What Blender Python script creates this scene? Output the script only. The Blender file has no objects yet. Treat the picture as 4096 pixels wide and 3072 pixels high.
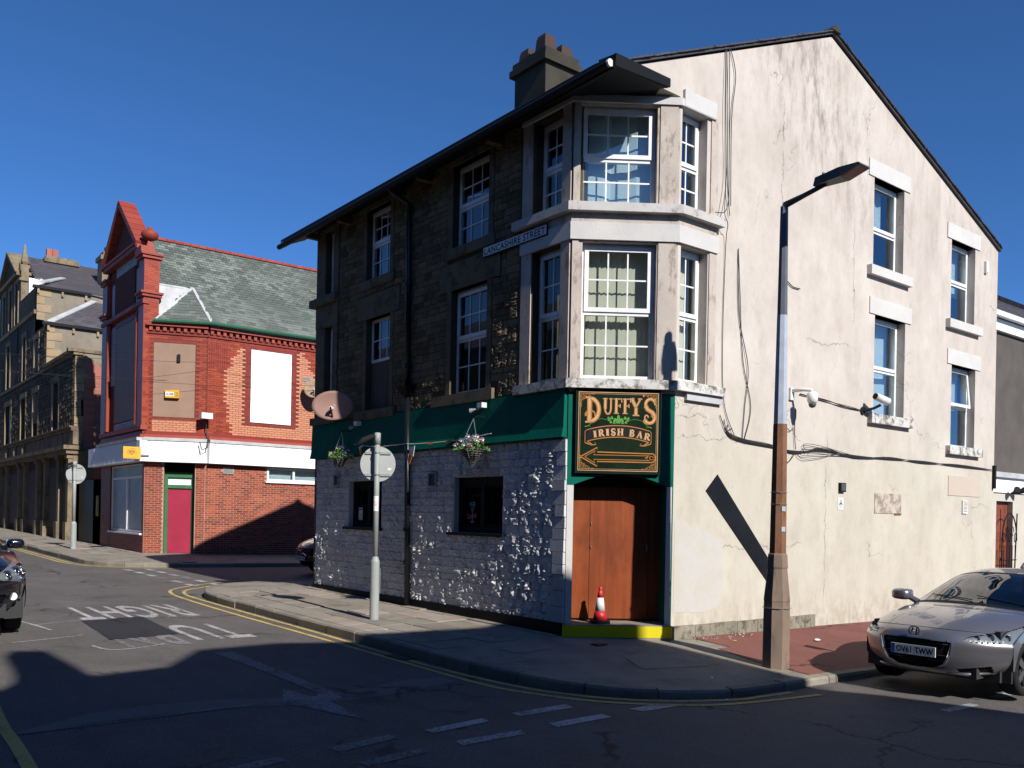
import bpy, bmesh, math, random
from mathutils import Vector, Matrix, noise
from mathutils.geometry import tessellate_polygon
random.seed(7)
R = random.random
def rr(a, b): return a + (b - a) * random.random()
rad = math.radians
S = bpy.context.scene
COL = S.collection

# ------------------------------------------------------------------ camera, sky, sun, exposure
CAM = Vector((-8.533, -8.667, 1.80))
TH = math.atan2(4512, 3553)
FW = Vector((math.cos(TH), math.sin(TH), 0)); RT = Vector((math.sin(TH), -math.cos(TH), 0)); UPV = Vector((0, 0, 1))
ROLL = rad(1.1)
cd = bpy.data.cameras.new('camera'); cam = bpy.data.objects.new('camera', cd); COL.objects.link(cam)
rv = RT * math.cos(ROLL) + UPV * math.sin(ROLL); uv_ = UPV * math.cos(ROLL) - RT * math.sin(ROLL)
mw = Matrix((( rv.x, uv_.x, -FW.x, CAM.x), (rv.y, uv_.y, -FW.y, CAM.y), (rv.z, uv_.z, -FW.z, CAM.z), (0, 0, 0, 1)))
cam.matrix_world = mw
cd.sensor_width = 36; cd.lens = 888.0 / 1024 * 36; cd.shift_y = 132.5 / 1024; cd.clip_end = 2000; cd.clip_start = 0.1
S.camera = cam
SUN_AZ = rad(2.0); SUN_EL = rad(34)
w = bpy.data.worlds.new('World'); S.world = w; w.use_nodes = True
nt = w.node_tree; nt.nodes.clear()
sky = nt.nodes.new('ShaderNodeTexSky'); sky.sky_type = 'NISHITA'; sky.sun_disc = False
sky.sun_elevation = SUN_EL; sky.sun_rotation = math.pi + SUN_AZ
sky.altitude = 1500; sky.air_density = .7; sky.dust_density = 0; sky.ozone_density = 8
bgn = nt.nodes.new('ShaderNodeBackground'); bgn.inputs['Strength'].default_value = 0.105
wo = nt.nodes.new('ShaderNodeOutputWorld')
hs = nt.nodes.new('ShaderNodeHueSaturation'); hs.inputs['Saturation'].default_value = 1.08; nt.links.new(sky.outputs[0], hs.inputs['Color']); nt.links.new(hs.outputs[0], bgn.inputs[0]); nt.links.new(bgn.outputs[0], wo.inputs[0])
sd = bpy.data.lights.new('sun', 'SUN'); sd.energy = 5.0; sd.angle = rad(0.53); sd.color = (1.0, 0.955, 0.89)
sun = bpy.data.objects.new('sun', sd); COL.objects.link(sun)
travel = Vector((math.sin(SUN_AZ) * math.cos(SUN_EL), math.cos(SUN_AZ) * math.cos(SUN_EL), -math.sin(SUN_EL)))
sun.rotation_euler = travel.to_track_quat('-Z', 'Y').to_euler(); sun.location = (0, -20, 30)
S.view_settings.view_transform = 'Standard'; S.view_settings.look = 'None'
S.view_settings.exposure = 0.5; S.view_settings.gamma = 1.0; S.view_settings.use_curve_mapping = False
S.render.engine = 'CYCLES'; S.render.resolution_x = 1024; S.render.resolution_y = 768

# ------------------------------------------------------------------ helpers
GR = 0.017
def gz(x, y): return -GR * ((x - CAM.x) * RT.x + (y - CAM.y) * RT.y)
ROADZ = -0.10
def tag(o, label=None, cat=None, group=None, kind=None):
    if label: o['label'] = label
    if cat: o['category'] = cat
    if group: o['group'] = group
    if kind: o['kind'] = kind
    return o
def empty(name, loc=(0, 0, 0), label=None, cat=None, group=None, rz=0, kind=None):
    o = bpy.data.objects.new(name, None); COL.objects.link(o); o.location = loc; o.rotation_euler = (0, 0, rz)
    o.empty_display_size = 0.1
    return tag(o, label, cat, group, kind)
def wloc(o):
    v = Vector((0, 0, 0))
    while o is not None:
        v += o.location; o = o.parent
    return v
class Fr:
    """wall frame: point = o + u*U + v*Z + w*N (w outward)"""
    def __init__(s, o, U, N): s.o = Vector(o); s.U = Vector(U).normalized(); s.N = Vector(N).normalized()
    def P(s, u, v, w=0): return s.o + s.U * u + s.N * w + Vector((0, 0, v))
class XY:
    """horizontal frame: u,v = x,y ; w = height above"""
    def __init__(s, f=None, dz=0.0): s.f = f; s.dz = dz
    def P(s, u, v, w=0): return Vector((u, v, (s.f(u, v) if s.f else 0) + s.dz + w))
ID = XY()
class MB:
    def __init__(s): s.v = []; s.f = []; s.r = []; s.m = []; s.mi = 0
    def add(s, vs, fs, rnd=None):
        n = len(s.v); s.v += [tuple(v) for v in vs]
        q = R() if rnd is None else rnd
        for f in fs: s.f.append([i + n for i in f]); s.r.append(q); s.m.append(s.mi)
    def box(s, fr, u0, u1, v0, v1, w0, w1, rnd=None):
        vs = [fr.P(u, v, w) for w in (w0, w1) for v in (v0, v1) for u in (u0, u1)]
        s.add(vs, [(0, 1, 3, 2), (4, 6, 7, 5), (0, 4, 5, 1), (2, 3, 7, 6), (0, 2, 6, 4), (1, 5, 7, 3)], rnd)
    def xbox(s, x0, x1, y0, y1, z0, z1, rnd=None): s.box(ID, x0, x1, y0, y1, z0, z1, rnd)
    def prism(s, fr, pts, w0, w1, holes=(), rnd=None, back=True):
        rings = [list(pts)] + [list(h) for h in holes]
        tri = tessellate_polygon([[Vector((p[0], p[1], 0)) for p in r] for r in rings])
        flat = [p for r in rings for p in r]; n = len(flat)
        vs = [fr.P(p[0], p[1], w1) for p in flat] + [fr.P(p[0], p[1], w0) for p in flat]
        fs = [tuple(t) for t in tri]
        if back: fs += [tuple(i + n for i in reversed(t)) for t in tri]
        k = 0
        for r in rings:
            m = len(r)
            for i in range(m): a = k + i; b = k + (i + 1) % m; fs.append((a, b, b + n, a + n))
            k += m
        s.add(vs, fs, rnd)
    def sheet(s, fr, pts, w=0, rnd=None):
        tri = tessellate_polygon([[Vector((p[0], p[1], 0)) for p in pts]])
        s.add([fr.P(p[0], p[1], w) for p in pts], [tuple(t) for t in tri], rnd)
    def poly3(s, pts, rnd=None): s.add(pts, [tuple(range(len(pts)))], rnd)
    def slab3(s, pts, d, rnd=None):
        n = len(pts); d = Vector(d); pts = [Vector(p) for p in pts]
        s.add(pts + [p + d for p in pts], [tuple(range(n)), tuple(reversed(range(n, 2 * n)))] + [(i, (i + 1) % n, (i + 1) % n + n, i + n) for i in range(n)], rnd)
    def tube(s, path, r, seg=8, cap=True, rnd=None):
        path = [Vector(p) for p in path]; rs = r if isinstance(r, (list, tuple)) else [r] * len(path)
        vs = []; fs = []; prev = None
        for i, p in enumerate(path):
            d = (path[min(i + 1, len(path) - 1)] - path[max(i - 1, 0)])
            d = d.normalized() if d.length > 1e-9 else Vector((0, 0, 1))
            a = prev if prev is not None else (Vector((0, 0, 1)) if abs(d.z) < .9 else Vector((1, 0, 0)))
            x = (a - d * a.dot(d)); x = x.normalized() if x.length > 1e-6 else d.orthogonal().normalized()
            prev = x; y = d.cross(x)
            for k in range(seg):
                t = 2 * math.pi * k / seg; vs.append(p + (x * math.cos(t) + y * math.sin(t)) * rs[i])
        for i in range(len(path) - 1):
            for k in range(seg):
                a = i * seg + k; b = i * seg + (k + 1) % seg; fs.append((a, b, b + seg, a + seg))
        if cap: fs += [tuple(range(seg)), tuple(range((len(path) - 1) * seg, len(path) * seg))]
        s.add(vs, fs, rnd)
    def lathe(s, c, prof, seg=16, rnd=None, rot=0, sx=1, sy=1):
        c = Vector(c); vs = []; fs = []
        for (r, z) in prof:
            for k in range(seg):
                t = 2 * math.pi * k / seg + rot; vs.append(c + Vector((r * math.cos(t) * sx, r * math.sin(t) * sy, z)))
        for i in range(len(prof) - 1):
            for k in range(seg):
                a = i * seg + k; b = i * seg + (k + 1) % seg; fs.append((a, b, b + seg, a + seg))
        fs += [tuple(range(seg)), tuple(range((len(prof) - 1) * seg, len(prof) * seg))]
        s.add(vs, fs, rnd)
    def build(s, name, mat, parent=None, smooth=False, local=False, label=None, cat=None, group=None, kind=None, origin=None):
        off = Vector((0, 0, 0))
        if parent is not None and not local: off = wloc(parent)
        me = bpy.data.meshes.new(name)
        loc = Vector((0, 0, 0))
        if origin is not None: loc = Vector(origin) - off; off = Vector(origin)
        me.from_pydata([tuple(Vector(v) - off) for v in s.v], [], s.f)
        if s.r:
            at = me.attributes.new('rnd', 'FLOAT', 'FACE'); at.data.foreach_set('value', s.r)
        bm = bmesh.new(); bm.from_mesh(me); bmesh.ops.recalc_face_normals(bm, faces=bm.faces); bm.to_mesh(me); bm.free()
        mats = mat if isinstance(mat, (list, tuple)) else [mat]
        for m in mats: me.materials.append(m)
        if len(mats) > 1: me.polygons.foreach_set('material_index', s.m)
        if smooth: me.polygons.foreach_set('use_smooth', [True] * len(me.polygons))
        o = bpy.data.objects.new(name, me); COL.objects.link(o); o.location = loc
        if parent is not None: o.parent = parent
        return tag(o, label, cat, group, kind)
def box1(name, mat, parent, fr, *a, **k):
    b = MB(); b.box(fr, *a); return b.build(name, mat, parent, **k)
def prism1(name, mat, parent, fr, pts, w0, w1, holes=(), **k):
    b = MB(); b.prism(fr, pts, w0, w1, holes); return b.build(name, mat, parent, **k)
def rect(u0, u1, v0, v1): return [(u0, v0), (u1, v0), (u1, v1), (u0, v1)]

# text: verts and faces in 2D, from the built-in font
def text2d(s, bold=0.0, shear=0.0, spacing=1.0):
    c = bpy.data.curves.new('t', 'FONT'); c.body = s; c.offset = bold; c.shear = shear; c.space_character = spacing; c.resolution_u = 3; c.size = 1.0
    o = bpy.data.objects.new('t', c); COL.objects.link(o)
    dg = bpy.context.evaluated_depsgraph_get(); dg.update()
    me = bpy.data.meshes.new_from_object(o.evaluated_get(dg))
    vs = [(v.co.x, v.co.y) for v in me.vertices]; fs = [tuple(p.vertices) for p in me.polygons]
    bpy.data.objects.remove(o); bpy.data.curves.remove(c); bpy.data.meshes.remove(me)
    x0 = min(v[0] for v in vs); x1 = max(v[0] for v in vs); y0 = min(v[1] for v in vs); y1 = max(v[1] for v in vs)
    return [((v[0] - x0) / (x1 - x0), (v[1] - y0) / (y1 - y0)) for v in vs], fs
def add_text(mb, s, fmap, bold=0.0, shear=0.0, spacing=1.0):
    vs, fs = text2d(s, bold, shear, spacing); mb.add([fmap(x, y) for x, y in vs], fs, 0.5)

# ------------------------------------------------------------------ materials
def lk(nt, a, b): nt.links.new(a, b)
class NT:
    def __init__(s, name):
        s.m = bpy.data.materials.new(name); s.m.use_nodes = True; s.t = s.m.node_tree; s.t.nodes.clear()
        s.out = s.n('ShaderNodeOutputMaterial'); s.bs = s.n('ShaderNodeBsdfPrincipled'); lk(s.t, s.bs.outputs[0], s.out.inputs[0])
        g = s.n('ShaderNodeNewGeometry'); s.pos = g.outputs['Position']
    def n(s, t): return s.t.nodes.new(t)
    def mapv(s, scale, vec=None, loc=(0, 0, 0)):
        m = s.n('ShaderNodeMapping'); m.inputs['Scale'].default_value = scale if isinstance(scale, tuple) else (scale,) * 3; m.inputs['Location'].default_value = loc
        lk(s.t, vec if vec is not None else s.pos, m.inputs[0]); return m.outputs[0]
    def noise(s, scale, detail=4, rough=.55, vec=None, dist=0, loc=(0, 0, 0)):
        n = s.n('ShaderNodeTexNoise'); n.inputs['Scale'].default_value = 1; n.inputs['Detail'].default_value = detail; n.inputs['Roughness'].default_value = rough; n.inputs['Distortion'].default_value = dist
        lk(s.t, s.mapv(scale, vec, loc), n.inputs['Vector']); return n.outputs[0]
    def ramp(s, fac, a, b, lo=0.0, hi=1.0):
        m = s.n('ShaderNodeMapRange'); m.inputs[1].default_value = a; m.inputs[2].default_value = b; m.inputs[3].default_value = lo; m.inputs[4].default_value = hi
        m.clamp = True; lk(s.t, fac, m.inputs[0]); return m.outputs[0]
    def math(s, op, a, b=None, c=None):
        m = s.n('ShaderNodeMath'); m.operation = op
        for i, x in enumerate((a, b, c)):
            if x is None: continue
            if isinstance(x, (int, float)): m.inputs[i].default_value = x
            else: lk(s.t, x, m.inputs[i])
        return m.outputs[0]
    def mix(s, fac, a, b, mode='MIX'):
        m = s.n('ShaderNodeMix'); m.data_type = 'RGBA'; m.blend_type = mode
        for sock, x in ((m.inputs[0], fac), (m.inputs[6], a), (m.inputs[7], b)):
            if isinstance(x, (int, float)): sock.default_value = x
            elif isinstance(x, tuple): sock.default_value = (*x, 1) if len(x) == 3 else x
            else: lk(s.t, x, sock)
        return m.outputs[2]
    def attr(s, name='rnd'):
        a = s.n('ShaderNodeAttribute'); a.attribute_name = name; return a.outputs['Fac']
    def xyz(s):
        x = s.n('ShaderNodeSeparateXYZ'); lk(s.t, s.pos, x.inputs[0]); return x.outputs
    def col(s, c):
        if isinstance(c, tuple): s.bs.inputs['Base Color'].default_value = (*c, 1)
        else: lk(s.t, c, s.bs.inputs['Base Color'])
    def rough(s, r):
        if isinstance(r, (int, float)): s.bs.inputs['Roughness'].default_value = r
        else: lk(s.t, r, s.bs.inputs['Roughness'])
    def bump(s, h, strength=.3, dist=.01, prev=None):
        b = s.n('ShaderNodeBump'); b.inputs['Strength'].default_value = strength; b.inputs['Distance'].default_value = dist
        lk(s.t, h, b.inputs['Height'])
        if prev is not None: lk(s.t, prev, b.inputs['Normal'])
        lk(s.t, b.outputs[0], s.bs.inputs['Normal']); return b.outputs[0]
    def set(s, **k):
        for a, v in k.items(): s.bs.inputs[a.replace('_', ' ')].default_value = v
        return s
def hx(c, k):  return tuple(max(0, min(1, x * k)) for x in c)
def simple(name, c, rough=.7, var=.25, scale=3.0, bump=.2, bscale=60.0, metal=0.0, spec=.3, bdist=.004, rndvar=0.0, dirt=None, dirtc=(.1, .09, .07)):
    t = NT(name); n1 = t.noise(scale, 5, .6)
    cc = t.mix(t.ramp(n1, .3, .7), hx(c, 1 - var), hx(c, 1 + var))
    n2 = t.noise(scale * 9, 3, .6)
    cc = t.mix(t.ramp(n2, .35, .7, 0, .35 * min(1, var * 3)), cc, hx(c, 1 - var * 1.6))
    if rndvar:
        a = t.attr(); cc = t.mix(1.0, cc, t.mix(a, hx((1, 1, 1), 1 - rndvar), (1, 1, 1)), 'MULTIPLY')
    if dirt:
        n3 = t.noise((dirt[0], dirt[0], dirt[0] * .35), 6, .7, loc=(3, 1, 7)); cc = t.mix(t.ramp(n3, dirt[1], dirt[1] + .18, 0, dirt[2]), cc, dirtc)
    t.col(cc); t.rough(rough); t.set(Metallic=metal, Specular_IOR_Level=spec)
    if bump: t.bump(t.noise(bscale, 4, .6), bump, bdist)
    return t.m
def plain(name, c, rough=.5, metal=0, spec=.5):
    t = NT(name); t.col(t.mix(t.ramp(t.noise(6.0, 4), .35, .65), hx(c, .88), hx(c, 1.06))); t.rough(rough); t.set(Metallic=metal, Specular_IOR_Level=spec); return t.m
def glass(name, tint=(.55, .6, .6), ior=1.5, refl=1.0, wob=.0):
    t = NT(name); t.t.nodes.remove(t.bs)
    tr = t.n('ShaderNodeBsdfTransparent'); tr.inputs[0].default_value = (*tint, 1)
    gl = t.n('ShaderNodeBsdfGlossy'); gl.inputs['Roughness'].default_value = .015; gl.inputs['Color'].default_value = (.95, .97, 1, 1)
    fr = t.n('ShaderNodeFresnel'); gg = t.n('ShaderNodeNewGeometry'); lk(t.t, t.ramp(gg.outputs['Backfacing'], 0, 1, ior, 1 / ior), fr.inputs['IOR'])
    b = t.n('ShaderNodeBump'); b.inputs['Strength'].default_value = .12; b.inputs['Distance'].default_value = .02; lk(t.t, t.noise(1.3, 1), b.inputs['Height'])
    lk(t.t, b.outputs[0], gl.inputs['Normal'])
    mx = t.n('ShaderNodeMixShader'); lk(t.t, t.math('MULTIPLY', fr.outputs[0], refl), mx.inputs[0]); lk(t.t, tr.outputs[0], mx.inputs[1]); lk(t.t, gl.outputs[0], mx.inputs[2])
    lk(t.t, mx.outputs[0], t.out.inputs[0]); return t.m

def m_gable():
    t = NT('cream_render'); x, y, z = t.xyz()
    nb = t.noise((.9, .9, .6), 5, .6)
    pink = t.mix(t.ramp(nb, .35, .65), (.43, .385, .345), (.50, .455, .41)); cream = t.mix(t.ramp(nb, .35, .65), (.42, .39, .325), (.46, .435, .37))
    zb = t.math('ADD', z, t.ramp(t.noise(1.2, 4), .2, .8, -1.0, 1.0))
    c = t.mix(t.ramp(zb, 2.6, 3.8), cream, pink)
    # grey wash patch bottom left, dirt streaks, high stains
    st = t.noise((2.0, 2.0, 1.1), 7, .7, loc=(5, 0, 2)); c = t.mix(t.ramp(st, .48, .72, 0, .38), c, (.28, .25, .215))
    bl = t.noise((1.6, 1.6, 1.1), 6, .7, loc=(2, 8, 4)); c = t.mix(t.ramp(bl, .5, .66, 0, .28), c, (.33, .27, .22)); st2 = t.noise((6, 6, 2.4), 6, .75, loc=(1, 0, 9)); c = t.mix(t.ramp(st2, .56, .76, 0, .42), c, (.30, .24, .19))
    hi = t.ramp(z, 6.0, 9.2); dg = t.math('ABSOLUTE', t.math('SUBTRACT', t.math('ADD', x, t.math('MULTIPLY', z, .75)), 11.3))
    hs = t.math('MULTIPLY', t.ramp(t.noise((4, 4, 1.3), 7, .72, loc=(8, 0, 0)), .46, .66), t.math('MULTIPLY', hi, t.ramp(dg, 0.1, 2.0, 1, .12)))
    c = t.mix(hs, c, (.16, .13, .11))
    rs = t.math('MULTIPLY', t.ramp(t.noise((5, 5, 1.0), 6, .7, loc=(2, 4, 0)), .5, .7), t.math('MULTIPLY', t.ramp(x, 6.5, 8.5), t.ramp(z, 5, 8, 0, .5)))
    c = t.mix(rs, c, (.24, .18, .14))
    bs = t.math('MULTIPLY', t.ramp(t.noise((6, 6, 3), 6, .7), .42, .66), t.ramp(z, .1, .7, .8, 0)); c = t.mix(bs, c, (.26, .21, .15))
    # cracks
    v = t.n('ShaderNodeTexVoronoi'); v.feature = 'DISTANCE_TO_EDGE'; v.inputs['Scale'].default_value = .8
    dn = t.n('ShaderNodeTexNoise'); dn.inputs['Scale'].default_value = 2.2; dn.inputs['Detail'].default_value = 6; lk(t.t, t.pos, dn.inputs['Vector'])
    vm = t.n('ShaderNodeVectorMath'); vm.operation = 'MULTIPLY_ADD'; lk(t.t, dn.outputs['Color'], vm.inputs[0]); vm.inputs[1].default_value = (.9, .9, .9); lk(t.t, t.pos, vm.inputs[2]); lk(t.t, vm.outputs[0], v.inputs['Vector'])
    cr = t.math('MULTIPLY', t.ramp(v.outputs['Distance'], .001, .006, 1, 0), t.ramp(t.noise(.7, 2, loc=(4, 4, 4)), .56, .64))
    c = t.mix(t.math('MULTIPLY', cr, .75), c, (.12, .1, .08))
    wn = t.noise(2.6, 5, .65, loc=(1, 2, 3)); wz = t.math('ADD', z, t.math('MULTIPLY', wn, .42)); wx = t.math('ADD', x, t.math('MULTIPLY', wn, .3))
    for (base, src, x0_, x1_, m0) in ((3.24, wz, 1.2, 3.4, 0), (3.55, wz, 1.2, 2.2, 0), (1.62, wz, 2.2, 4.6, 0), (5.1, wz, 4.4, 6.0, 0), (3.9, wx, 3.3, 8.8, 1), (5.3, wx, .3, 3.6, 1), (6.05, wx, 5.2, 7.2, 1)):
        ln = t.ramp(t.math('ABSOLUTE', t.math('SUBTRACT', src, base)), .003, .011, 1, 0); q = z if m0 else x
        ln = t.math('MULTIPLY', ln, t.math('MULTIPLY', t.ramp(q, x0_, x0_ + .3), t.ramp(q, x1_ - .4, x1_, 1, 0))); ln = t.math('MULTIPLY', ln, t.ramp(t.noise(4, 2, loc=(base, 0, 0)), .35, .5))
        c = t.mix(t.math('MULTIPLY', ln, .7), c, (.10, .085, .07))
    sp = t.ramp(t.noise(11, 2, .5, loc=(9, 9, 9)), .72, .76, 0, .6); c = t.mix(sp, c, (.3, .24, .2))
    t.col(c); t.rough(.9); t.set(Specular_IOR_Level=.15)
    b = t.bump(t.noise(3, 5, .6), .35, .03); b = t.bump(t.noise(45, 4, .6), .35, .006, b); t.bump(cr, .5, -.01, b)
    return t.m
def m_asphalt(name, c, speck=.7, blotch=.38):
    t = NT(name); n1 = t.noise(.9, 8, .7); cc = t.mix(t.ramp(n1, .3, .7), hx(c, 1 - blotch), hx(c, 1 + blotch))
    n2 = t.noise(90, 2, .6); cc = t.mix(t.ramp(n2, .48, .70, 0, speck), cc, hx(c, 2.4))
    n4 = t.noise(60, 2, .6, loc=(3, 3, 3)); cc = t.mix(t.ramp(n4, .5, .75, 0, speck), cc, hx(c, .45))
    n3 = t.noise((3.0, .7, 1), 5, .7, loc=(2, 2, 2)); cc = t.mix(t.ramp(n3, .52, .72, 0, .4), cc, hx(c, .6))
    v = t.n('ShaderNodeTexVoronoi'); v.feature = 'DISTANCE_TO_EDGE'; v.inputs['Scale'].default_value = .35
    dn = t.n('ShaderNodeTexNoise'); dn.inputs['Scale'].default_value = 1.6; dn.inputs['Detail'].default_value = 6; lk(t.t, t.pos, dn.inputs['Vector'])
    vm = t.n('ShaderNodeVectorMath'); vm.operation = 'MULTIPLY_ADD'; lk(t.t, dn.outputs['Color'], vm.inputs[0]); vm.inputs[1].default_value = (1.2, 1.2, .2); lk(t.t, t.pos, vm.inputs[2]); lk(t.t, vm.outputs[0], v.inputs['Vector'])
    cr = t.math('MULTIPLY', t.ramp(v.outputs['Distance'], .003, .014, 1, 0), t.ramp(t.noise(.5, 2, loc=(4, 4, 4)), .47, .56))
    big = t.noise(.28, 3, .5, loc=(7, 3, 1)); cc = t.mix(t.ramp(big, .44, .6, 0, .3), cc, hx(c, 1.35)); spt = t.ramp(t.noise(5.5, 3, .6, loc=(5, 5, 5)), .68, .72, 0, .55); cc = t.mix(spt, cc, hx(c, .4)); cc = t.mix(t.math('MULTIPLY', cr, .8), cc, hx(c, .22))
    t.col(cc); t.rough(t.ramp(n1, .2, .8, .75, .9)); t.set(Specular_IOR_Level=.22); b = t.bump(t.noise(70, 3, .7), .6, .008); t.bump(t.noise(4, 3, .6), .2, .02, b); return t.m
def m_paint(name, c, wear=.5, under=(.06, .06, .062)):
    t = NT(name); n = t.noise(26, 4, .7); big = t.noise(1.7, 4, .6)
    f = t.ramp(t.math('ADD', n, t.math('MULTIPLY', big, .6)), .62 + (1 - wear) * .3, .92 + (1 - wear) * .3)
    t.col(t.mix(f, c, under)); t.rough(.8); t.set(Specular_IOR_Level=.25); t.bump(t.noise(70, 3, .7), .5, .006); return t.m
def m_stain(name, c, c2, dark, sc=(5, 5, 2), amt=.7, rough=.85, thr=.5, bs=40):
    t = NT(name); cc = t.mix(t.ramp(t.noise(2.0, 5), .3, .7), c, c2); st = t.noise(sc, 8, .75, loc=(3, 2, 1)); cc = t.mix(t.ramp(st, thr, thr + .12, 0, amt), cc, dark)
    t.col(cc); t.rough(rough); t.set(Specular_IOR_Level=.2); t.bump(t.noise(bs, 5, .7), .5, .008); return t.m
def m_slate(name, a, b_, c3):
    t = NT(name); f = t.attr(); cc = t.mix(f, a, b_); cc = t.mix(t.ramp(t.noise((.6, .6, .6), 5, .6), .42, .62), cc, c3)
    cc = t.mix(t.ramp(t.noise(14, 4, .6), .5, .75, 0, .4), cc, hx(a, 1.9)); t.col(cc); t.rough(.55); t.set(Specular_IOR_Level=.4); t.bump(t.noise(30, 4), .4, .006); return t.m
def m_rnd(name, cols, rough=.8, bump=.4, bs=60, dirt=.35):
    t = NT(name); r = t.n('ShaderNodeValToRGB'); r.color_ramp.interpolation = 'LINEAR'; lk(t.t, t.attr(), r.inputs[0])
    e = r.color_ramp.elements; e[0].color = (*cols[0], 1); e[1].color = (*cols[-1], 1)
    for i, c in enumerate(cols[1:-1]): q = e.new((i + 1) / (len(cols) - 1)); q.color = (*c, 1)
    cc = t.mix(t.ramp(t.noise(1.6, 6, .7), .45, .7, 0, dirt), r.outputs[0], hx(cols[0], .35)); cc = t.mix(t.ramp(t.noise(24, 3), .5, .75, 0, .3), cc, hx(cols[-1], .6))
    t.col(cc); t.rough(rough); t.set(Specular_IOR_Level=.25); t.bump(t.noise(bs, 4, .65), bump, .008); return t.m
def m_wood(name, c):
    t = NT(name); n = t.noise((14, 14, .8), 6, .6, dist=.6); big = t.noise(1.8, 4, .6, loc=(3, 0, 0))
    cc = t.mix(t.ramp(n, .35, .65), hx(c, .72), hx(c, 1.15)); cc = t.mix(t.ramp(big, .4, .66, 0, .55), cc, (c[0] * 1.35, c[1] * 1.5, c[2] * 1.6)); cc = t.mix(t.ramp(t.noise((3, 3, 1), 5, .7, loc=(7, 7, 0)), .52, .68, 0, .6), cc, hx(c, .5))
    t.col(cc); t.rough(.5); t.set(Specular_IOR_Level=.35); t.bump(n, .15, .004); return t.m
def m_carpaint(name, c, metal=.75, rough=.25):
    t = NT(name); fl = t.noise(900, 1); t.col(t.mix(t.ramp(fl, .3, .7), hx(c, .88), hx(c, 1.1))); t.rough(rough)
    t.set(Metallic=metal); t.bs.inputs['Coat Weight'].default_value = 1.0; t.bs.inputs['Coat Roughness'].default_value = .04; return t.m

mt = {}
mt['gable'] = m_gable()
mt['road'] = m_asphalt('asphalt', (.094, .086, .081)); mt['patch'] = m_asphalt('fresh_asphalt', (.026, .026, .029), .35, .15)
mt['strip'] = m_asphalt('worn_concrete_strip', (.13, .125, .125), .4, .25)
mt['redtar'] = m_asphalt('red_tarmac', (.155, .062, .05), .4, .25)
mt['ground'] = simple('earth', (.11, .10, .08), .95, .3, .4)
mt['concrete'] = m_stain('paving_concrete', (.20, .178, .145), (.26, .23, .19), (.12, .105, .085), (1.4, 1.4, 1.4), .6, bs=50)
mt['slab'] = m_rnd('paving_slab', [(.17, .15, .12), (.28, .24, .20), (.22, .205, .17), (.34, .28, .235)], .9, .5, 55, .4)
mt['kerb'] = m_rnd('kerb_stone', [(.17, .155, .13), (.22, .20, .165), (.26, .235, .19)], .85, .5, 50, .45)
mt['yellow'] = m_paint('yellow_road_paint', (.52, .38, .12), .45); mt['white_road'] = m_paint('white_road_paint', (.42, .41, .41), .65); mt['faint_road'] = m_paint('worn_white_road_paint', (.24, .235, .24), .8)
mt['painted'] = m_rnd('painted_stone', [(.43, .43, .445), (.50, .50, .51), (.55, .55, .555)], .85, .8, 35, .15)
mt['dark'] = m_rnd('soot_stone', [(.085, .066, .036), (.13, .10, .055), (.20, .15, .085), (.11, .085, .052)], .9, .9, 30, .45)
mt['darkback'] = simple('soot_mortar', (.065, .052, .033), .95, .3); mt['paintback'] = simple('painted_mortar', (.40, .40, .415), .8, .1)
mt['ashlar_dark'] = m_stain('soot_ashlar', (.11, .09, .058), (.16, .125, .08), (.05, .042, .03), (3, 3, 3), .8)
mt['green'] = m_stain('green_gloss_paint', (.001, .085, .06), (.003, .11, .08), (.004, .06, .042), (2, 2, 1), .4, .7, .55, 12); mt['green'].node_tree.nodes['Principled BSDF'].inputs['Specular IOR Level'].default_value = .08
mt['yard'] = m_stain('bay_stone', (.36, .315, .28), (.44, .39, .345), (.20, .16, .125), (7, 7, 3), .85, .85, .52)
mt['bayband'] = m_stain('pale_bay_band', (.43, .42, .41), (.50, .485, .47), (.33, .29, .25), (6, 6, 6), .6, .8, .6)
mt['sillw'] = m_stain('white_painted_sill', (.47, .455, .435), (.53, .515, .495), (.36, .32, .28), (5, 5, 5), .6, .6, .6)
mt['baysill'] = m_stain('grey_white_sill', (.38, .365, .35), (.46, .45, .435), (.20, .17, .14), (7, 7, 7), .7, .8, .54); mt['dirtsill'] = m_stain('mossy_white_sill', (.45, .44, .42), (.54, .53, .51), (.09, .08, .06), (6, 6, 6), .9, .8, .48)
mt['upvc'] = plain('white_upvc', (.66, .665, .67), .3, 0, .5); mt['black'] = simple('black_paint', (.007, .0075, .009), .6, .2, spec=.15); mt['blackgloss'] = plain('black_gloss', (.006, .007, .010), .3, spec=.35)
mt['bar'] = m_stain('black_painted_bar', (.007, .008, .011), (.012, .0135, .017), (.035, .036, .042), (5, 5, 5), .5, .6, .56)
mt['glass'] = glass('window_glass', (.88, .91, .90), 1.5, 1.1); mt['glassd'] = glass('dark_glass', (.55, .55, .50), 1.5, 1.1)
mt['glassb'] = glass('blue_window_glass', (.80, .86, .88), 1.75, 1.45)
mt['frost'] = simple('net_curtain', (.70, .74, .74), .8, .05); mt['blind'] = simple('vertical_blind', (.66, .63, .52), .8, .06); mt['blindy'] = simple('old_blind', (.34, .30, .20), .9, .1)
mt['slate'] = m_slate('roof_slate_dark', (.03, .028, .03), (.06, .055, .06), (.045, .04, .045))
mt['slateg'] = m_slate('green_slate', (.07, .085, .075), (.19, .21, .185), (.085, .10, .088)); mt['slatep'] = m_slate('purple_slate', (.06, .055, .062), (.10, .092, .10), (.07, .063, .07))
mt['brick'] = m_rnd('red_brick', [(.12, .028, .02), (.27, .055, .026), (.33, .08, .036), (.20, .036, .026)], .75, .35, 60, .5); mt['brickm'] = simple('brick_mortar', (.36, .245, .185), .9, .15)
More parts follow.
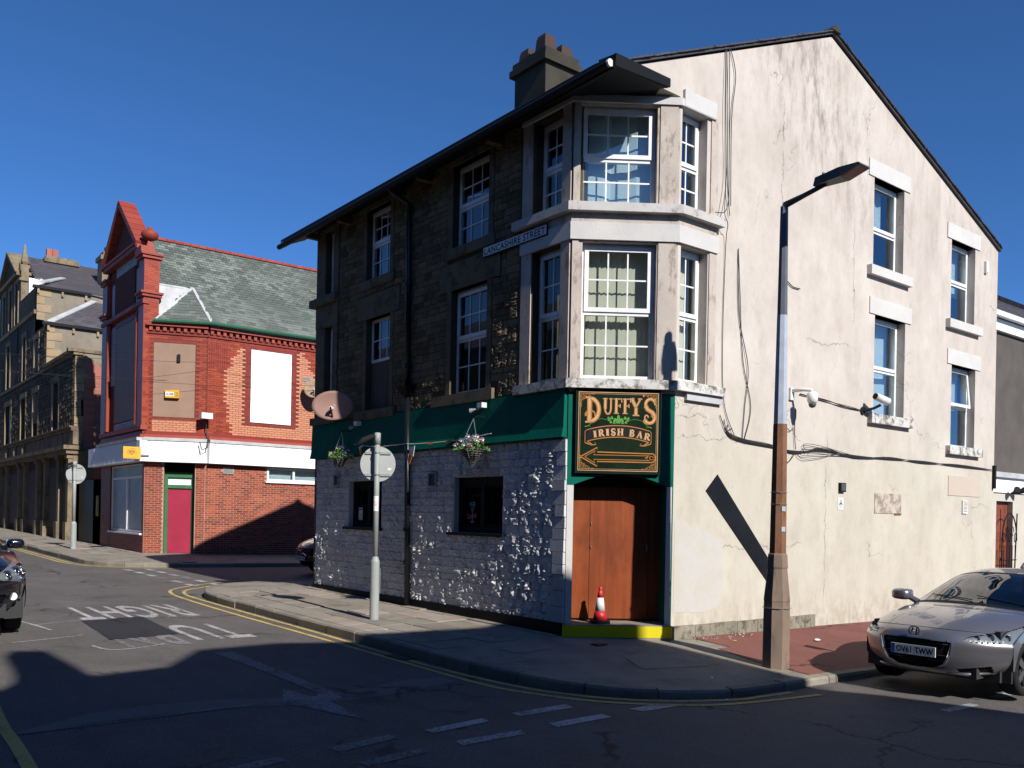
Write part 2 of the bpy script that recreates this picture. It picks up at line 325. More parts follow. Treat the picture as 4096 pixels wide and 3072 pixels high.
mt['brickg'] = m_rnd('glazed_red_brick', [(.18, .028, .018), (.28, .045, .020), (.32, .062, .027), (.24, .032, .024)], .4, .25, 60, .15); mt['brickgm'] = simple('dark_mortar', (.12, .03, .02), .9, .15)
mt['brickp'] = m_rnd('peach_glazed_brick', [(.44, .185, .105), (.51, .225, .13), (.48, .205, .12)], .5, .2, 60, .1); mt['brickd'] = m_rnd('maroon_brick', [(.17, .025, .02), (.22, .035, .025)], .45, .2, 60, .1)
mt['brickw'] = m_rnd('white_glazed_brick', [(.36, .36, .38), (.44, .44, .46)], .5, .2); mt['terra'] = m_rnd('terracotta', [(.24, .042, .028), (.30, .06, .038)], .6, .3, 40, .3)
mt['pinkbrick'] = m_rnd('pink_brick', [(.27, .095, .07), (.34, .13, .095), (.30, .11, .085)], .85, .3, 60, .2)
mt['brownboard'] = m_stain('brown_board', (.24, .155, .11), (.27, .18, .13), (.22, .14, .10), (1.5, 1.5, .6), .5, .6, .5); mt['whiteboard'] = plain('white_board', (.88, .88, .90), .4)
mt['lead'] = m_stain('lead_flashing', (.32, .33, .34), (.46, .46, .46), (.25, .26, .28), (5, 5, 5), .6, .5, .55)
mt['whitefascia'] = m_stain('white_cladding', (.74, .75, .76), (.80, .80, .80), (.5, .48, .42), (4, 4, .6), .5, .5, .62)
mt['reddoor'] = m_stain('crimson_door', (.25, .018, .045), (.30, .024, .055), (.18, .015, .03), (3, 3, 3), .5, .45, .58); mt['greenframe'] = m_stain('green_flaking_paint', (.025, .11, .045), (.04, .15, .065), (.16, .18, .12), (9, 9, 5), .6, .6, .6)
mt['wood'] = m_wood('varnished_door', (.20, .040, .008)); mt['woodd'] = m_wood('dark_wood_door', (.17, .045, .02))
mt['stepyellow'] = m_stain('yellow_step_paint', (.50, .43, .008), (.58, .50, .012), (.42, .36, .05), (9, 9, 9), .5, .55, .62)
mt['stonel'] = m_rnd('sooty_sandstone', [(.065, .05, .034), (.10, .078, .05), (.135, .105, .068)], .9, .8, 30, .3); mt['stonelb'] = simple('sooty_sandstone_mortar', (.06, .048, .034), .95, .3)
mt['ashlar'] = m_stain('sandstone_ashlar', (.17, .135, .088), (.23, .18, .115), (.075, .06, .04), (2, 2, 1), .7, .9, .48); mt['quoin'] = m_rnd('buff_quoin', [(.25, .185, .11), (.31, .23, .135), (.28, .21, .145)], .85, .4, 40, .3)
mt['rendergrey'] = m_stain('grey_render', (.18, .155, .12), (.225, .195, .15), (.15, .13, .105), (1.2, 1.2, .7), .6, .9, .5, 60)
mt['renderdk'] = m_stain('brown_render', (.085, .075, .072), (.105, .095, .088), (.10, .09, .085), (1, 1, .5), .5, .95, .5, 90); mt['rearhouse'] = m_stain('rear_house_render', (.075, .065, .06), (.095, .085, .078), (.055, .05, .045), (1, 1, .5), .5, .95, .5, 90); mt['oldplinth'] = m_stain('mossy_plinth', (.17, .155, .115), (.25, .23, .185), (.06, .055, .04), (6, 6, 6), .85, .9, .48); mt['creamwing'] = simple('cream_wing_render', (.44, .41, .35), .85, .08)
mt['chim'] = m_stain('chimney_render', (.032, .029, .023), (.05, .044, .035), (.05, .045, .036), (3, 3, 2), .7, .95, .5, 60); mt['pot'] = m_stain('clay_chimney_pot', (.045, .030, .030), (.065, .038, .034), (.05, .035, .035), (6, 6, 4), .7, .8, .5)
mt['grey_metal'] = simple('grey_painted_steel', (.26, .28, .275), .5, .08, 4, .1); mt['signback'] = m_stain('sign_back', (.33, .35, .345), (.38, .395, .39), (.27, .25, .16), (5, 5, 5), .5, .45, .58)
mt['lampbrown'] = m_stain('weathered_lamp_column', (.155, .112, .085), (.22, .165, .125), (.10, .07, .055), (8, 8, 3), .6, .8, .52, 120); mt['lampblue'] = plain('pale_blue_grey_column_paint', (.33, .37, .44), .5); mt['lamprust'] = m_stain('rusty_lamp_panel', (.15, .072, .04), (.20, .10, .058), (.12, .045, .02), (9, 9, 2), .7, .7, .5)
mt['lampupper'] = plain('weathered_grey_column', (.075, .085, .11), .6); mt['lampdark'] = plain('dark_grey_lantern', (.055, .06, .068), .55); mt['steel'] = plain('galvanised_steel', (.5, .5, .5), .35, .8)
mt['conered'] = plain('cone_red', (.42, .015, .02), .5); mt['conewhite'] = plain('cone_white', (.6, .6, .6), .5); mt['rubber'] = simple('rubber', (.014, .014, .015), .8, .2, spec=.15)
mt['dish'] = m_stain('rust_stained_dish', (.25, .15, .12), (.30, .185, .15), (.20, .10, .06), (8, 8, 8), .5, .6, .58, 20); mt['dish2'] = m_stain('old_dish', (.30, .20, .13), (.38, .27, .19), (.16, .10, .05), (8, 8, 8), .6, .6, .5, 20)
mt['white'] = plain('white_plastic', (.66, .66, .64), .35); mt['yellowbox'] = plain('yellow_alarm_box', (.56, .29, .01), .5); mt['orangesign'] = plain('amber_sign', (.62, .33, .02), .6); mt['signink'] = plain('sign_ink', (.07, .03, .015), .6)
mt['gold'] = plain('gold_leaf', (.36, .145, .035), .5, .0, .2); mt['goldhi'] = plain('pale_gold', (.50, .30, .15), .5, 0, .2); mt['signgreen'] = m_stain('dark_green_sign', (.003, .010, .006), (.007, .020, .008), (.002, .005, .004), (3, 3, 3), .5, .5, .5); mt['leafsign'] = plain('bright_green_print', (.06, .24, .02), .5)
mt['plateW'] = plain('number_plate', (.62, .64, .64), .35); mt['ink'] = plain('black_ink', (.008, .008, .009), .6, 0, .15); mt['blue'] = plain('blue_print', (.03, .06, .35), .5); mt['redprint'] = plain('red_print', (.5, .06, .06), .5)
mt['silver'] = m_carpaint('silver_lilac_paint', (.225, .22, .24), .7, .3); mt['blackcar'] = m_carpaint('black_blue_paint', (.006, .007, .014), .3, .2); mt['browncar'] = m_carpaint('copper_brown_paint', (.16, .075, .06), .6, .25)
mt['chrome'] = plain('chrome', (.75, .76, .78), .08, 1.0); mt['trim'] = plain('black_trim', (.006, .006, .007), .6, 0, .15); mt['carglass'] = glass('car_glass', (.07, .085, .09), 1.6, 1.3); mt['lampglass'] = glass('headlamp_glass', (.75, .78, .8), 1.45, 1.0)
mt['reflector'] = plain('lamp_reflector', (.7, .71, .72), .12, 1.0); mt['lamphousing'] = plain('lamp_housing', (.42, .43, .44), .3, .5); mt['interior'] = plain('car_interior', (.02, .02, .022), .8)
mt['leaf'] = m_rnd('foliage', [(.03, .09, .02), (.06, .16, .03), (.10, .22, .06)], .6, .1, 60, .1); mt['silverleaf'] = plain('silver_leaf', (.25, .33, .3), .6); mt['wicker'] = simple('grey_wicker', (.20, .19, .18), .8, .4, 20)
for k_, c_ in dict(pink=(.65, .18, .26), white=(.75, .72, .70), yellow=(.70, .55, .04), purple=(.22, .12, .42)).items(): mt['fl' + k_] = plain(k_ + '_petal', c_, .6)
mt['orange'] = plain('orange_flag', (.60, .14, .02), .7); mt['cable'] = plain('black_cable', (.018, .017, .018), .6); mt['weed'] = simple('dry_weeds', (.14, .12, .045), .9, .3)
mt['room'] = plain('dim_room', (.05, .048, .045), .9)

for k_ in ('signgreen', 'bar'): mt[k_].node_tree.nodes['Principled BSDF'].inputs['Specular IOR Level'].default_value = .06

for k_ in ('painted',): mt[k_].node_tree.nodes['Principled BSDF'].inputs['Specular IOR Level'].default_value = .05
# ------------------------------------------------------------------ ground, road, pavements
RD = XY(gz, ROADZ)
def stripe(mb, pts, wd, dz, fr=RD):
    """ribbon along a polyline"""
    L = []; Rr = []
    for i, p in enumerate(pts):
        a = Vector(pts[max(i - 1, 0)]); b = Vector(pts[min(i + 1, len(pts) - 1)]); d = (b - a).normalized(); n = Vector((-d.y, d.x))
        q = Vector(p); L.append(q + n * wd / 2); Rr.append(q - n * wd / 2)
    for i in range(len(pts) - 1):
        mb.add([fr.P(L[i].x, L[i].y, dz), fr.P(L[i + 1].x, L[i + 1].y, dz), fr.P(Rr[i + 1].x, Rr[i + 1].y, dz), fr.P(Rr[i].x, Rr[i].y, dz)], [(0, 1, 2, 3)])
def smooth_line(pts, n=4):
    out = []; P = [Vector(p) for p in pts]
    for i in range(len(P) - 1):
        p0 = P[max(i - 1, 0)]; p1 = P[i]; p2 = P[i + 1]; p3 = P[min(i + 2, len(P) - 1)]
        for k in range(n):
            t = k / n; out.append(.5 * ((2 * p1) + (p2 - p0) * t + (2 * p0 - 5 * p1 + 4 * p2 - p3) * t * t + (3 * p1 - p0 - 3 * p2 + p3) * t ** 3))
    out.append(P[-1]); return out
b = MB(); b.sheet(XY(gz, -.35), rect(-500, 500, -500, 500)); b.build('ground', mt['ground'], kind='structure')
b = MB(); b.sheet(RD, rect(-16, 60, -12, 120)); road = b.build('road', mt['road'], kind='structure')

def bdist(x, y, x0, x1, y0, y1):
    dx = max(x0 - x, x - x1, 0); dy = max(y0 - y, y - y1, 0); return math.hypot(dx, dy)
def pz(x, y): return gz(x, y) + .12 - .036 * min(bdist(x, y, 0, 12, 0, 10.0), 3.2) - .018 * max(0, min(-y, 3))
def pzf(x, y):
    return gz(x, y) + .12 - .03 * min(bdist(x, y, .2, 60, 21.85, 120), 3.2)
PN = XY(pz); PF = XY(pzf)
kerb = smooth_line([(-.2, -2.56), (-.61, -2.50), (-1.32, -2.18), (-1.84, -1.69), (-2.18, -.89), (-2.31, 0)], 4)
kerb = [Vector((x, -2.56)) for x in (16, 12, 8, 6, 4, 3, 2, 1, .4)] + kerb + [Vector((-2.31, y)) for y in (1, 2, 3, 4, 5, 6, 7, 8)]
kerb += smooth_line([(-2.31, 8.7), (-2.23, 9.45), (-1.93, 10.26), (-1.60, 10.72), (-1.05, 11.2), (0.0, 11.45), (1.2, 11.5)], 3) + [Vector((x, 11.5)) for x in (3, 6, 10, 16)]
def pave_sheet(name, mat, line, inner, fr, z, parent=None, kind=None, inset=0.0):
    b = MB(); rows = []
    for i, p in enumerate(line):
        q = inner(p); d = (Vector(q) - p); L = d.length; p2 = p + d.normalized() * inset if L > 1e-6 else p
        rows.append([fr.P(*(p2.lerp(Vector(q), t)), z) for t in (0, .34, .67, 1)])
    for a, c in zip(rows, rows[1:]):
        for k in range(3): b.add([a[k], a[k + 1], c[k + 1], c[k]], [(0, 1, 2, 3)])
    return b.build(name, mat, parent, kind=kind)
def inn(p): return (max(.3, min(12, p.x)) if p.x > .3 or True else 0, max(.3, min(9.7, p.y)))
def inn(p): return (max(.5, p.x), max(.5, min(9.5, p.y))) if p.x < 16 else (16, .5)
pav = pave_sheet('pavement', mt['concrete'], kerb, inn, PN, -.004, kind='structure', inset=.14)
# kerb stones, one object each
def kerbs(line, parent, fr, L=.9, w=.15, down=.14, name='kerb_stone'):
    # resample
    pts = [line[0]]; acc = [0]
    for a, c in zip(line, line[1:]): acc.append(acc[-1] + (c - a).length)
    tot = acc[-1]
    def at(s):
        for i in range(len(acc) - 1):
            if s <= acc[i + 1] + 1e-9:
                t = (s - acc[i]) / max(1e-9, acc[i + 1] - acc[i]); return line[i].lerp(line[i + 1], t), (line[i + 1] - line[i]).normalized()
        return line[-1], (line[-1] - line[-2]).normalized()
    s = 0
    while s < tot - .2:
        l = L * rr(.85, 1.15); e = min(s + l, tot); g = .008
        P0 = []; dzj = rr(-.006, .008); ri = rr(-.008, .008)
        for k in range(4):
            p, d = at(s + g + (e - s - 2 * g) * k / 3); n = Vector((-d.y, d.x)); P0.append((p + n * (ri - .005), p + n * (-w + ri)))
        b = MB(); vs = []
        for (o_, i_) in P0:
            ch = o_.lerp(i_, .14)
            vs += [fr.P(o_.x, o_.y, -down), fr.P(o_.x, o_.y, -.025 + dzj), fr.P(ch.x, ch.y, dzj), fr.P(i_.x, i_.y, dzj), fr.P(i_.x, i_.y, -down)]
        fs = []
        for k in range(3):
            for j in range(4): fs.append((k * 5 + j, k * 5 + j + 1, k * 5 + j + 6, k * 5 + j + 5))
        fs += [(0, 1, 2, 3, 4), (15, 16, 17, 18, 19)]
        b.add(vs, fs); b.build(name, mt['kerb'], parent); s = e
def area2(pts): return sum(a.x * c.y - c.x * a.y for a, c in zip(pts, pts[1:]))
# outward side: road lies to the left of travel when walking this line -> flip so that n points to the road
kerbs(kerb, pav, PN)
# paving flags
def flags(parent, fr, x0, x1, y0, y1, rows, name='paving_slab', skip=None, along='y'):
    x = x0
    while x < x1 - .1:
        wv = rows(); wv = min(wv, x1 - x); y = y0 - rr(0, .5)
        while y < y1:
            l = rr(.6, 1.05); ya = max(y, y0); yb = min(y + l, y1)
            if yb - ya > .15 and not (skip and skip((x + wv / 2), (ya + yb) / 2)):
                g = .013; j = rr(-.005, .008); t1 = rr(-.005, .005)
                b = MB(); xa, xb = x + g, x + wv - g; ya += g; yb -= g
                if along == 'y': cs = [(xa, ya), (xb, ya), (xb, yb), (xa, yb)]
                else: cs = [(ya, xa), (yb, xa), (yb, xb), (ya, xb)]
                c = [fr.P(cs[0][0], cs[0][1], j), fr.P(cs[1][0], cs[1][1], j + t1), fr.P(cs[2][0], cs[2][1], j), fr.P(cs[3][0], cs[3][1], j - t1)]
                b.slab3(c, (0, 0, -.05)); b.build(name, mt['slab'], parent)
            y += l
        x += wv
flags(pav, PN, -2.15, .0, .95, 9.2, lambda: rr(.42, .6))
# patches in the poured concrete at the corner, and the red tarmac beyond it
b = MB(); b.sheet(XY(pz, .002), [(-.75, -1.35), (.25, -1.55), (.55, -.9), (.1, -.62), (-.45, -.75)]); b.sheet(XY(pz, .002), [(-1.5, .1), (-.9, .15), (-.85, .62), (-1.45, .6)]); b.build('concrete_patch', mt['slab'], pav)
RT_ = [(1.6, -.3), (1.15, -1.5), (1.05, -2.08), (1.35, -2.36), (3, -2.4), (6, -2.4), (15.8, -2.4), (15.8, .2), (12, .2), (7, .2), (4, .2), (2.5, .05), (2.0, -.12)]
b = MB()
for i in range(0, 30):   # strips so that the sheet follows the fall of the pavement
    x0_, x1_ = 1.1 + i * .5, 1.6 + i * .5
    for (ya, yb) in ((-2.4, -1.6), (-1.6, -.8), (-.8, 0), (0, .3)):
        def edge(y): return 1.12 + max(0, (y + 1.5)) * .36 + .05 * math.sin(y * 9)
        xa = max(x0_, edge(ya)); xa2 = max(x0_, edge(yb))
        if xa < x1_ and xa2 < x1_: b.add([PN.P(xa, ya, .003), PN.P(x1_, ya, .003), PN.P(x1_, yb, .003), PN.P(xa2, yb, .003)], [(0, 1, 2, 3)])
b.build('red_tarmac', mt['redtar'], pav)
b = MB()
for k in range(60):
    x = rr(1.5, 2.9); y = rr(-.38, -.02) + .1 * math.sin(x * 5); c = PN.P(x, y, .012); s_ = rr(.008, .028)
    b.add([c + Vector((rr(-s_, s_), rr(-s_, s_), rr(-.008, .012))) for _ in range(4)], [(0, 1, 2), (0, 2, 3), (0, 1, 3), (1, 2, 3)])
b.build('crumbled_plaster', mt['sillw'], pav, kind='stuff')
# far pavement (in front of the brick and stone buildings)
kf = [Vector((-2.3, 120)), Vector((-2.3, 80)), Vector((-2.2, 55)), Vector((-2.16, 40)), Vector((-2.16, 26)), Vector((-2.14, 21.2))] + smooth_line([(-2.1, 20.4), (-1.85, 19.6), (-1.35, 19.0), (-.6, 18.62), (.4, 18.5)], 3) + [Vector((x, 18.5)) for x in (2, 4, 7, 12, 20)]
def innf(p): return (max(.6, p.x), max(22.6, p.y))
pavf = pave_sheet('far_pavement', mt['concrete'], kf, innf, PF, -.004, kind='structure', inset=.14)
kerbs(list(reversed(kf)), pavf, PF, L=1.8)
flags(pavf, PF, -1.98, .2, 22.8, 36, lambda: rr(.5, .75), along='y')
# painted markings
lines = road
def yl(pts, w_=.075): b = MB(); stripe(b, smooth_line(pts, 4), w_, .005); return b.build('yellow_line', mt['yellow'], road)
yl([(.3, -2.68), (-.25, -2.66), (-.66, -2.62), (-1.40, -2.30), (-1.93, -1.80), (-2.28, -1.08), (-2.42, -.2), (-2.47, .6), (-2.47, 1.1)])
yl([(-2.46, 1.62), (-2.42, 3), (-2.40, 4.3), (-2.40, 7.1), (-2.38, 9.4), (-2.3, 10.4), (-1.98, 11.3), (-1.34, 11.95), (-.8, 12.5), (-.17, 13.1)])
yl([(.5, -2.93), (-.3, -2.85), (-1.03, -2.71), (-1.56, -2.42), (-2.08, -1.95), (-2.45, -1.25), (-2.60, -.5), (-2.62, 1.4), (-2.63, 3.8), (-2.66, 6.8), (-2.62, 9.4), (-2.52, 10.6), (-2.19, 11.55), (-1.25, 12.6), (-.2, 13.37)])
yl([(-2.5, 60), (-2.42, 40), (-2.38, 28), (-2.36, 22), (-2.28, 20.6), (-1.9, 19.5), (-1.2, 18.75), (-.3, 18.35), (.6, 18.3)], .09)
yl([(-2.7, 60), (-2.62, 40), (-2.58, 28), (-2.56, 22), (-2.46, 20.5), (-2.05, 19.3), (-1.3, 18.5), (-.4, 18.1), (.6, 18.06)], .09)
yl([(-7.0, 2.2), (-7.18, .9), (-7.26, -.2), (-7.28, -1.1), (-7.34, -2.2), (-7.5, -3.2)], .10)
yl([(-7.55, -.9), (-7.6, -1.6), (-7.68, -2.3), (-7.85, -3.2)], .06)
def quad(pts, mat, name, dz=.005):
    b = MB(); b.sheet(RD, pts, dz); return b.build(name, mt[mat], road)
for q in ([(-3.22, -2.10), (-2.50, -2.06), (-2.46, -1.9), (-3.2, -1.95)], [(-4.29, -2.24), (-3.6, -2.12), (-3.58, -1.99), (-4.3, -2.1)],
          [(-3.2, -2.62), (-2.45, -2.56), (-2.45, -2.42), (-3.16, -2.45)], [(-4.31, -2.70), (-3.6, -2.66), (-3.55, -2.52), (-4.27, -2.56)], [(-2.0, -2.54), (-1.46, -2.54), (-1.62, -2.36), (-2.04, -2.38)]):
    quad(q, 'white_road', 'road_dash')
for q in ([(-5.26, -2.84), (-4.64, -2.73), (-4.65, -2.60), (-5.27, -2.70)], [(-5.25, -2.38), (-4.63, -2.22), (-4.66, -2.08), (-5.29, -2.22)], [(-6.25, -2.52), (-5.69, -2.40), (-5.72, -2.26), (-6.24, -2.38)], [(-6.2, -2.98), (-5.65, -2.9), (-5.66, -2.76), (-6.2, -2.84)]):
    quad(q, 'faint_road', 'road_dash')
for q in ([(.95, -4.18), (1.62, -4.18), (1.62, -4.07), (.95, -4.07)], [(2.25, -4.12), (3.05, -4.08), (3.05, -3.97), (2.25, -4.0)]): quad(q, 'white_road', 'road_dash')
# give way dashes at the far side of the side street
for i in range(6):
    for x0_, s_ in ((-1.62, 0), (-1.02, .05)):
        y0_ = 17.95 - i * 1.02 + s_
        quad([(x0_ + .012 * i, y0_), (x0_ + .17 + .012 * i, y0_ - .03), (x0_ + .2 + .012 * i, y0_ - .62), (x0_ + .03 + .012 * i, y0_ - .6)], 'white_road' if i not in (3,) else 'faint_road', 'road_dash')
# turn right arrow
ar = [(-4.44, 2.73), (-4.19, 2.67), (-4.22, 1.0), (-4.24, -.30), (-4.28, -.52), (-4.39, -.66), (-4.46, -.60), (-4.56, -1.49), (-4.90, -.50), (-4.62, .14), (-4.56, -.30), (-4.47, -.38), (-4.40, -.2), (-4.40, 1.2)]
quad(ar, 'faint_road', 'road_arrow')
# TURN RIGHT, read by drivers coming down the street towards the camera
def road_word(s, x0_, x1_, y0_, y1_, mat, name):
    b = MB(); add_text(b, s, lambda x, y: RD.P(x0_ + (x1_ - x0_) * x + .0 * y, y0_ + (y1_ - y0_) * y, .005), bold=.018, spacing=1.12); return b.build(name, mt[mat], road)
road_word('RIGHT', -3.25, -5.12, 8.55, 6.62, 'white_road', 'road_letters'); road_word('TU', -3.38, -4.25, 5.55, 3.85, 'white_road', 'road_letters'); road_word('RN', -4.42, -5.25, 5.35, 3.55, 'faint_road', 'road_letters')
quad([(-5.17, 6.53), (-4.19, 6.80), (-4.30, 4.56), (-5.29, 4.32)], 'patch', 'road_patch', .009)
def mark(pts, w_, mat='white_road', dz=.0055): b = MB(); stripe(b, smooth_line(pts, 3), w_, dz); b.build('spray_mark', mt[mat], road)
mark([(-6.0, 6.9), (-5.85, 6.1), (-5.78, 5.6)], .05); mark([(-5.9, 6.3), (-5.5, 6.5), (-5.05, 6.75)], .03); mark([(-6.45, 4.55), (-5.9, 4.75), (-5.5, 4.95)], .03); mark([(-5.62, 3.9), (-5.5, 3.45), (-5.1, 3.5), (-4.75, 3.7)], .04)
mark([(-3.9, 6.4), (-3.6, 6.9), (-3.45, 6.35)], .04, 'faint_road')
# long worn trench repair crossing the mouth of the street
quad([(-7.2, -.62), (-6.6, -.5), (-6.0, -.44), (-5.4, -.5), (-4.9, -.62), (-4.3, -.7), (-3.6, -.62), (-3.0, -.45), (-2.72, -.35), (-2.78, -.05), (-3.2, -.02), (-3.8, -.2), (-4.4, -.36), (-4.9, -.28), (-5.4, -.08), (-6.0, -.02), (-6.6, -.12), (-7.2, -.52)], 'strip', 'trench_repair', .003)
quad([(-7.2, -.60), (-5.0, -.40), (-4.3, -.58), (-4.3, -.62), (-5.0, -.45), (-7.2, -.63)], 'faint_road', 'trench_edge', .0065)
# drain covers
def gully(x, y, sx, sy, fr, par, n=6):
    f2 = XY(fr.f, fr.dz)
    g = empty('drain_grate', fr.P(x, y, 0)); g.parent = par
    b = MB(); b.box(f2, x - sx / 2, x + sx / 2, y - sy / 2, y + sy / 2, .002, .006); o = b.build('drain_frame', mt['rubber'], par)
    bpy.data.objects.remove(g); o.name = 'drain_grate'
    for k in range(n):
        yy = y - sy / 2 + sy * (k + .5) / n; c = MB(); c.box(f2, x - sx / 2 + .03, x + sx / 2 - .03, yy - sy / n * .25, yy + sy / n * .25, .006, .014); c.build('grate_bar', mt['lampdark'], o)
gully(-2.46, 1.36, .26, .42, RD, road); gully(-.15, .02, .22, .14, PN, pav, 4); gully(.6, 18.9, .4, .2, PF, pavf, 4)
# weeds in the gutter
def weeds(name, pts, fr, n, s, h, mat, lab, cat='weeds'):
    b = MB()
    for i in range(n):
        p = pts(R()); x = p[0] + rr(-.03, .03); y = p[1] + rr(-.03, .03); c = fr.P(x, y, 0)
        a = rr(0, 6.28); d = Vector((math.cos(a), math.sin(a), 0)) * s * rr(.4, 1); n_ = Vector((-d.y, d.x, 0)) * .12
        b.add([c - n_, c + n_, c + d + Vector((0, 0, h * rr(.4, 1)))], [(0, 1, 2)])
    return b.build(name, mat, None, label=lab, cat=cat, kind='stuff')
kl = [p for p in kerb if p.x < -2 or (p.x < 2 and p.y < 0)]
def alongk(t):
    i = min(int(t * (len(kl) - 1)), len(kl) - 2); q = kl[i].lerp(kl[i + 1], R()); return (q.x - .03, q.y - .02)
weeds('gutter_weeds', alongk, RD, 900, .03, .03, mt['weed'], 'small moss and weeds growing along the kerb gutter')
weeds('wall_foot_weeds', lambda t: (rr(-.06, -.01), 9 * t + .9), PN, 260, .03, .05, mt['leaf'], 'tiny green weeds at the foot of the painted stone wall')

b = MB()
for k in range(500):
    i = random.randrange(len(kl) - 1); q = kl[i].lerp(kl[i + 1], R()); d = (kl[i + 1] - kl[i]); d = d.normalized() if d.length else Vector((0, 1)); n = Vector((-d.y, d.x)); o_ = q + n * rr(.01, .30) ** 1.0; c = RD.P(o_.x, o_.y, .006); s_ = rr(.003, .010)
    b.add([c + Vector((rr(-s_, s_), rr(-s_, s_), rr(0, s_))) for _ in range(4)], [(0, 1, 2), (0, 2, 3), (0, 1, 3), (1, 2, 3)], R())
b.build('gutter_grit', mt['slab'], None, label='scattered grit and small stones lying in the gutter by the yellow lines', cat='grit', kind='stuff')
weeds('slab_joint_weeds', lambda t: (random.choice((-2.15, -1.6, -1.05, -.5)) + rr(-.02, .02), .9 + 8.3 * t), PN, 300, .025, .02, mt['weed'], 'little weeds and moss in the joints between the paving slabs')
# ------------------------------------------------------------------ the corner pub
pub = empty('corner_pub', (0, 0, 0.1), 'three storey corner bar with cream rendered gable, dark stone front and corner bay', 'building')
FA = Fr((0, 0, 0), (0, 1, 0), (-1, 0, 0)); GA = Fr((0, 0, 0), (1, 0, 0), (0, -1, 0))
p1 = Vector((0, .905, 0)); p2 = Vector((1.257, 0, 0)); CHL = (p2 - p1).length
CH = Fr(p1, p2 - p1, Vector((-.905, -1.257, 0)))
YB = 9.85; XR = 11.55; E0 = 7.9
# openings (u0,u1,v0,v1)
f_up = [(2.92, 3.95, 6.34, 7.75), (6.05, 6.96, 6.38, 7.76)]; f_mid = [(2.92, 3.95, 3.85, 5.63), (6.0, 6.92, 3.82, 5.62)]
f_nar = [(8.33, 8.72, 6.40, 7.77), (8.33, 8.70, 3.84, 5.74)]; f_bay = [(1.14, 1.74, 6.33, 7.74), (1.13, 1.78, 3.82, 5.80)]
f_gnd = [(2.41, 3.76, 1.52, 2.44), (6.2, 7.52, 1.53, 2.45)]
allf = f_up + f_mid + f_nar + f_bay + f_gnd
def R4(o): return rect(*o)
prism1('front_wall', mt['darkback'], pub, FA, [(.905, 2.95), (9.1, 2.95), (9.1, E0), (.905, E0)], -.3, 0, [R4(o) for o in f_up + f_mid + f_nar + f_bay])
prism1('wall_return', mt['paintback'], pub, FA, rect(.905, 1.349, -.6, 2.95), -.03, 0); prism1('wall_return', mt['gable'], pub, GA, rect(1.257, 1.649, -.6, 2.6), -.03, 0)
prism1('ground_floor_wall', mt['paintback'], pub, FA, [(1.35, -.6), (9.0, -.6), (9.0, 2.95), (1.35, 2.95)], -.3, 0, [R4(o) for o in f_gnd])
gA = [(6.52, 7.58, 6.46, 8.09), (6.62, 7.70, 3.79, 5.61)]; gB = [(9.47, 10.50, 5.94, 7.58), (9.56, 10.60, 3.40, 5.06)]
g_bay = [(1.30, 1.86, 6.36, 7.80), (1.32, 1.92, 3.83, 5.80)]
gw = prism1('gable_wall', mt['gable'], pub, GA, [(1.65, -.6), (XR, -.6), (XR, 7.76), (5.06, 10.12), (.05, 7.97), (.05, 7.93), (1.257, 7.93), (1.257, 2.6), (1.65, 2.6)], -.3, 0, [R4(o) for o in gA + gB + g_bay])
ch_op = [(.11, 1.22, 6.34, 7.78), (.16, 1.24, 3.82, 5.79)]
arch = [(.10, .2), (1.45, .2), (1.45, 2.28)] + [(1.45 - 1.35 * t, 2.28 + .17 * math.sin(math.pi * t)) for t in [i / 10 for i in range(1, 10)]] + [(.10, 2.28)]
prism1('bay_wall', mt['yard'], pub, CH, [(0, 3.62), (CHL, 3.62), (CHL, 7.95), (0, 7.95)], -.3, 0, [R4(o) for o in ch_op])
prism1('door_surround_wall', mt['green'], pub, CH, [(0, .22), (.10, .22)] + [(.10, 2.28)] + [(.10 + 1.35 * t, 2.28 + .17 * math.sin(math.pi * t)) for t in [i / 12 for i in range(1, 12)]] + [(1.45, 2.28), (1.45, .22), (CHL, .22), (CHL, 3.62), (0, 3.62)], -.42, 0)
# rear, side and back walls
b = MB(); b.slab3([(1.1, YB, -.5), (XR, YB, -.5), (XR, YB, 7.7), (5.06, YB, 10.1), (1.1, YB, 8.38)], (0, -.3, 0)); b.slab3([(0, 9.1, -.5), (1.1, YB, -.5), (1.1, YB, 8.45), (0, 9.1, 7.95)], (.2, -.2, 0)); b.slab3([(XR - .004, .301, -.5), (XR - .004, YB - .31, -.5), (XR - .004, YB - .31, 7.7), (XR - .004, .301, 7.7)], (-.3, 0, 0))
b.build('rear_wall', mt['renderdk'], pub)
b = MB()
for z in (3.2, 5.95): b.xbox(.35, XR - .3, .9, 9.0, z, z + .12)
b.xbox(2.6, 2.7, .4, 9.4, .2, 8.0); b.xbox(.4, XR - .3, 2.45, 2.55, .2, 8.0); b.xbox(5.5, 5.6, .4, 9.4, .2, 8.0)
b.build('interior_partition', mt['room'], pub)
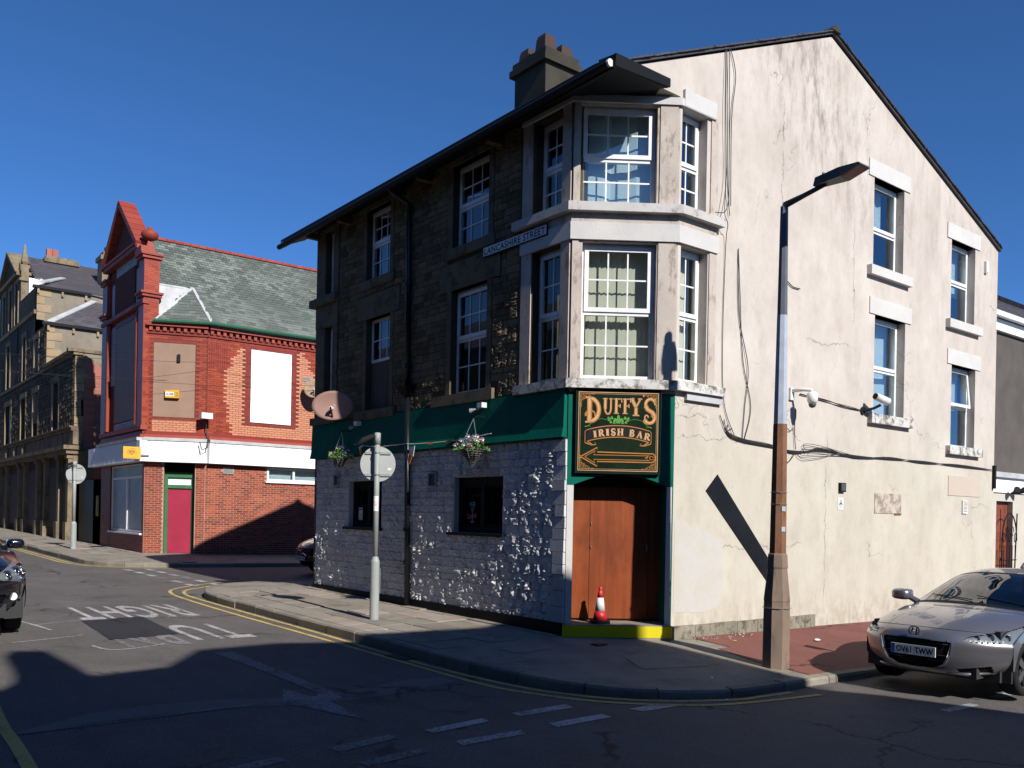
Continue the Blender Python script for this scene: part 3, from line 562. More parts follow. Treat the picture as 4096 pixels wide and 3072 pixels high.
# roof
def zr(x): return 8.01 + (10.20 - 8.01) * x / 5.06
sl = [(-.47, YB + .2), (-.47, -.05), (5.06, -.05), (5.06, YB + .2)]
b = MB(); top = [Vector((x, y, zr(x) + (.02))) for x, y in sl]; b.slab3(top, (0, 0, -.06))
b.slab3([(5.06, -.05, zr(5.06) + .02), (11.60, -.05, 7.80), (11.60, YB + .2, 7.80), (5.06, YB + .2, zr(5.06) + .02)], (0, 0, -.06))
roof = b.build('roof', mt['slate'], pub)
b = MB(); b.slab3([(-.47, -.41, 7.81), (.68, -.31, 7.89), (.80, -.0, 8.02), (.0, -.0, 8.05), (-.47, -.09, 7.85)], (0, 0, -.03)); b.build('canopy_lid', mt['slate'], pub)
for k in range(44):   # verge slates, slightly uneven
    x = .05 + k * .115
    if x > 5.0: break
    b = MB(); z = zr(x) + .02; b.slab3([(x, -.08 + rr(-.015, .01), z + rr(0, .012)), (x + .16, -.08 + rr(-.015, .01), z + .07), (x + .16, .25, z + .07), (x, .25, z)], (0, 0, -.022)); b.build('slate', mt['slate'], roof)
for k in range(70):
    x = 5.1 + k * .098
    if x > 11.52: break
    z = 10.22 - (x - 5.06) * (10.20 - 7.80) / 6.54; b = MB(); b.slab3([(x, -.08 + rr(-.012, .01), z + rr(0, .012)), (x + .14, -.08 + rr(-.012, .01), z - .05), (x + .14, .25, z - .05), (x, .25, z)], (0, 0, -.02)); b.build('slate', mt['slate'], roof)
b = MB(); b.slab3([(4.92, -.10, 10.18), (5.06, -.10, 10.30), (5.2, -.10, 10.18)], (0, YB + .3, 0)); b.build('ridge_tile', mt['chim'], roof)
# eaves: fascia board, soffit over the corner bay, gutters
b = MB()
sof = [(-.44, YB), (-.44, -.37), (.72, -.29), (1.0, -.02), (1.257, 0), (0, .905), (0, 9.1), (1.0, YB)]
b.slab3([(-.44, .905, 7.67), (-.44, YB, 7.67), (0, YB, 7.87), (0, .905, 7.87)], (0, 0, .03)); b.slab3([(-.44, -.38, 7.66), (0, .905, 7.87), (-.44, .905, 7.67)], (0, 0, .03)); b.slab3([(-.44, -.38, 7.66), (.66, -.29, 7.76), (0, .905, 7.87)], (0, 0, .03)); b.slab3([(.66, -.29, 7.76), (.80, -.02, 7.90), (.95, .22, 7.93), (0, .905, 7.87)], (0, 0, .03)); b.build('soffit', mt['black'], pub)
b = MB(); b.slab3([(-.475, YB + .05, 7.63), (-.475, -.4, 7.63), (-.475, -.4, 7.81), (-.475, YB + .05, 7.81)], (.025, 0, 0)); b.slab3([(-.475, -.42, 7.65), (.68, -.32, 7.77), (.68, -.32, 7.885), (-.475, -.42, 7.815)], (0, .03, 0)); b.slab3([(.68, -.32, 7.77), (.82, -.0, 7.9), (.82, -.0, 8.02), (.68, -.32, 7.885)], (-.03, .0, 0)); b.build('fascia_board', mt['black'], pub)
b = MB(); b.tube([(-.51, -.32, 7.70), (-.51, 4, 7.68), (-.51, YB + .2, 7.66)], .055, 8); b.build('gutter', mt['black'], pub)
b = MB(); b.tube([(-.51, -.36, 7.70), (-.51, -.325, 7.70)], .052, 8); b.build('gutter_end_cap', mt['white'], pub)
for y in (2.55, 4.6, 5.5, 7.6, 9.0): b = MB(); b.xbox(-.3, 0, y, y + .12, 7.68, 7.80); b.build('eaves_bracket', mt['ashlar_dark'], pub)
b = MB(); b.tube([(-.50, 5.28, 7.66), (-.36, 5.27, 7.56), (-.10, 5.24, 7.45), (-.09, 5.22, 6.2), (-.09, 5.19, 4.12)], .052, 10); b.tube([(-.09, 5.19, 4.0), (-.09, 5.13, 2.2), (-.08, 5.08, .18)], .052, 10)
dp = b.build('drainpipe', mt['blackgloss'], pub, smooth=True)
b = MB(); b.add([(-.02, 5.0, 4.12), (-.24, 5.0, 4.12), (-.24, 5.36, 4.12), (-.02, 5.36, 4.12), (-.03, 5.1, 3.96), (-.17, 5.1, 3.96), (-.17, 5.27, 3.96), (-.03, 5.27, 3.96)], [(0, 1, 2, 3), (4, 5, 6, 7), (0, 1, 5, 4), (1, 2, 6, 5), (2, 3, 7, 6), (3, 0, 4, 7)]); b.build('hopper', mt['black'], dp)
for z in (5.95, 4.45, 2.9, 1.5, .9): b = MB(); b.tube([(-.09, 5.14 + (z - 2) * .025, z), (-.09, 5.14 + (z - 2) * .025, z + .07)], .066, 10); b.build('pipe_collar', mt['blackgloss'], dp)
# chimney
cx0, cx1, cy0, cy1 = 3.2, 4.45, 6.35, 7.45
# ------------------------------------------------------------------ window builder
def window(parent, fr, o, rec=.12, split=.5, bars=(2, 1), bars2=None, mats='upvc', gl='glass', inner=None, sash=True, name='window', fw=.055, tilt=0.0, board=False, cols=None, innermat='blind', slats=0):
    u0, u1, v0, v1 = o; g = .004; u0 += g; u1 -= g; v0 += g; v1 -= g; m = mt[mats]; w1 = -rec; w0 = -rec - .07
    vm = v0 + (v1 - v0) * split if split else v1
    b = MB()
    holes = [rect(u0 + fw, u1 - fw, v0 + fw, (vm - .03) if split else v1 - fw)]
    if split: holes.append(rect(u0 + fw, u1 - fw, vm + .03, v1 - fw))
    b.prism(fr, rect(u0, u1, v0, v1), w0, w1, holes)
    W = b.build(name, m, parent)
    panes = [(u0 + fw, u1 - fw, v0 + fw, (vm - .03) if split else v1 - fw, bars2 if bars2 is not None else bars, False)]
    if split: panes.append((u0 + fw, u1 - fw, vm + .03, v1 - fw, bars, sash))
    for (a, c, d, e, br, sh) in panes:
        f2 = fr; ww = w1 - .02
        if sh:
            s = .05; zt = e
            f3 = fr
            if tilt:
                class T:   # a top-hung sash swung out at its foot
                    def P(s_, u, v, w=0): return fr.P(u, v, w + (zt - v) * tilt)
                f3 = T()
            k = MB(); k.prism(f3, rect(a - .012, c + .012, d - .012, e + .012), w1, w1 + .022, [rect(a + s, c - s, d + s, e - s)]); k.build('sash', m, W)
            k = MB(); k.prism(f3, rect(a + s, c - s, d + s, e - s), ww, ww + .006); k.build('pane', mt[gl], W); a += s; c -= s; d += s; e -= s; f2 = f3
        else:
            k = MB(); k.prism(fr, rect(a, c, d, e), ww, ww + .006); k.build('pane', mt[gl], W)
        if br and (br[0] or br[1]):
            for i in range(br[0]):
                uu = a + (c - a) * (i + 1) / (br[0] + 1); k = MB(); k.box(f2, uu - .011, uu + .011, d, e, ww + .006, ww + .016); k.build('glazing_bar', m, W)
            for i in range(br[1]):
                vv = d + (e - d) * (i + 1) / (br[1] + 1); k = MB(); k.box(f2, a, c, vv - .011, vv + .011, ww + .0065, ww + .0175); k.build('glazing_bar', m, W)
    if slats:
        n = slats; sw = (u1 - u0) / n
        for i in range(n):
            uc = u0 + sw * (i + .5); k = MB(); a_ = rr(.12, .32); hw = sw * .53
            k.add([fr.P(uc - hw, v0 + .04, -rec - .2 - a_ * hw), fr.P(uc + hw, v0 + .04, -rec - .2 + a_ * hw), fr.P(uc + hw, v1 - .02, -rec - .2 + a_ * hw), fr.P(uc - hw, v1 - .02, -rec - .2 - a_ * hw)], [(0, 1, 2, 3)]); k.build('blind_slat', mt[innermat], W)
    elif inner:
        (ua, ub, va, vb, folds) = inner; k = MB(); vs = []; n = max(2, int(folds * 6))
        for i in range(n + 1):
            t = i / n; u = u0 + (u1 - u0) * (ua + (ub - ua) * t); ww_ = -rec - .2 + .03 * math.sin(t * folds * 6.283) + .01 * math.sin(t * folds * 17)
            vs += [fr.P(u, v0 + (v1 - v0) * va, ww_), fr.P(u, v0 + (v1 - v0) * vb, ww_)]
        k.add(vs, [(2 * i, 2 * i + 2, 2 * i + 3, 2 * i + 1) for i in range(n)]); k.build('curtain', mt[innermat], W)
    return W
def lintel(parent, fr, o, ov, h, w_, mat, name='lintel', lift=0.0):
    return box1(name, mt[mat], parent, fr, o[0] - ov, o[1] + ov, o[3] + lift, o[3] + h + lift, -.28, w_)
def sill(parent, fr, o, ov, h, w_, mat, up=0.0): return box1('sill', mt[mat], parent, fr, o[0] - ov, o[1] + ov, o[2] - h + up, o[2] + up, -.2, w_)
# front windows
window(pub, FA, f_up[0], split=.48, inner=(0, .22, 0, 1, 2), innermat='frost'); window(pub, FA, f_up[1], split=.50)
window(pub, FA, f_mid[0], split=.52, slats=11, innermat='blindy', gl='glassd')
fm = f_mid[1]; window(pub, FA, (fm[0], fm[1], 4.77, fm[3]), split=0, bars=(2, 1), inner=(0, 1, 0, 1, 3), innermat='blindy', gl='glassd')
box1('window_board', m_stain('weathered_ply', (.085, .072, .058), (.115, .098, .08), (.05, .04, .03), (8, 8, .8), .7), pub, FA, fm[0] + .06, fm[1], fm[2], 4.76, -.16, -.13)
window(pub, FA, f_nar[0], split=.5, bars=(0, 0)); window(pub, FA, f_nar[1], split=.5, bars=(0, 0))
window(pub, FA, f_bay[0], split=.47, bars=(1, 1), rec=.14); window(pub, FA, f_bay[1], split=.49, bars=(1, 1), rec=.14, slats=6, innermat='blind', gl='glassd')
window(pub, CH, ch_op[0], split=.47, rec=.12, inner=(0, 1, 0, 1, 1.5), innermat='frost', gl='glassb'); window(pub, CH, ch_op[1], split=.49, rec=.12, slats=14, innermat='blind')  # net curtain carried up the whole opening, standing in for bright sky reflection above
window(pub, GA, g_bay[0], split=.45, bars=(1, 1), rec=.16, inner=(0, .5, 0, 1, 2), innermat='frost', gl='glassb'); window(pub, GA, g_bay[1], split=.49, bars=(1, 1), rec=.16, slats=7, innermat='blind')
window(pub, GA, gA[0], split=.45, bars=(0, 0), rec=.16, gl='glassb', inner=(0, .8, .5, 1, 2), innermat='frost'); window(pub, GA, gA[1], split=.47, bars=(0, 0), rec=.16, gl='glassb', inner=(0, 1, .0, 1, 1), innermat='frost')
window(pub, GA, gB[0], split=.5, bars=(0, 0), rec=.16, gl='glassb', inner=(0, 1, .4, 1, 1), innermat='frost'); window(pub, GA, gB[1], split=.5, bars=(0, 0), rec=.16, gl='glassb', tilt=.10, inner=(0, 1, .5, 1, 1), innermat='frost')
GLK = glass('tinted_pub_glass', (.3, .3, .28), 1.35, .8)
# ground floor black windows
for i, o in enumerate(f_gnd):
    u0, u1, v0, v1 = o; b = MB(); b.prism(FA, rect(u0, u1, v0, v1), -.20, -.10, [rect(u0 + .09, (u0 + u1) / 2 - .05, v0 + .1, v1 - .13), rect((u0 + u1) / 2 + .05, u1 - .09, v0 + .1, v1 - .13)])
    W = b.build('window', mt['black'], pub); b = MB(); b.prism(FA, rect(u0 + .05, u1 - .05, v0 + .05, v1 - .05), -.16, -.155); b.build('pane', GLK, W)
    for (a, c) in ((u0 + .10, (u0 + u1) / 2 - .06), ((u0 + u1) / 2 + .06, u1 - .10)):
        b = MB(); b.prism(FA, rect(a, c, v0 + .11, v1 - .14), -.152, -.13, [rect(a + .03, c - .03, v0 + .14, v1 - .17)]); b.build('casement', mt['black'], W)
    box1('sill', mt['black'], pub, FA, u0 - .08, u1 + .13, v0 - .05, v0 - .001, -.15, .07)
# lintels, sills and jamb strips, front
for o in f_up: sill(pub, FA, o, .22, .17, .05, 'ashlar_dark')
lintel(pub, FA, f_up[0], .25, .12, .03, 'ashlar_dark'); lintel(pub, FA, f_up[1], .25, .12, .03, 'ashlar_dark')
for o in f_mid: lintel(pub, FA, o, .35, .46, .025, 'ashlar_dark')
box1('sill', mt['ashlar_dark'], pub, FA, 2.66, 4.44, 3.67, 3.845, -.2, .08); box1('sill', mt['ashlar_dark'], pub, FA, 5.72, 7.25, 3.64, 3.815, -.2, .08)
for o in f_up + f_mid:
    for (a, c) in ((o[0] - .13, o[0] - .001), (o[1] + .001, o[1] + .13)):
        if o is f_mid[0] or o is f_mid[1] or True: box1('jamb_stone', mt['ashlar_dark'], pub, FA, a, c, o[2], o[3], -.2, .012)
# rear corner bay, dark stone dressings
for (o, zt) in ((f_nar[0], 7.9), (f_nar[1], 6.22)):
    box1('pier', mt['ashlar_dark'], pub, FA, 8.72 + .001, 9.12, o[2], o[3], -.2, .03); box1('pier', mt['ashlar_dark'], pub, FA, 8.12, 8.329, o[2], o[3], -.2, .03)
    box1('lintel', mt['ashlar_dark'], pub, FA, 8.1, 9.12, o[3] + .001, zt, -.2, .04)
box1('string_course', mt['ashlar_dark'], pub, FA, 8.1, 9.3, 6.23, 6.39, -.2, .12); box1('string_course', mt['ashlar_dark'], pub, FA, 8.08, 9.2, 3.68, 3.83, -.2, .10)
# corner bay dressings: continuous bands wrapping three faces
class Wrap:
    """the three faces of the bay, offset outward: segments front (y from 2.03 down to .905), chamfer, gable (x to 2.12)"""
def band(name, mat, z0, z1, off, ya=2.05, xb=2.10, inn_=.25, slope=0.0):
    n1 = Vector((-1, 0)); n2 = Vector((-.905, -1.257)).normalized(); n3 = Vector((0, -1))
    def corner(p, a, c):   # mitre offset
        m_ = (a + c).normalized(); return lambda d: Vector((p[0], p[1])) + m_ * d / m_.dot(a)
    P = [lambda d: Vector((0, ya)) + n1 * d, corner((0, .905), n1, n2), corner((1.257, 0), n2, n3), lambda d: Vector((xb, 0)) + n3 * d]
    out = [p(off) for p in P]; inr = [p(-inn_) for p in P]
    for i, nm in enumerate(('a', 'b', 'c')):
        b = MB(); o0, o1, i0, i1 = out[i], out[i + 1], inr[i], inr[i + 1]
        b.add([(o0.x, o0.y, z0), (o1.x, o1.y, z0), (i1.x, i1.y, z0), (i0.x, i0.y, z0), (o0.x, o0.y, z1 - slope), (o1.x, o1.y, z1 - slope), (i1.x, i1.y, z1), (i0.x, i0.y, z1)], [(0, 1, 2, 3), (4, 5, 6, 7), (0, 1, 5, 4), (1, 2, 6, 5), (2, 3, 7, 6), (3, 0, 4, 7)])
        b.build(name, mt[mat], pub)
band('bay_sill', 'baysill', 6.20, 6.335, .13, 2.16, 2.16, slope=.01)
band('bay_lintel', 'bayband', 5.81, 6.06, .045, 2.05, 2.12); band('bay_course', 'yard', 6.062, 6.198, .02, 2.03, 2.10)
band('bay_lintel', 'bayband', 7.79, 7.895, .045, 2.05, 2.02)
box1('bay_lintel', mt['bayband'], pub, GA, 1.30, 2.02, 7.80, 8.04, -.2, .05)
band('bay_sill', 'dirtsill', 3.665, 3.815, .11, 2.08, 2.27, slope=.015)
# piers of the bay
def pier(fr, u0, u1, v0, v1, w_=.018): box1('pier', mt['yard'], pub, fr, u0, u1, v0, v1, -.22, w_)
for (v0, v1) in ((6.336, 7.789), (3.816, 5.809)):
    pier(FA, 1.80, 2.04, v0, v1); pier(FA, .93, 1.12, v0, v1); pier(CH, .01, .10, v0, v1); pier(CH, 1.26, 1.52, v0, v1); pier(GA, 1.94, 2.10, v0, v1, .02)
# gable lintels and sills
for o in gA + gB:
    lintel(pub, GA, o, .20, .30, .02, 'sillw'); sill(pub, GA, o, .20, .17, .10, 'dirtsill' if o in (gA[1], gB[1]) else 'sillw')
# green fascia along the front, with a raised lower edge
b = MB(); vs = [(0, 3.68), (-.05, 3.68), (-.07, 3.10), (-.10, 2.96), (0, 2.96)]
pr = [FA.P(u, z, -x) for u in (.93, 9.16) for (x, z) in vs]; b.add(pr, [(0, 1, 2, 3, 4), (5, 6, 7, 8, 9)] + [(i, (i + 1) % 5, (i + 1) % 5 + 5, i + 5) for i in range(5)]); b.build('fascia', mt['green'], pub)
# the recessed double door, step and reveals
b = MB()
for (a, c) in ((.0, .10), (1.45, CHL - .05)): b.box(CH, a, c, .22, 2.28, -.43, -.005) if False else None
DR = -.42
for (a, c) in ((.10, .38), (.385, 1.20), (1.205, 1.45)): pass
dfr = MB(); dfr.prism(CH, rect(-.02, 1.56, .28, 2.50), DR - .06, DR - .03); door_back = dfr.build('door_frame', mt['woodd'], pub)
for (a, c) in ((.02, .395), (.402, 1.275), (1.281, 1.54)):
    k = MB(); k.prism(CH, rect(a, c, .31, 2.26), DR - .03, DR + .012); k.build('door_leaf', mt['wood'], pub)
prism1('door_lintel', mt['black'], pub, CH, rect(.03, 1.54, 2.26, 2.5), DR - .06, DR + .03)
for z in (1.35, 1.70): box1('door_bolt', mt['steel'], pub, CH, .415, .424, z, z + .04, DR + .012, DR + .03)
box1('door_handle', mt['steel'], pub, CH, 1.25, 1.262, 1.32, 1.42, DR + .012, DR + .04)
# left reveal, painted stone return
box1('door_reveal', mt['sillw'], pub, CH, .004, .098, .22, 2.27, -.40, .004); box1('door_reveal', mt['sillw'], pub, CH, 1.452, 1.53, .22, 2.27, -.40, .004)
st_ = MB(); st_.prism(CH, rect(-.03, 1.53, -.3, .275), -.45, .14); st_.build('door_step', mt['concrete'], pub); prism1('painted_riser', mt['stepyellow'], pub, CH, rect(-.04, 1.535, .10, .262), .10, .145)
# plinths
box1('plinth', mt['black'], pub, FA, .93, 8.98, -.5, .275, -.1, .055)
b = MB(); x = 1.27
while x < 4.83:
    l = rr(.45, .8); k = MB(); k.box(GA, x, min(x + l, 4.84) - .008, -.4, .245 + rr(-.008, .008), -.1, .05 + rr(0, .012)); k.build('plinth_stone', mt['oldplinth'], pub); x += l
# quoin column painted white-grey at corner left of the door
z = .28
while z < 2.93:
    h = rr(.14, .24); k = MB(); ww = rr(.18, .34); k.box(FA, .912, .912 + ww, z, min(z + h, 2.94) - .01, -.05, rr(.02, .05)); k.build('quoin', mt['painted'], pub); z += h
# vents
def vent(parent, fr, u0, u1, v0, v1, mat='white', n=7, w_=.03):
    V = MB(); V.prism(fr, rect(u0, u1, v0, v1), .0, w_, [rect(u0 + .025, u1 - .025, v0 + .02, v1 - .02)]); V = V.build('vent', mt[mat], parent)
    for i in range(n):
        z = v0 + .02 + (v1 - v0 - .04) * (i + .5) / n; h = (v1 - v0) / n * .32; k = MB(); k.add([fr.P(u0 + .025, z + h, .006), fr.P(u1 - .025, z + h, .006), fr.P(u1 - .025, z - h, w_), fr.P(u0 + .025, z - h, w_)], [(0, 1, 2, 3)]); k.build('vent_louvre', mt[mat], V)
vent(pub, FA, 7.90, 8.13, 2.36, 2.60, 'grey_metal', 6, .05); vent(pub, FA, 4.27, 4.52, 2.29, 2.54, 'grey_metal', 7, .05); vent(pub, GA, 10.10, 10.32, 2.04, 2.31, 'white', 8)
# patches on the gable
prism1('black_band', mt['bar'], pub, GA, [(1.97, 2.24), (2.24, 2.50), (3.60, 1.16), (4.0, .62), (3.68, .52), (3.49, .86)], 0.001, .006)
prism1('flaked_plaster_patch', m_stain('flaked_patch', (.42, .37, .32), (.45, .40, .345), (.20, .155, .125), (4, 4, 4), .9, .9, .44), pub, GA, rect(6.72, 7.66, 1.99, 2.36), 0, .012)
prism1('render_repair', m_stain('render_repair', (.42, .36, .30), (.46, .395, .33), (.30, .21, .14), (4, 4, 4), .6, .9, .6), pub, GA, rect(9.5, 10.9, 2.40, 2.80), 0, .012)
prism1('paint_patch', m_stain('pale_paint_patch', (.415, .405, .385), (.44, .425, .40), (.42, .39, .34), (2, 2, 2), .9, .85, .45), pub, GA, [(1.3, .45), (2.0, .42), (2.33, .5), (2.42, .9), (2.36, 1.3), (2.42, 1.5), (2.1, 1.58), (1.9, 1.72), (1.7, 1.66), (1.5, 1.8), (1.3, 1.78)], 0, .003)
box1('rusty_strip', mt['lamprust'], pub, GA, 7.42, 7.66, 1.97, 2.0, 0, .02)
prism1('lead_strip', mt['lead'], pub, GA, rect(1.45, 2.26, 3.55, 3.662), 0, .06)
# stones ---------------------------------------------------------------
def rock_variant(nx=5, nz=4, seed=0, amp=1.0):
    rnd = random.Random(seed); vs = []; ph = [rnd.uniform(0, 6) for _ in range(4)]
    for j in range(nz + 1):
        for i in range(nx + 1):
            e = min(i, nx - i, j, nz - j); ev = min(j, nz - j); eu = min(i, nx - i); h = (.05 * rnd.random() if eu == 0 else .42 + .3 * rnd.random()) if e == 0 else (.38 + .5 * rnd.random() + .22 * math.sin(i * 1.7 + ph[0]) * math.sin(j * 1.9 + ph[1])) * (1 if e > 1 else .75)
            vs.append(((i + (0 if e == 0 else rnd.uniform(-.28, .28))) / nx, (j + (0 if e == 0 else rnd.uniform(-.28, .28))) / nz, h * amp))
    fs = [(j * (nx + 1) + i, j * (nx + 1) + i + 1, (j + 1) * (nx + 1) + i + 1, (j + 1) * (nx + 1) + i) for j in range(nz) for i in range(nx)]
    # rim going back to the wall
    ring = [i for i in range(nx + 1)] + [j * (nx + 1) + nx for j in range(1, nz + 1)] + [nz * (nx + 1) + i for i in range(nx - 1, -1, -1)] + [j * (nx + 1) for j in range(nz - 1, 0, -1)]
    n0 = len(vs); vs += [(vs[i][0], vs[i][1], -.6) for i in ring]; m = len(ring)
    fs += [(ring[k], ring[(k + 1) % m], n0 + (k + 1) % m, n0 + k) for k in range(m)]
    return vs, fs
ROCKS = [rock_variant(6, 4, s) for s in range(20)]; SMALL = [rock_variant(3, 2, 50 + s) for s in range(10)]; FLAT = [([(0, 0, 1), (1, 0, 1), (1, 1, 1), (0, 1, 1), (0, 0, -.6), (1, 0, -.6), (1, 1, -.6), (0, 1, -.6)], [(0, 1, 2, 3), (0, 1, 5, 4), (1, 2, 6, 5), (2, 3, 7, 6), (3, 0, 4, 7)])] * 8
_mc = {}
def var_mesh(kind, var, k, mat, fr):
    key = (kind, k, mat.name, fr.U.to_tuple(2), fr.N.to_tuple(2))
    if key in _mc: return _mc[key]
    vs, fs = var[k]; me = bpy.data.meshes.new(kind); F0 = Fr((0, 0, 0), fr.U, fr.N)
    # mesh in frame axes; scaled per object along world axes for axis aligned frames via a matrix
    me.from_pydata([(v[0], v[2], v[1]) for v in vs], [], fs); at = me.attributes.new('rnd', 'FLOAT', 'FACE'); q = R(); at.data.foreach_set('value', [q] * len(fs)); me.materials.append(mat)
    _mc[key] = me; return me
def pieces(parent, fr, recs, mat, name, var, maxn=300, depth=(.02, .045), near=None, stuffname=None):
    """recs: list of (u0,u1,v0,v1). The first maxn become objects, the rest one joined part"""
    recs = list(recs)
    if near: recs.sort(key=near)
    off = wloc(parent) if parent else Vector((0, 0, 0)); rest = MB()
    for i, (u0, u1, v0, v1) in enumerate(recs):
        k = random.randrange(len(var)); d = rr(*depth); flip = R() < .5
        if i < maxn:
            me = var_mesh(name, var, k, mat, fr); o = bpy.data.objects.new(name, me); COL.objects.link(o); o.parent = parent
            org = fr.P(u0, v0, 0) - off
            ux = fr.U * (u1 - u0); wy = fr.N * d; vz = Vector((0, 0, v1 - v0))
            if flip: org = org + ux; ux = -ux
            M = Matrix(((ux.x, wy.x, vz.x, org.x), (ux.y, wy.y, vz.y, org.y), (ux.z, wy.z, vz.z, org.z), (0, 0, 0, 1))); o.matrix_local = M
        else:
            vs, fs = var[k]; rest.add([fr.P(u0 + (u1 - u0) * ((1 - v[0]) if flip else v[0]), v0 + (v1 - v0) * v[1], d * v[2]) for v in vs], fs)
    if rest.v:
        me = rest; o = me.build(stuffname or name, mat, parent, kind='stuff')
def courses(u0, u1, v0, v1, hr, lr, holes, gap=.008, stagger=None):
    out = []; v = v0; row = 0
    while v < v1 - .03:
        h = rr(*hr); ve = min(v + h, v1); segs = [(u0, u1)]
        for (a, c, d, e) in holes:
            if ve - v > 0 and min(ve, e) - max(v, d) > .25 * (ve - v):
                ns = []
                for (s, t) in segs:
                    if c <= s or a >= t: ns.append((s, t)); continue
                    if a > s: ns.append((s, a))
                    if c < t: ns.append((c, t))
                segs = ns
        for (s, t) in segs:
            if t - s < .05: continue
            if stagger: x = s - (stagger * (row % 2)) + ((-s) % stagger) * 0
            else: x = s
            x = s; first = True
            while x < t - .001:
                l = rr(*lr)
                if stagger and first and row % 2: l = l * .5
                first = False
                e_ = x + l
                if t - e_ < lr[0] * .45: e_ = t
                e_ = min(e_, t); out.append((x + gap / 2, e_ - gap / 2, v + gap / 2, ve - gap / 2)); x = e_
        v = ve; row += 1
    return out
hp = [(o[0] - .01, o[1] + .01, o[2] - .06, o[3] + .02) for o in f_gnd] + [(7.88, 8.15, 2.34, 2.62), (4.25, 4.54, 2.27, 2.56)]
cp = courses(1.15, 8.98, .28, 2.93, (.11, .18), (.16, .36), hp, .007)
pieces(pub, FA, cp, mt['painted'], 'painted_stone', ROCKS, 300, (.03, .075), near=lambda r_: r_[0])
hd = [(o[0] - .14, o[1] + .14, o[2] - .18, o[3] + .13) for o in f_up] + [(f_mid[0][0] - .36, f_mid[0][1] + .36, 5.62, 6.10), (f_mid[1][0] - .36, f_mid[1][1] + .36, 5.6, 6.10)] + [(o[0] - .14, o[1] + .14, 3.6, 5.7) for o in f_mid] + [(2.6, 4.5, 3.6, 3.86), (5.7, 7.3, 3.6, 3.83)]
cdk = courses(2.10, 8.10, 3.70, 7.86, (.085, .14), (.16, .40), hd, .012)
pieces(pub, FA, cdk, mt['dark'], 'stone', ROCKS, 300, (.015, .05), near=lambda r_: r_[0] + .6 * r_[2])
# chimney
cx0, cx1, cy0, cy1 = 3.2, 4.05, 5.40, 6.42
b = MB()
b.xbox(cx0, cx1, cy0, cy1, 9.0, 11.22); b.xbox(cx0 - .09, cx1 + .09, cy0 - .09, cy1 + .09, 11.22, 11.36); b.xbox(cx0 - .04, cx1 + .04, cy0 - .04, cy1 + .04, 11.36, 11.50); b.xbox(cx0 + .08, cx1 - .08, cy0 + .08, cy1 - .08, 11.50, 11.56)
chim = b.build('chimney', mt['chim'], pub)
for (x, y, h) in ((3.42, 6.22, .28), (3.40, 5.64, .36), (3.86, 5.64, .27), (3.88, 6.2, .25)):
    b = MB(); b.lathe((x, y, 11.45), [(.24, 0), (.20, h), (.185, h + .02), (.185, h + .05), (.13, h + .05), (.13, .1)], 4, rot=.785); b.build('chimney_pot', mt['pot'], chim)
# ------------------------------------------------------------------ red brick corner building
bk = empty('brick_building', (.25, 21.87, .2), 'red and peach brick corner building with slate roof, stepped gable and boarded windows', 'building')
Pa = Vector((.25, 22.62, 0)); Pb = Vector((2.05, 21.87, 0)); bL = (Pb - Pa).length
BL = Fr((.25, 0, 0), (0, 1, 0), (-1, 0, 0)); BC = Fr(Pa, Pb - Pa, (Pa - Pb).cross(Vector((0, 0, 1)))); BR = Fr((0, 21.87, 0), (1, 0, 0), (0, -1, 0))
if BC.N.y > 0: BC.N = -BC.N
XE = 16.0
prism1('left_wall', mt['brickgm'], bk, BL, [(22.62, -.6), (29.5, -.6), (29.5, 4.3), (28.1, 4.3), (28.1, 9.9), (27.4, 10.3), (27.2, 11.0), (25.4, 12.7), (23.7, 11.0), (23.3, 10.3), (22.62, 9.9)], -.35, 0, [rect(22.85, 26.9, 1.0, 3.38)])
prism1('corner_wall', mt['brickm'], bk, BC, [(0, -.6), (.62, -.6), (.62, 3.5), (1.62, 3.5), (1.62, -.6), (bL, -.6), (bL, 8.2), (0, 8.2)], -.3, 0)
prism1('side_wall', mt['brickm'], bk, BR, rect(2.05, XE, -.6, 8.2), -.3, 0, [rect(4.25, 6.32, 2.9, 3.4)])
prism1('upper_backing', mt['brickgm'], bk, BR, rect(2.05, XE, 4.4, 8.19), .001, .004)
prism1('upper_backing', mt['brickgm'], bk, BC, rect(0, bL, 4.4, 8.19), .001, .004)
def bricks(fr, u0, u1, v0, v1, mat, holes=(), maxn=0, zone=None, gap=.014, d=(.004, .007), L=.225, H=.075):
    out = []; row = 0; v = v0
    while v < v1 - .02:
        u = u0 - (L / 2 if row % 2 else 0)
        while u < u1 - .01:
            a = max(u, u0) + gap / 2; c = min(u + L, u1) - gap / 2; uc = (u + L / 2); vc = v + H / 2; u += L
            if c - a < .04: continue
            if any(h[0] < (a + c) / 2 < h[1] and h[2] < vc < h[3] for h in holes): continue
            if zone and not zone(uc, vc): continue
            out.append((a, c, v + gap / 2, min(v + H, v1) - gap / 2))
        v += H; row += 1
    pieces(bk, fr, out, mt[mat], 'brick', FLAT, maxn, d)
def gsl(x): return .30
sur = (3.36, 5.34, 4.86, 7.72)
def inpeach(u, v):
    xl = 3.30 - (7.7 - v) * .6 if v > 6.8 else (2.76 if v > 5.2 else 2.76 + (5.2 - v) * .22)
    xr = 5.55 + (7.7 - v) * .55 if v > 6.6 else 6.2
    xr = xr if v > 4.9 else 6.6
    st = .05 * math.sin(v * 42); return xl + st < u < xr + st and v < 7.72
bricks(BR, 2.05, 7.2, .25, 3.42, 'brick', [(4.2, 6.4, 2.85, 3.45), (2.66, 3.05, 3.09, 3.34)])
bricks(BC, .005, .60, .25, 3.42, 'brick', maxn=110); bricks(BC, 1.64, bL - .005, .25, 3.42, 'brick', maxn=70)
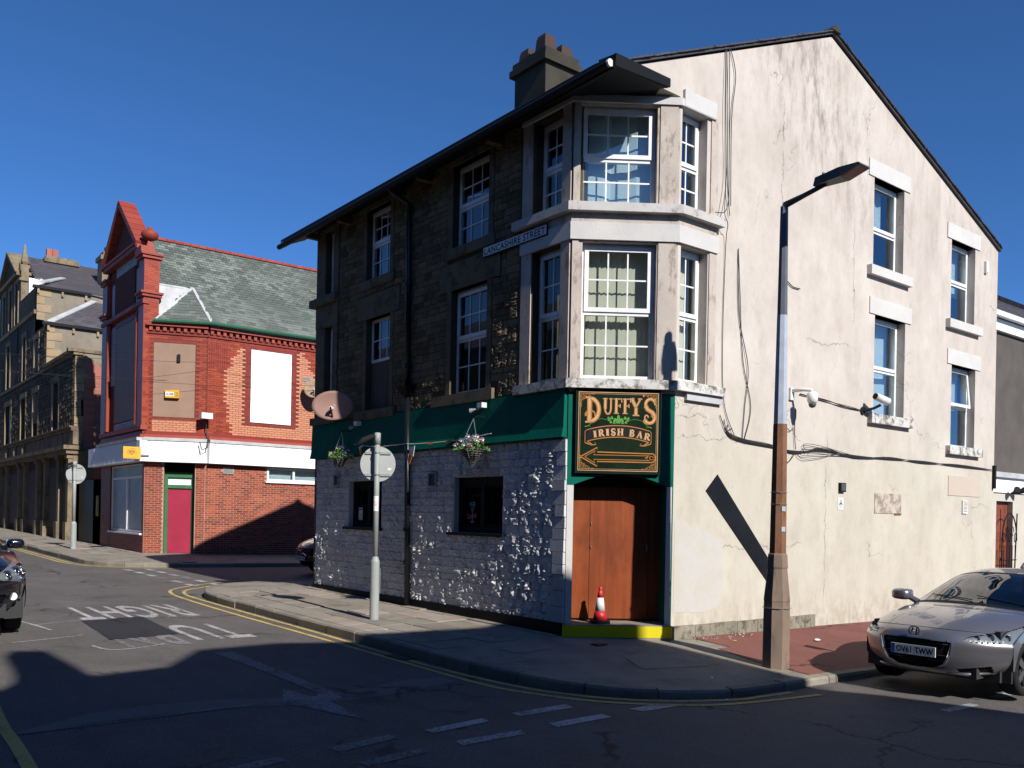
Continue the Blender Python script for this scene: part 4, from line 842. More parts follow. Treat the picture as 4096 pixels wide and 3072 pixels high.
bricks(BR, 2.06, 7.2, 4.46, 7.76, 'brickg', [sur], zone=lambda u, v: not inpeach(u, v))
bricks(BR, 2.06, 7.2, 4.46, 7.76, 'brickp', [sur], zone=inpeach, maxn=60)
bricks(BR, sur[0], sur[1], sur[2], sur[3], 'brickd', [(3.6, 5.12, 4.96, 7.54)])
bricks(BC, .005, bL - .005, 4.46, 7.76, 'brickg', [(.12, 1.66, 4.86, 7.6), (.2, 1.62, 4.46, 4.88)], maxn=60); bricks(BC, .2, 1.62, 4.46, 4.86, 'brickp')
bricks(BC, .13, 1.65, 4.87, 7.6, 'brickd', [(.22, 1.57, 4.95, 7.48)])
bricks(BL, 22.64, 23.35, 4.46, 9.8, 'brickg'); bricks(BL, 27.3, 28.08, 4.46, 9.8, 'brickg')
bricks(BL, 23.35, 27.3, 4.46, 10.3, 'brickd', [(23.5, 26.6, 4.95, 8.5), (24.0, 26.6, 8.95, 10.35)], zone=lambda u, v: not (23.4 < u < 23.9 or 26.7 < u < 27.2 or v < 4.95 or (v > 9.0 and 10.3 > v)))
bricks(BL, 23.4, 23.9, 6.4, 8.6, 'brickw', [(23.5, 26.6, 4.95, 8.5)]); bricks(BL, 26.62, 27.2, 6.4, 8.6, 'brickw'); bricks(BL, 23.45, 26.6, 4.48, 4.94, 'brickw')
bricks(BL, 23.45, 23.98, 8.95, 10.2, 'brickw'); bricks(BL, 26.62, 27.15, 8.95, 10.2, 'brickw'); bricks(BL, 23.98, 26.62, 10.36, 10.75, 'brickw')
bricks(BL, 22.64, 22.84, .3, 3.42, 'brickd'); bricks(BL, 26.92, 28.3, .3, 3.42, 'brickd')
bricks(BL, 22.84, 26.92, .3, .98, 'brickd')
# boards over the upper windows
prism1('boarded_window', mt['whiteboard'], bk, BR, rect(3.60, 5.12, 4.97, 7.54), .0, .03, label='blank white board')
prism1('boarded_window', mt['brownboard'], bk, BC, rect(.23, 1.56, 4.96, 7.47), .0, .012)
prism1('boarded_window', mt['brownboard'], bk, BL, rect(23.52, 26.58, 4.97, 8.48), .0, .012); prism1('panel', mt['brickgm'], bk, BL, rect(24.0, 26.6, 8.97, 10.34), 0, .05)
# cornice, dentils, string courses on three faces
def course3(name, mat, z0, z1, w_, fr3=True):
    for fr, a, c in ((BR, 2.05 + w_ * .22, 7.5), (BC, -w_ * .1, bL + w_ * .2), ) + (((BL, 22.62, 28.1),) if fr3 else ()):
        box1(name, mt[mat], bk, fr, a, c, z0, z1, -.1, w_)
course3('string_course', 'terra', 4.24, 4.34, .16); course3('string_course', 'brickd', 4.34, 4.46, .09)
course3('cornice', 'terra', 8.02, 8.12, .16, False); course3('cornice', 'brickd', 7.76, 7.82, .05, False)
for fr, a, c in ((BR, 2.12, 7.3), (BC, .08, bL - .05)):
    u = a
    while u < c: box1('dentil', mt['terra'], bk, fr, u, u + .11, 7.86, 8.02, 0, .10); u += .22
course3('lead_capping', 'lead', 4.13, 4.235, .27)
# cladding fascia, individual boards
for fr, a, c, n in ((BR, 2.10, 7.3, 26), (BC, -.03, bL + .05, 10), (BL, 22.35, 29.4, 30)):
    for i in range(n):
        s = (c - a) / n; box1('cladding_board', mt['whitefascia'], bk, fr, a + i * s + .004, a + (i + 1) * s - .004, 3.45, 4.12, -.05, .235 + rr(0, .006))
    box1('fascia_trim', mt['whitefascia'], bk, fr, a - .02, c, 3.42, 3.449, -.05, .25)
for i in range(9): box1('reeding', mt['brickd'], bk, BR, 2.12 + i * .075, 2.145 + i * .075, 6.75, 7.72, 0, .03)
# green gutter and roof
G0, G1, G2 = Vector((.35, 22.35, 8.17)), Vector((2.08, 21.62, 8.20)), Vector((XE, 21.62, 8.22))
b = MB(); b.tube([G0, G1, G2], .07, 8); b.build('gutter', plain('green_gutter', (.02, .09, .05), .35), bk)
ZR, YRG = 11.66, 24.9
rf = prism1('roof', mt['slateg'], bk, ID, [(0, 0), (.01, 0), (0, .01)], 0, .01)
bpy.data.objects.remove(rf)
b = MB(); b.slab3([(2.08, 21.66, 8.16), (XE, 21.66, 8.16), (XE, YRG, ZR), (.64, YRG, ZR), (.64, 22.95, 9.55), (1.85, 22.95, 9.55)], (0, .02, -.08)); b.slab3([(.6, YRG, ZR), (XE, YRG, ZR), (XE, 28.2, 8.2), (.6, 28.2, 8.2)], (0, 0, -.08)); rf = b.build('roof', mt['slateg'], bk)
def slates(parent, O, Ux, Us, W_, H_, mat, sw=.26, sh=.15, maxn=300, inside=None, th=.012, name='slate'):
    """O origin at eave left, Ux along eave, Us up the slope"""
    Ux = Ux.normalized(); Us = Us.normalized(); Nn = Ux.cross(Us).normalized(); Nn = Nn if Nn.z > 0 else -Nn
    me = []; rest = MB(); cnt = 0; r_ = 0; v = 0.0
    for k in range(6):
        m = bpy.data.meshes.new(name); e = rr(-.02, .02); m.from_pydata([(0.006, 0, .018), (.994, 0, .018), (.994, 1.25 + e, .004), (.006, 1.25, .004), (.006, 0, 0), (.994, 0, 0)], [], [(0, 1, 2, 3), (4, 5, 1, 0)])
        a = m.attributes.new('rnd', 'FLOAT', 'FACE'); q = R(); a.data.foreach_set('value', [q, q]); m.materials.append(mt[mat]); me.append(m)
    off = wloc(parent)
    while v < H_:
        u = -sw / 2 * (r_ % 2)
        while u < W_:
            c = O + Ux * (u + sw / 2) + Us * (v + sh / 2)
            if (inside is None or inside(u + sw / 2, v + sh / 2)):
                if cnt < maxn:
                    o = bpy.data.objects.new(name, me[random.randrange(6)]); COL.objects.link(o); o.parent = parent; org = O + Ux * u + Us * v + Nn * rr(0, .008) - off
                    X_ = Ux * sw; Y_ = Us * sh; Z_ = Nn; o.matrix_local = Matrix(((X_.x, Y_.x, Z_.x, org.x), (X_.y, Y_.y, Z_.y, org.y), (X_.z, Y_.z, Z_.z, org.z), (0, 0, 0, 1))); cnt += 1
                else:
                    p = O + Ux * u + Us * v; j = rr(0, .01); rest.add([p + Ux * .006 + Nn * (.018 + j), p + Ux * (sw - .006) + Nn * (.018 + j), p + Ux * (sw - .006) + Us * sh * 1.25 + Nn * .004, p + Ux * .006 + Us * sh * 1.25 + Nn * .004, p + Ux * .006, p + Ux * (sw - .006)], [(0, 1, 2, 3), (4, 5, 1, 0)])
            u += sw
        v += sh; r_ += 1
    if rest.v: rest.build(name, mt[mat], parent, kind='stuff')
sv = Vector((0, YRG - 21.66, ZR - 8.16)); slates(rf, Vector((.64, 21.66, 8.175)), Vector((1, 0, 0)), sv, 7.2, sv.length, 'slateg', .24, .15, 300, inside=lambda u, v: (u + .64 > 2.08 - v / sv.length * 3.24 * .178) if v / sv.length * 3.24 < 1.29 else True)
b = MB()
for i in range(34): b.lathe((.95 + i * .42, YRG, ZR + .01), [(.0, 0)] * 2, 3) if False else b.slab3([(.9 + i * .3, YRG - .13, ZR - .04), (.9 + i * .3 + .285, YRG - .13, ZR - .04 + rr(0, .01)), (.9 + i * .3 + .285, YRG, ZR + .09), (.9 + i * .3, YRG, ZR + .09)], (0, .12, 0))
b.build('ridge_tiles', mt['terra'], rf)
AP = Vector((1.85, 22.93, 9.58))
for tri, nm in (([G0 + Vector((.05, 0, 0)), G1, AP], 'hip_roof'), ):
    b = MB(); b.slab3(tri, (0, .02, -.06)); h_ = b.build(nm, mt['slateg'], bk)
    e = (tri[1] - tri[0]); n = e.cross(tri[2] - tri[0]); us = n.cross(e); us = us if us.z > 0 else -us; W_ = e.length; ap = tri[2] - tri[0]; au = ap.dot(e.normalized()); av = ap.dot(us.normalized())
    slates(h_, tri[0], e, us, W_, av, 'slateg', .24, .15, 60, inside=lambda u, v: (u > au * v / av) and (u < W_ - (W_ - au) * v / av))
b = MB(); b.slab3([(.64, 22.62, 8.25), (1.85, 22.93, 9.56), (1.6, 22.97, 9.62), (.64, 22.97, 9.6)], (0, .05, 0)); b.slab3([G0 + Vector((.05, 0, .02)), AP + Vector((-.05, 0, .03)), AP + Vector((.06, 0, .03)), G0 + Vector((.18, 0, .02))], (0, 0, .03)); b.slab3([AP + Vector((-.04, 0, .02)), AP + Vector((.06, 0, .02)), Vector((2.16, 21.66, 8.25)), Vector((2.04, 21.66, 8.25))], (0, 0, .03)); b.build('lead_flashing', mt['lead'], bk)
# gable piers with balls, coping, lit return side
for (y0, y1) in ((22.6, 23.2), (27.4, 28.05)):
    b = MB(); b.xbox(.12, .62, y0, y1, 4.5, 10.35); P_ = b.build('pier', mt['brickg'], bk)
    for z in (9.0, 10.3): b = MB(); b.xbox(.05, .70, y0 - .07, y1 + .07, z, z + .1); b.xbox(.0, .74, y0 - .12, y1 + .12, z + .1, z + .17); b.build('moulding', mt['terra'], bk)
    c = Vector((.36, (y0 + y1) / 2, 10.46)); b = MB(); b.lathe(c, [(.30, 0), (.22, .12), (.12, .42), (.10, .52), (.2, .56)], 4, rot=.785); b.build('finial_base', mt['terra'], bk)
    b = MB(); b.lathe(c + Vector((0, 0, .5)), [(.08, 0), (.22, .06), (.29, .2), (.26, .30), (.12, .38), (.06, .42), (.07, .47), (.02, .5)], 16); b.build('ball_finial', mt['terra'], bk, smooth=True)
    brk = MB()
bricks(Fr((0, 22.6, 0), (1, 0, 0), (0, -1, 0)), .13, .61, 4.6, 10.25, 'brickg')
apx = Vector((.1, 25.42, 12.85))
for (yb, sg) in ((23.05, 1), (27.75, -1)):
    base = Vector((.0, yb, 10.95)); n = 7
    for i in range(n):
        a = base.lerp(Vector((0, 25.42, 12.95)), i / n); c = base.lerp(Vector((0, 25.42, 12.95)), (i + 1) / n - .012); b = MB(); b.slab3([(-.05, a.y, a.z), (.52, a.y, a.z), (.52, c.y, c.z), (-.05, c.y, c.z)], (0, .10 * sg, -.16)); b.build('coping_stone', mt['terra'], bk)
b = MB(); b.xbox(.0, .5, 23.1, 27.6, 10.72, 10.86); b.xbox(-.05, .5, 23.2, 27.5, 10.86, 10.94); b.build('pediment_cornice', mt['terra'], bk)
b = MB(); b.xbox(.02, .45, 22.66, 23.4, 10.44, 10.72); b.build('scroll_block', mt['terra'], bk)
for z in (4.5, 8.75): b = MB(); b.xbox(.08, .3, 22.55, 28.1, z, z + .14); b.build('moulding', mt['terra'], bk)
for y in (23.4, 27.2): b = MB(); b.tube([(.16, y, 4.7), (.16, y, 8.7)], .07, 8); b.build('shaft', mt['terra'], bk)
# doorway
b = MB(); b.prism(BC, rect(.62, 1.62, .2, 3.5), -.5, -.47); b.build('doorway_back', mt['black'], bk)
b = MB(); b.prism(BC, rect(.63, 1.61, .25, 3.1), -.45, -.30, [rect(.73, 1.50, .30, 2.55), rect(.73, 1.50, 2.66, 2.92)]); b.build('door_frame', mt['greenframe'], bk)
prism1('door', mt['reddoor'], bk, BC, rect(.73, 1.50, .32, 2.54), -.42, -.36); prism1('fanlight', mt['frost'], bk, BC, rect(.73, 1.50, 2.67, 2.91), -.40, -.38)
prism1('doorstep', mt['concrete'], bk, BC, rect(.55, 1.7, -.2, .30), -.45, .12)
# windows
W = window(bk, BR, (4.25, 6.32, 2.9, 3.4), split=0, bars=(0, 0), fw=.08, rec=-.03, gl='glassb', inner=(0, 1, 0, 1, 1), innermat='frost'); box1('mullion', mt['upvc'], W, BR, 5.24, 5.32, 2.94, 3.36, -.04, .035)
box1('sill', mt['upvc'], bk, BR, 4.2, 6.4, 2.84, 2.895, 0, .08)
wst = m_stain('whitewashed_glass', (.26, .30, .36), (.34, .38, .43), (.75, .75, .75), (6, 6, 1.3), .35, .4, .66)
b = MB(); b.prism(BL, rect(22.86, 26.89, 1.0, 3.37), -.12, -.04, [rect(22.92, 24.80, 1.08, 2.88), rect(24.95, 26.83, 1.08, 2.88), rect(22.92, 26.83, 2.96, 3.33)]); W = b.build('shop_window', mt['whitefascia'], bk)
for q in (rect(22.92, 24.80, 1.08, 2.88), rect(24.95, 26.83, 1.08, 2.88), rect(22.92, 26.83, 2.96, 3.33)): prism1('pane', wst, W, BL, q, -.09, -.08)
box1('sill', mt['whitefascia'], bk, BL, 22.8, 26.95, .93, .99, 0, .08)
vent(bk, BR, 2.67, 3.04, 3.10, 3.33, 'grey_metal', 6, .03); vent(bk, BR, 5.55, 5.88, 6.64, 6.78, 'grey_metal', 3, .03)
box1('bell_box', mt['rubber'], bk, BC, .98, 1.08, 6.85, 7.1, .01, .09); 
b = MB(); b.xbox(.25, .3, 28.35, 31.9, .2, 2.95); b.build('yard_gate', simple('dark_green_gate', (.006, .022, .02), .5, .2), bk); box1('gate_notice', simple('yellowed_notice', (.30, .26, .08), .7, .3), bk, BL, 28.6, 28.95, 1.5, 2.3, .0, .03)
b = MB(); b.slab3([(.3, 28.1, 2.9), (.3, 32.4, 2.9), (.3, 32.4, 4.2), (.3, 28.1, 4.2)], (.3, 0, 0)); b.build('yard_wall', mt['stonelb'], bk)
# things fixed to it
al = empty('alarm_box', BC.P(.84, 5.6, .03), 'yellow alarm box on the brown board over the crimson door', 'alarm')
box1('housing', mt['yellowbox'], al, BC, .62, 1.07, 5.60, 5.87, .013, .14); box1('label_plate', mt['white'], al, BC, .64, .90, 5.66, 5.80, .14, .143)
b = MB(); add_text(b, 'ALARM', lambda x, y: BC.P(.66 + .22 * x, 5.69 + .08 * y, .1445), bold=.02); b.build('lettering', mt['ink'], al)
for k in range(4): box1('louvre', mt['ink'], al, BC, .95, 1.04, 5.66 + k * .04, 5.67 + k * .04, .14, .142)
fl = empty('floodlight', (1.95, 21.8, 4.95), 'white floodlight box on the corner pilaster above the white cladding', 'floodlight')
b = MB(); b.xbox(1.74, 2.12, 21.42, 21.66, 4.92, 5.12); b.build('housing', mt['white'], fl); b = MB(); b.xbox(1.9, 1.96, 21.6, 21.95, 4.93, 4.99); b.build('arm', mt['white'], fl); b = MB(); b.tube([(1.98, 21.66, 4.92), (2.0, 21.7, 4.6), (2.02, 21.6, 4.2), (1.95, 21.4, 3.95), (1.8, 21.5, 3.85), (1.75, 21.6, 4.1)], .018, 5); b.build('cable', mt['cable'], fl)
def sat_dish(name, c, r, aim, mat, label, wallp, sx=1.0):
    d = empty(name, c, label, 'satellite dish'); A = Vector(aim).normalized(); X_ = A.cross(Vector((0, 0, 1))).normalized(); Y_ = X_.cross(A)
    vs = []; fs = []; n = 28; rg = 6
    for i in range(rg + 1):
        q = i / rg
        for k in range(n):
            t = 2 * math.pi * k / n; vs.append(Vector(c) + X_ * math.cos(t) * r * q * sx + Y_ * math.sin(t) * r * q + A * (.16 * r * q * q))
    for i in range(rg):
        for k in range(n): fs.append((i * n + k, i * n + (k + 1) % n, (i + 1) * n + (k + 1) % n, (i + 1) * n + k))
    m = MB(); m.add(vs, fs); o = m.build('reflector', mat, d, smooth=True); sm = o.modifiers.new('s', 'SOLIDIFY'); sm.thickness = .012
    f = Vector(c) + A * r * .75 - Y_ * r * .25; m = MB(); m.tube([Vector(c) - Y_ * r * .95, Vector(c) - Y_ * r * .6 + A * r * .3, f], .018, 6); m.build('feed_arm', mt['rubber'], d)
    m = MB(); m.tube([f - A * .05, f + A * -.13], [.04, .045], 10); m.build('receiver', mt['white'], d)
    m = MB(); m.tube([Vector(c) - A * .02, Vector(c) - A * .12, Vector(wallp)], .03, 8); m.build('bracket', mt['steel'], d); return d
sat_dish('satellite_dish', (5.82, 21.35, 6.32), .36, (-.62, -.75, .22), mt['dish2'], 'rusty satellite dish on the peach brick wall beside the white board', (5.75, 21.87, 6.15), 1.1)
gs = empty('gym_sign', (-.25, 22.3, 3.48), 'amber projecting gym sign at the corner of the white cladding', 'sign')
SF = Fr((0, 22.26, 0), (1, 0, 0), (0, -1, 0)); prism1('board', mt['orangesign'], gs, SF, rect(-.53, .03, 3.475, 3.875), -.06, 0)
b = MB()
word = 'SUNNY-SIDE GYM'
for i, ch in enumerate(word):
    if ch == ' ': continue
    a = math.radians(205 - i * (230 / (len(word) - 1))); cx_, cz_ = -.25 + .135 * math.cos(a), 3.685 + .135 * math.sin(a); rot = a - math.pi / 2
    add_text(b, ch, lambda x, y, cx_=cx_, cz_=cz_, rot=rot, ch=ch: SF.P(cx_ + ((x - .5) * .026) * math.cos(rot) - ((y - .5) * (.034 if ch != '-' else .006)) * math.sin(rot), cz_ + ((x - .5) * .026) * math.sin(rot) + ((y - .5) * (.034 if ch != '-' else .006)) * math.cos(rot), .002), bold=.02)
b.build('lettering', mt['signink'], gs)
b = MB(); sh = [(-.09, .05), (0, .065), (.09, .05), (.085, -.02), (0, -.09), (-.085, -.02)]; b.prism(SF, [(-.25 + x, 3.69 + y) for x, y in sh], .0, .003, [[(-.25 + x * .78, 3.69 + y * .78) for x, y in sh]]); b.prism(SF, [(-.25 + x * .6, 3.695 + y * .45) for x, y in sh], .0, .003, [[(-.25 + x * .42, 3.695 + y * .25) for x, y in sh]]); b.build('shield_emblem', mt['signink'], gs)
b = MB(); add_text(b, 'BODY FITNESS STRENGTH', lambda x, y: SF.P(-.41 + .32 * x, 3.502 + .012 * y, .002), bold=.01); b.build('small_print', mt['signink'], gs)
box1('bracket', mt['steel'], gs, SF, .03, .3, 3.6, 3.64, -.05, -.02)
# ------------------------------------------------------------------ sandstone building further down the street
sb = empty('sandstone_building', (.1, 32.4, .3), 'sooty sandstone building with stepped gable blocks and purple slate roof', 'building')
SL = Fr((.1, 0, 0), (0, 1, 0), (-1, 0, 0)); SE = Fr((0, 32.4, 0), (1, 0, 0), (0, -1, 0))
sw_ = [(35.45, 36.63, 5.28, 7.5), (40.1, 41.3, 5.28, 7.5), (43.35, 44.6, 5.28, 7.5), (47.7, 49.5, 5.28, 7.5), (53, 54.5, 5.28, 7.5)]
up = [(40.2, 41.2, 8.6, 10.15), (43.6, 44.4, 8.5, 10.7), (48.4, 49.4, 8.6, 10.9), (46.2, 47.0, 11.9, 14.0), (48.0, 48.9, 11.9, 14.0), (50.2, 51.0, 11.9, 14.0)]
prism1('street_wall', mt['stonelb'], sb, SL, [(32.4, -.6), (90, -.6), (90, 10.6), (52.3, 10.6), (52.3, 14.4), (49, 16.2), (45.9, 14.5), (45.9, 12.9), (41, 12.9), (41, 10.58), (38.4, 10.58), (38.4, 8.45), (32.4, 8.45)], -.35, 0, [rect(*o) for o in sw_ + up])
prism1('end_wall', mt['ashlar'], sb, SE, [(.1, -.5), (2.6, -.5), (2.6, 7.3), (.45, 8.35), (.1, 8.45)], -.3, 0)
pieces(sb, SE, [(a, c, v0, v1) for (a, c, v0, v1) in courses(.48, 2.5, 3.7, 7.2, (.15, .15), (.40, .46), [], .018)], mt['pinkbrick'], 'brick', FLAT, 60, (.008, .014))
prism1('brick_infill', mt['pinkbrick'], sb, SE, [(.48, 7.2), (2.5, 7.2), (.48, 8.2)], 0, .006)
v = 3.7
while v < 8.2: box1('quoin', mt['quoin'] if R() < .4 else mt['ashlar'], sb, SE, .1, .36 + rr(0, .14), v, v + .32, 0, .02); v += .34
pieces(sb, SL, courses(32.45, 60, 5.3, 8.2, (.16, .24), (.35, .7), [(o[0] - .2, o[1] + .2, o[2] - .1, o[3] + .25) for o in sw_], .03), mt['stonel'], 'stone', SMALL, 240, (.03, .09), near=lambda r_: r_[0])
pieces(sb, SL, courses(38.5, 45.8, 8.55, 10.45, (.16, .24), (.35, .7), [(o[0] - .2, o[1] + .2, o[2] - .1, o[3] + .25) for o in up], .03), mt['stonel'], 'stone', SMALL, 60, (.03, .08), near=lambda r_: r_[0])
for o in sw_ + up:
    window(sb, SL, o, rec=.18, bars=(0, 0), fw=.09, gl='glassb', sash=False, inner=(0, 1, 0, 1, 2), innermat='frost'); 
    box1('jamb_stone', mt['quoin'], sb, SL, o[1] + .001, o[1] + .22, o[2] - .1, o[3], -.2, .05); box1('jamb_stone', mt['ashlar'], sb, SL, o[0] - .22, o[0] - .001, o[2] - .1, o[3], -.2, .05); box1('lintel', mt['ashlar'], sb, SL, o[0] - .3, o[1] + .3, o[3] + .001, o[3] + .28, -.2, .06)
def cor(u0, u1, z0, z1, w_, mat='ashlar'): box1('cornice', mt[mat], sb, SL, u0, u1, z0, z1, -.3, w_)
cor(32.3, 52, 8.3, 8.42, .08); cor(32.25, 38.35, 8.421, 8.56, .16); cor(32.3, 70, 5.08, 5.22, .12); cor(32.3, 70, 5.221, 5.28, .2); cor(32.3, 70, 4.5, 5.07, .05); cor(32.2, 70, 4.28, 4.45, .42); cor(32.3, 70, 4.1, 4.279, .30); cor(41.1, 52, 11.5, 11.7, .1); cor(45.7, 52.4, 14.35, 14.55, .2)
prism1('cornice', mt['ashlar'], sb, SE, rect(-.2, 1.3, 8.421, 8.56), -.2, .1) ; prism1('cornice', mt['ashlar'], sb, SE, rect(-.3, 2.5, 4.30, 4.44), -.2, .06)
for i, y in enumerate((32.45, 34.3, 37.2, 39.0, 42.3, 43.9, 47.6, 50.2, 54, 58)):
    b = MB(); b.box(SL, y, y + .42, 1.2, 4.1, 0, .18); b.box(SL, y - .05, y + .47, .0, 1.2, 0, .26); b.box(SL, y - .04, y + .46, 3.9, 4.09, 0, .25); b.build('pilaster', mt['ashlar'], sb)
for (a, c) in ((33.0, 34.1), (34.9, 37.0), (39.6, 42.1), (44.5, 47.4), (48.2, 50.0)):
    prism1('shop_panel', mt['renderdk'], sb, SL, rect(a, c, .9, 3.6), 0, .03)
for y in (43.0, 45.5, 48.0):
    b = MB(); b.lathe((.0, y, 4.45), [(.10, 0), (.13, .25), (.06, .5), (.09, .8), (.03, .85)], 8); b.build('baluster', mt['ashlar'], sb)
# stepped end walls, roofs and flashings
prism1('end_wall', mt['rendergrey'], sb, Fr((0, 38.4, 0), (1, 0, 0), (0, -1, 0)), rect(.1, 7, 6, 10.5), -.3, 0); prism1('end_wall', mt['rendergrey'], sb, Fr((0, 41, 0), (1, 0, 0), (0, -1, 0)), rect(.1, 7, 6, 12.75), -.3, 0)
prism1('end_wall', mt['whiteboard'], sb, Fr((0, 44, 0), (1, 0, 0), (0, -1, 0)), rect(.25, 4, 10, 13.9), -.3, 0); prism1('end_wall', mt['ashlar'], sb, Fr((0, 45.9, 0), (1, 0, 0), (0, -1, 0)), rect(.1, .9, 10, 15.1), -.3, 0)
for (y, zb, zt) in ((38.4, 8.6, 10.4), (41, 11.2, 12.6)):
    z = zb; k = 0
    while z < zt: box1('quoin', mt['quoin'], sb, Fr((0, y, 0), (1, 0, 0), (0, -1, 0)), .1, .45 + .3 * (k % 2), z, z + .38, 0, .025); z += .4; k += 1
for (y, z, x1) in ((38.4, 10.5, 7), (41, 12.75, 2.6)):
    b = MB(); b.xbox(-.1, x1, y - .16, y + .05, z, z + .14); b.build('gutter', mt['black'], sb)
    for x in (.1, 1.2, 2.3, 3.4):
        if x < x1: box1('gutter_bracket', mt['quoin'], sb, Fr((0, y, 0), (1, 0, 0), (0, -1, 0)), x, x + .1, z - .25, z, 0, .12)
def facet(pts, us_pts, nslate):
    b = MB(); b.slab3(pts, (0, 0, -.1)); return b.build('roof', mt['slatep'], sb)
P0, P1, P2, P3 = Vector((.1, 38.3, 10.62)), Vector((7, 38.3, 10.62)), Vector((7, 41, 12.45)), Vector((2.62, 41, 12.45))
r1 = facet([P0, P1, P2, P3], None, 0); us = Vector((0, 2.7, 1.83)); slates(r1, P0, Vector((1, 0, 0)), us, 6.9, us.length, 'slatep', .3, .2, 160, inside=lambda u, v: u > 2.52 * v / us.length)
Q0, Q1, Q2, Q3 = Vector((.1, 40.9, 12.88)), Vector((7, 40.9, 12.35)), Vector((7, 44, 14.3)), Vector((1.75, 44, 14.05))
q = [Vector((.1, 40.9, 12.9)), Vector((2.6, 40.9, 12.42)), Vector((7, 40.9, 12.42)), Vector((7, 44, 14.3)), Vector((1.75, 44, 14.2))]
b = MB(); b.slab3([Vector((.1, 40.9, 12.9)), Vector((2.66, 40.9, 12.9)), Vector((7, 40.9, 12.4)), Vector((7, 44, 13.95)), Vector((1.75, 44, 13.95))], (0, 0, -.1)); r2 = b.build('roof', mt['slatep'], sb)
us2 = Vector((0, 3.1, 1.25)); slates(r2, Vector((.1, 40.88, 12.86)), Vector((1, 0, 0)), us2, 6.9, us2.length, 'slatep', .3, .2, 140, inside=lambda u, v: u > 1.65 * v / us2.length)
us3 = Vector((0, 3.0, 1.7)); b = MB(); b.slab3([(.5, 43.95, 13.95), (7, 43.95, 13.95), (7, 46.95, 15.65), (.7, 46.95, 15.65)], (0, 0, -.1)); r3 = b.build('roof', mt['slatep'], sb); slates(r3, Vector((.6, 43.95, 13.97)), Vector((1, 0, 0)), us3, 6.4, us3.length, 'slatep', .3, .2, 0)
b = MB()
for (a, c) in ((P0, P3), (Vector((.1, 40.9, 12.98)), Vector((1.75, 44, 14.1)))): b.slab3([a + Vector((0, 0, .05)), c + Vector((0, 0, .05)), c + Vector((.26, 0, .05)), a + Vector((.3, 0, .05))], (0, 0, .06))
b.build('lead_flashing', mt['lead'], sb)
b = MB(); b.xbox(.3, 1.3, 43.9, 43.97, 13.0, 13.85); b.build('dormer_window', mt['frost'], sb); box1('mullion', mt['upvc'], sb, Fr((0, 43.9, 0), (1, 0, 0), (0, -1, 0)), .75, .85, 13.0, 13.9, 0, .05)
b = MB(); b.xbox(1.5, 3.1, 46.6, 47.4, 14.9, 15.9); b.xbox(1.4, 3.2, 46.5, 47.5, 15.55, 15.75); cs = b.build('chimney', mt['ashlar'], sb)
for x in (1.7, 2.0): b = MB(); b.xbox(x - .13, x + .15, 46.8, 47.1, 15.9, 16.35); b.build('chimney_pot', mt['pinkbrick'], cs)
b = MB(); b.xbox(3.72, 4.4, 43.6, 44.6, 13.2, 15.5); b.xbox(3.62, 4.5, 43.5, 44.7, 15.45, 15.7); b.xbox(3.8, 4.3, 43.7, 44.5, 15.7, 15.95); cs = b.build('chimney', mt['ashlar'], sb)
for y in (43.9, 44.3): b = MB(); b.lathe((4.1, y, 15.9), [(.16, 0), (.13, .35), (.15, .4)], 8); b.build('chimney_pot', mt['chim'], cs)
b = MB(); b.slab3([(-.1, 45.8, 14.5), (.9, 45.8, 14.5), (.9, 49, 16.3), (-.1, 49, 16.3)], (0, 0, -.18)); b.slab3([(-.1, 52.4, 14.4), (.9, 52.4, 14.4), (.9, 49, 16.3), (-.1, 49, 16.3)], (0, 0, -.18)); b.build('coping', mt['ashlar'], sb)
for y in (45.7, 52.3): b = MB(); b.lathe((.3, y, 14.55), [(.35, 0), (.3, .35), (.12, .4), (.22, .55), (.2, .7), (.04, 1.5)], 4, rot=.785); b.build('finial', mt['ashlar'], sb)
b = MB(); b.xbox(.1, .75, 45.4, 46.0, 12.9, 14.6); b.xbox(0, .85, 45.3, 46.1, 14.0, 14.15); b.build('pier', mt['ashlar'], sb)
b = MB(); b.xbox(7, 7.2, 32.4, 60, -.5, 10); b.build('rear_wall', mt['renderdk'], sb)
# ------------------------------------------------------------------ houses behind on the right
rh = empty('rear_house', (13, 6, 0), 'dark rendered house with slate roof behind the cream gable on the right', 'building')
b = MB(); b.xbox(11.64, 30, 1.0, 9, -.5, 6.78); b.build('wall', mt['rearhouse'], rh)
Rf = [(11.7, .85, 6.9), (30.2, .85, 6.9), (30.2, 2.0, 7.8), (11.7, 2.0, 7.8)]; b = MB(); b.slab3(Rf, (0, 0, -.08)); b.slab3([(12.5, 2, 7.8), (30.2, 2, 7.8), (30.2, 9.2, 6.0), (12.5, 9.2, 6.0)], (0, 0, -.08)); ro = b.build('roof', mt['slatep'], rh)
us = Vector((0, 1.15, .9)); slates(ro, Vector((11.75, .84, 6.92)), Vector((1, 0, 0)), us, 6, us.length, 'slatep', .28, .18, 120)
b = MB(); 
for i in range(14): b.xbox(12.5 + i * .45, 12.5 + i * .45 + .43, 1.9, 2.12, 7.78, 7.9)
b.build('ridge_tiles', mt['black'], ro); b = MB(); b.xbox(11.75, 30, .74, .86, 6.78, 6.90); b.build('gutter', mt['upvc'], rh); b = MB(); b.xbox(11.64, 30, .9, 1.0, 6.5, 6.77); b.build('fascia_board', mt['whitefascia'], rh)
wg = empty('single_storey_wing', (13, .6, 0), 'low cream entrance wing with brown door behind the silver car', 'building')
WF = Fr((0, .6, 0), (1, 0, 0), (0, -1, 0)); prism1('wall', mt['creamwing'], wg, WF, rect(11.64, 20, -.5, 2.95), -.35, 0, [rect(13.1, 13.98, 0, 2.38)])
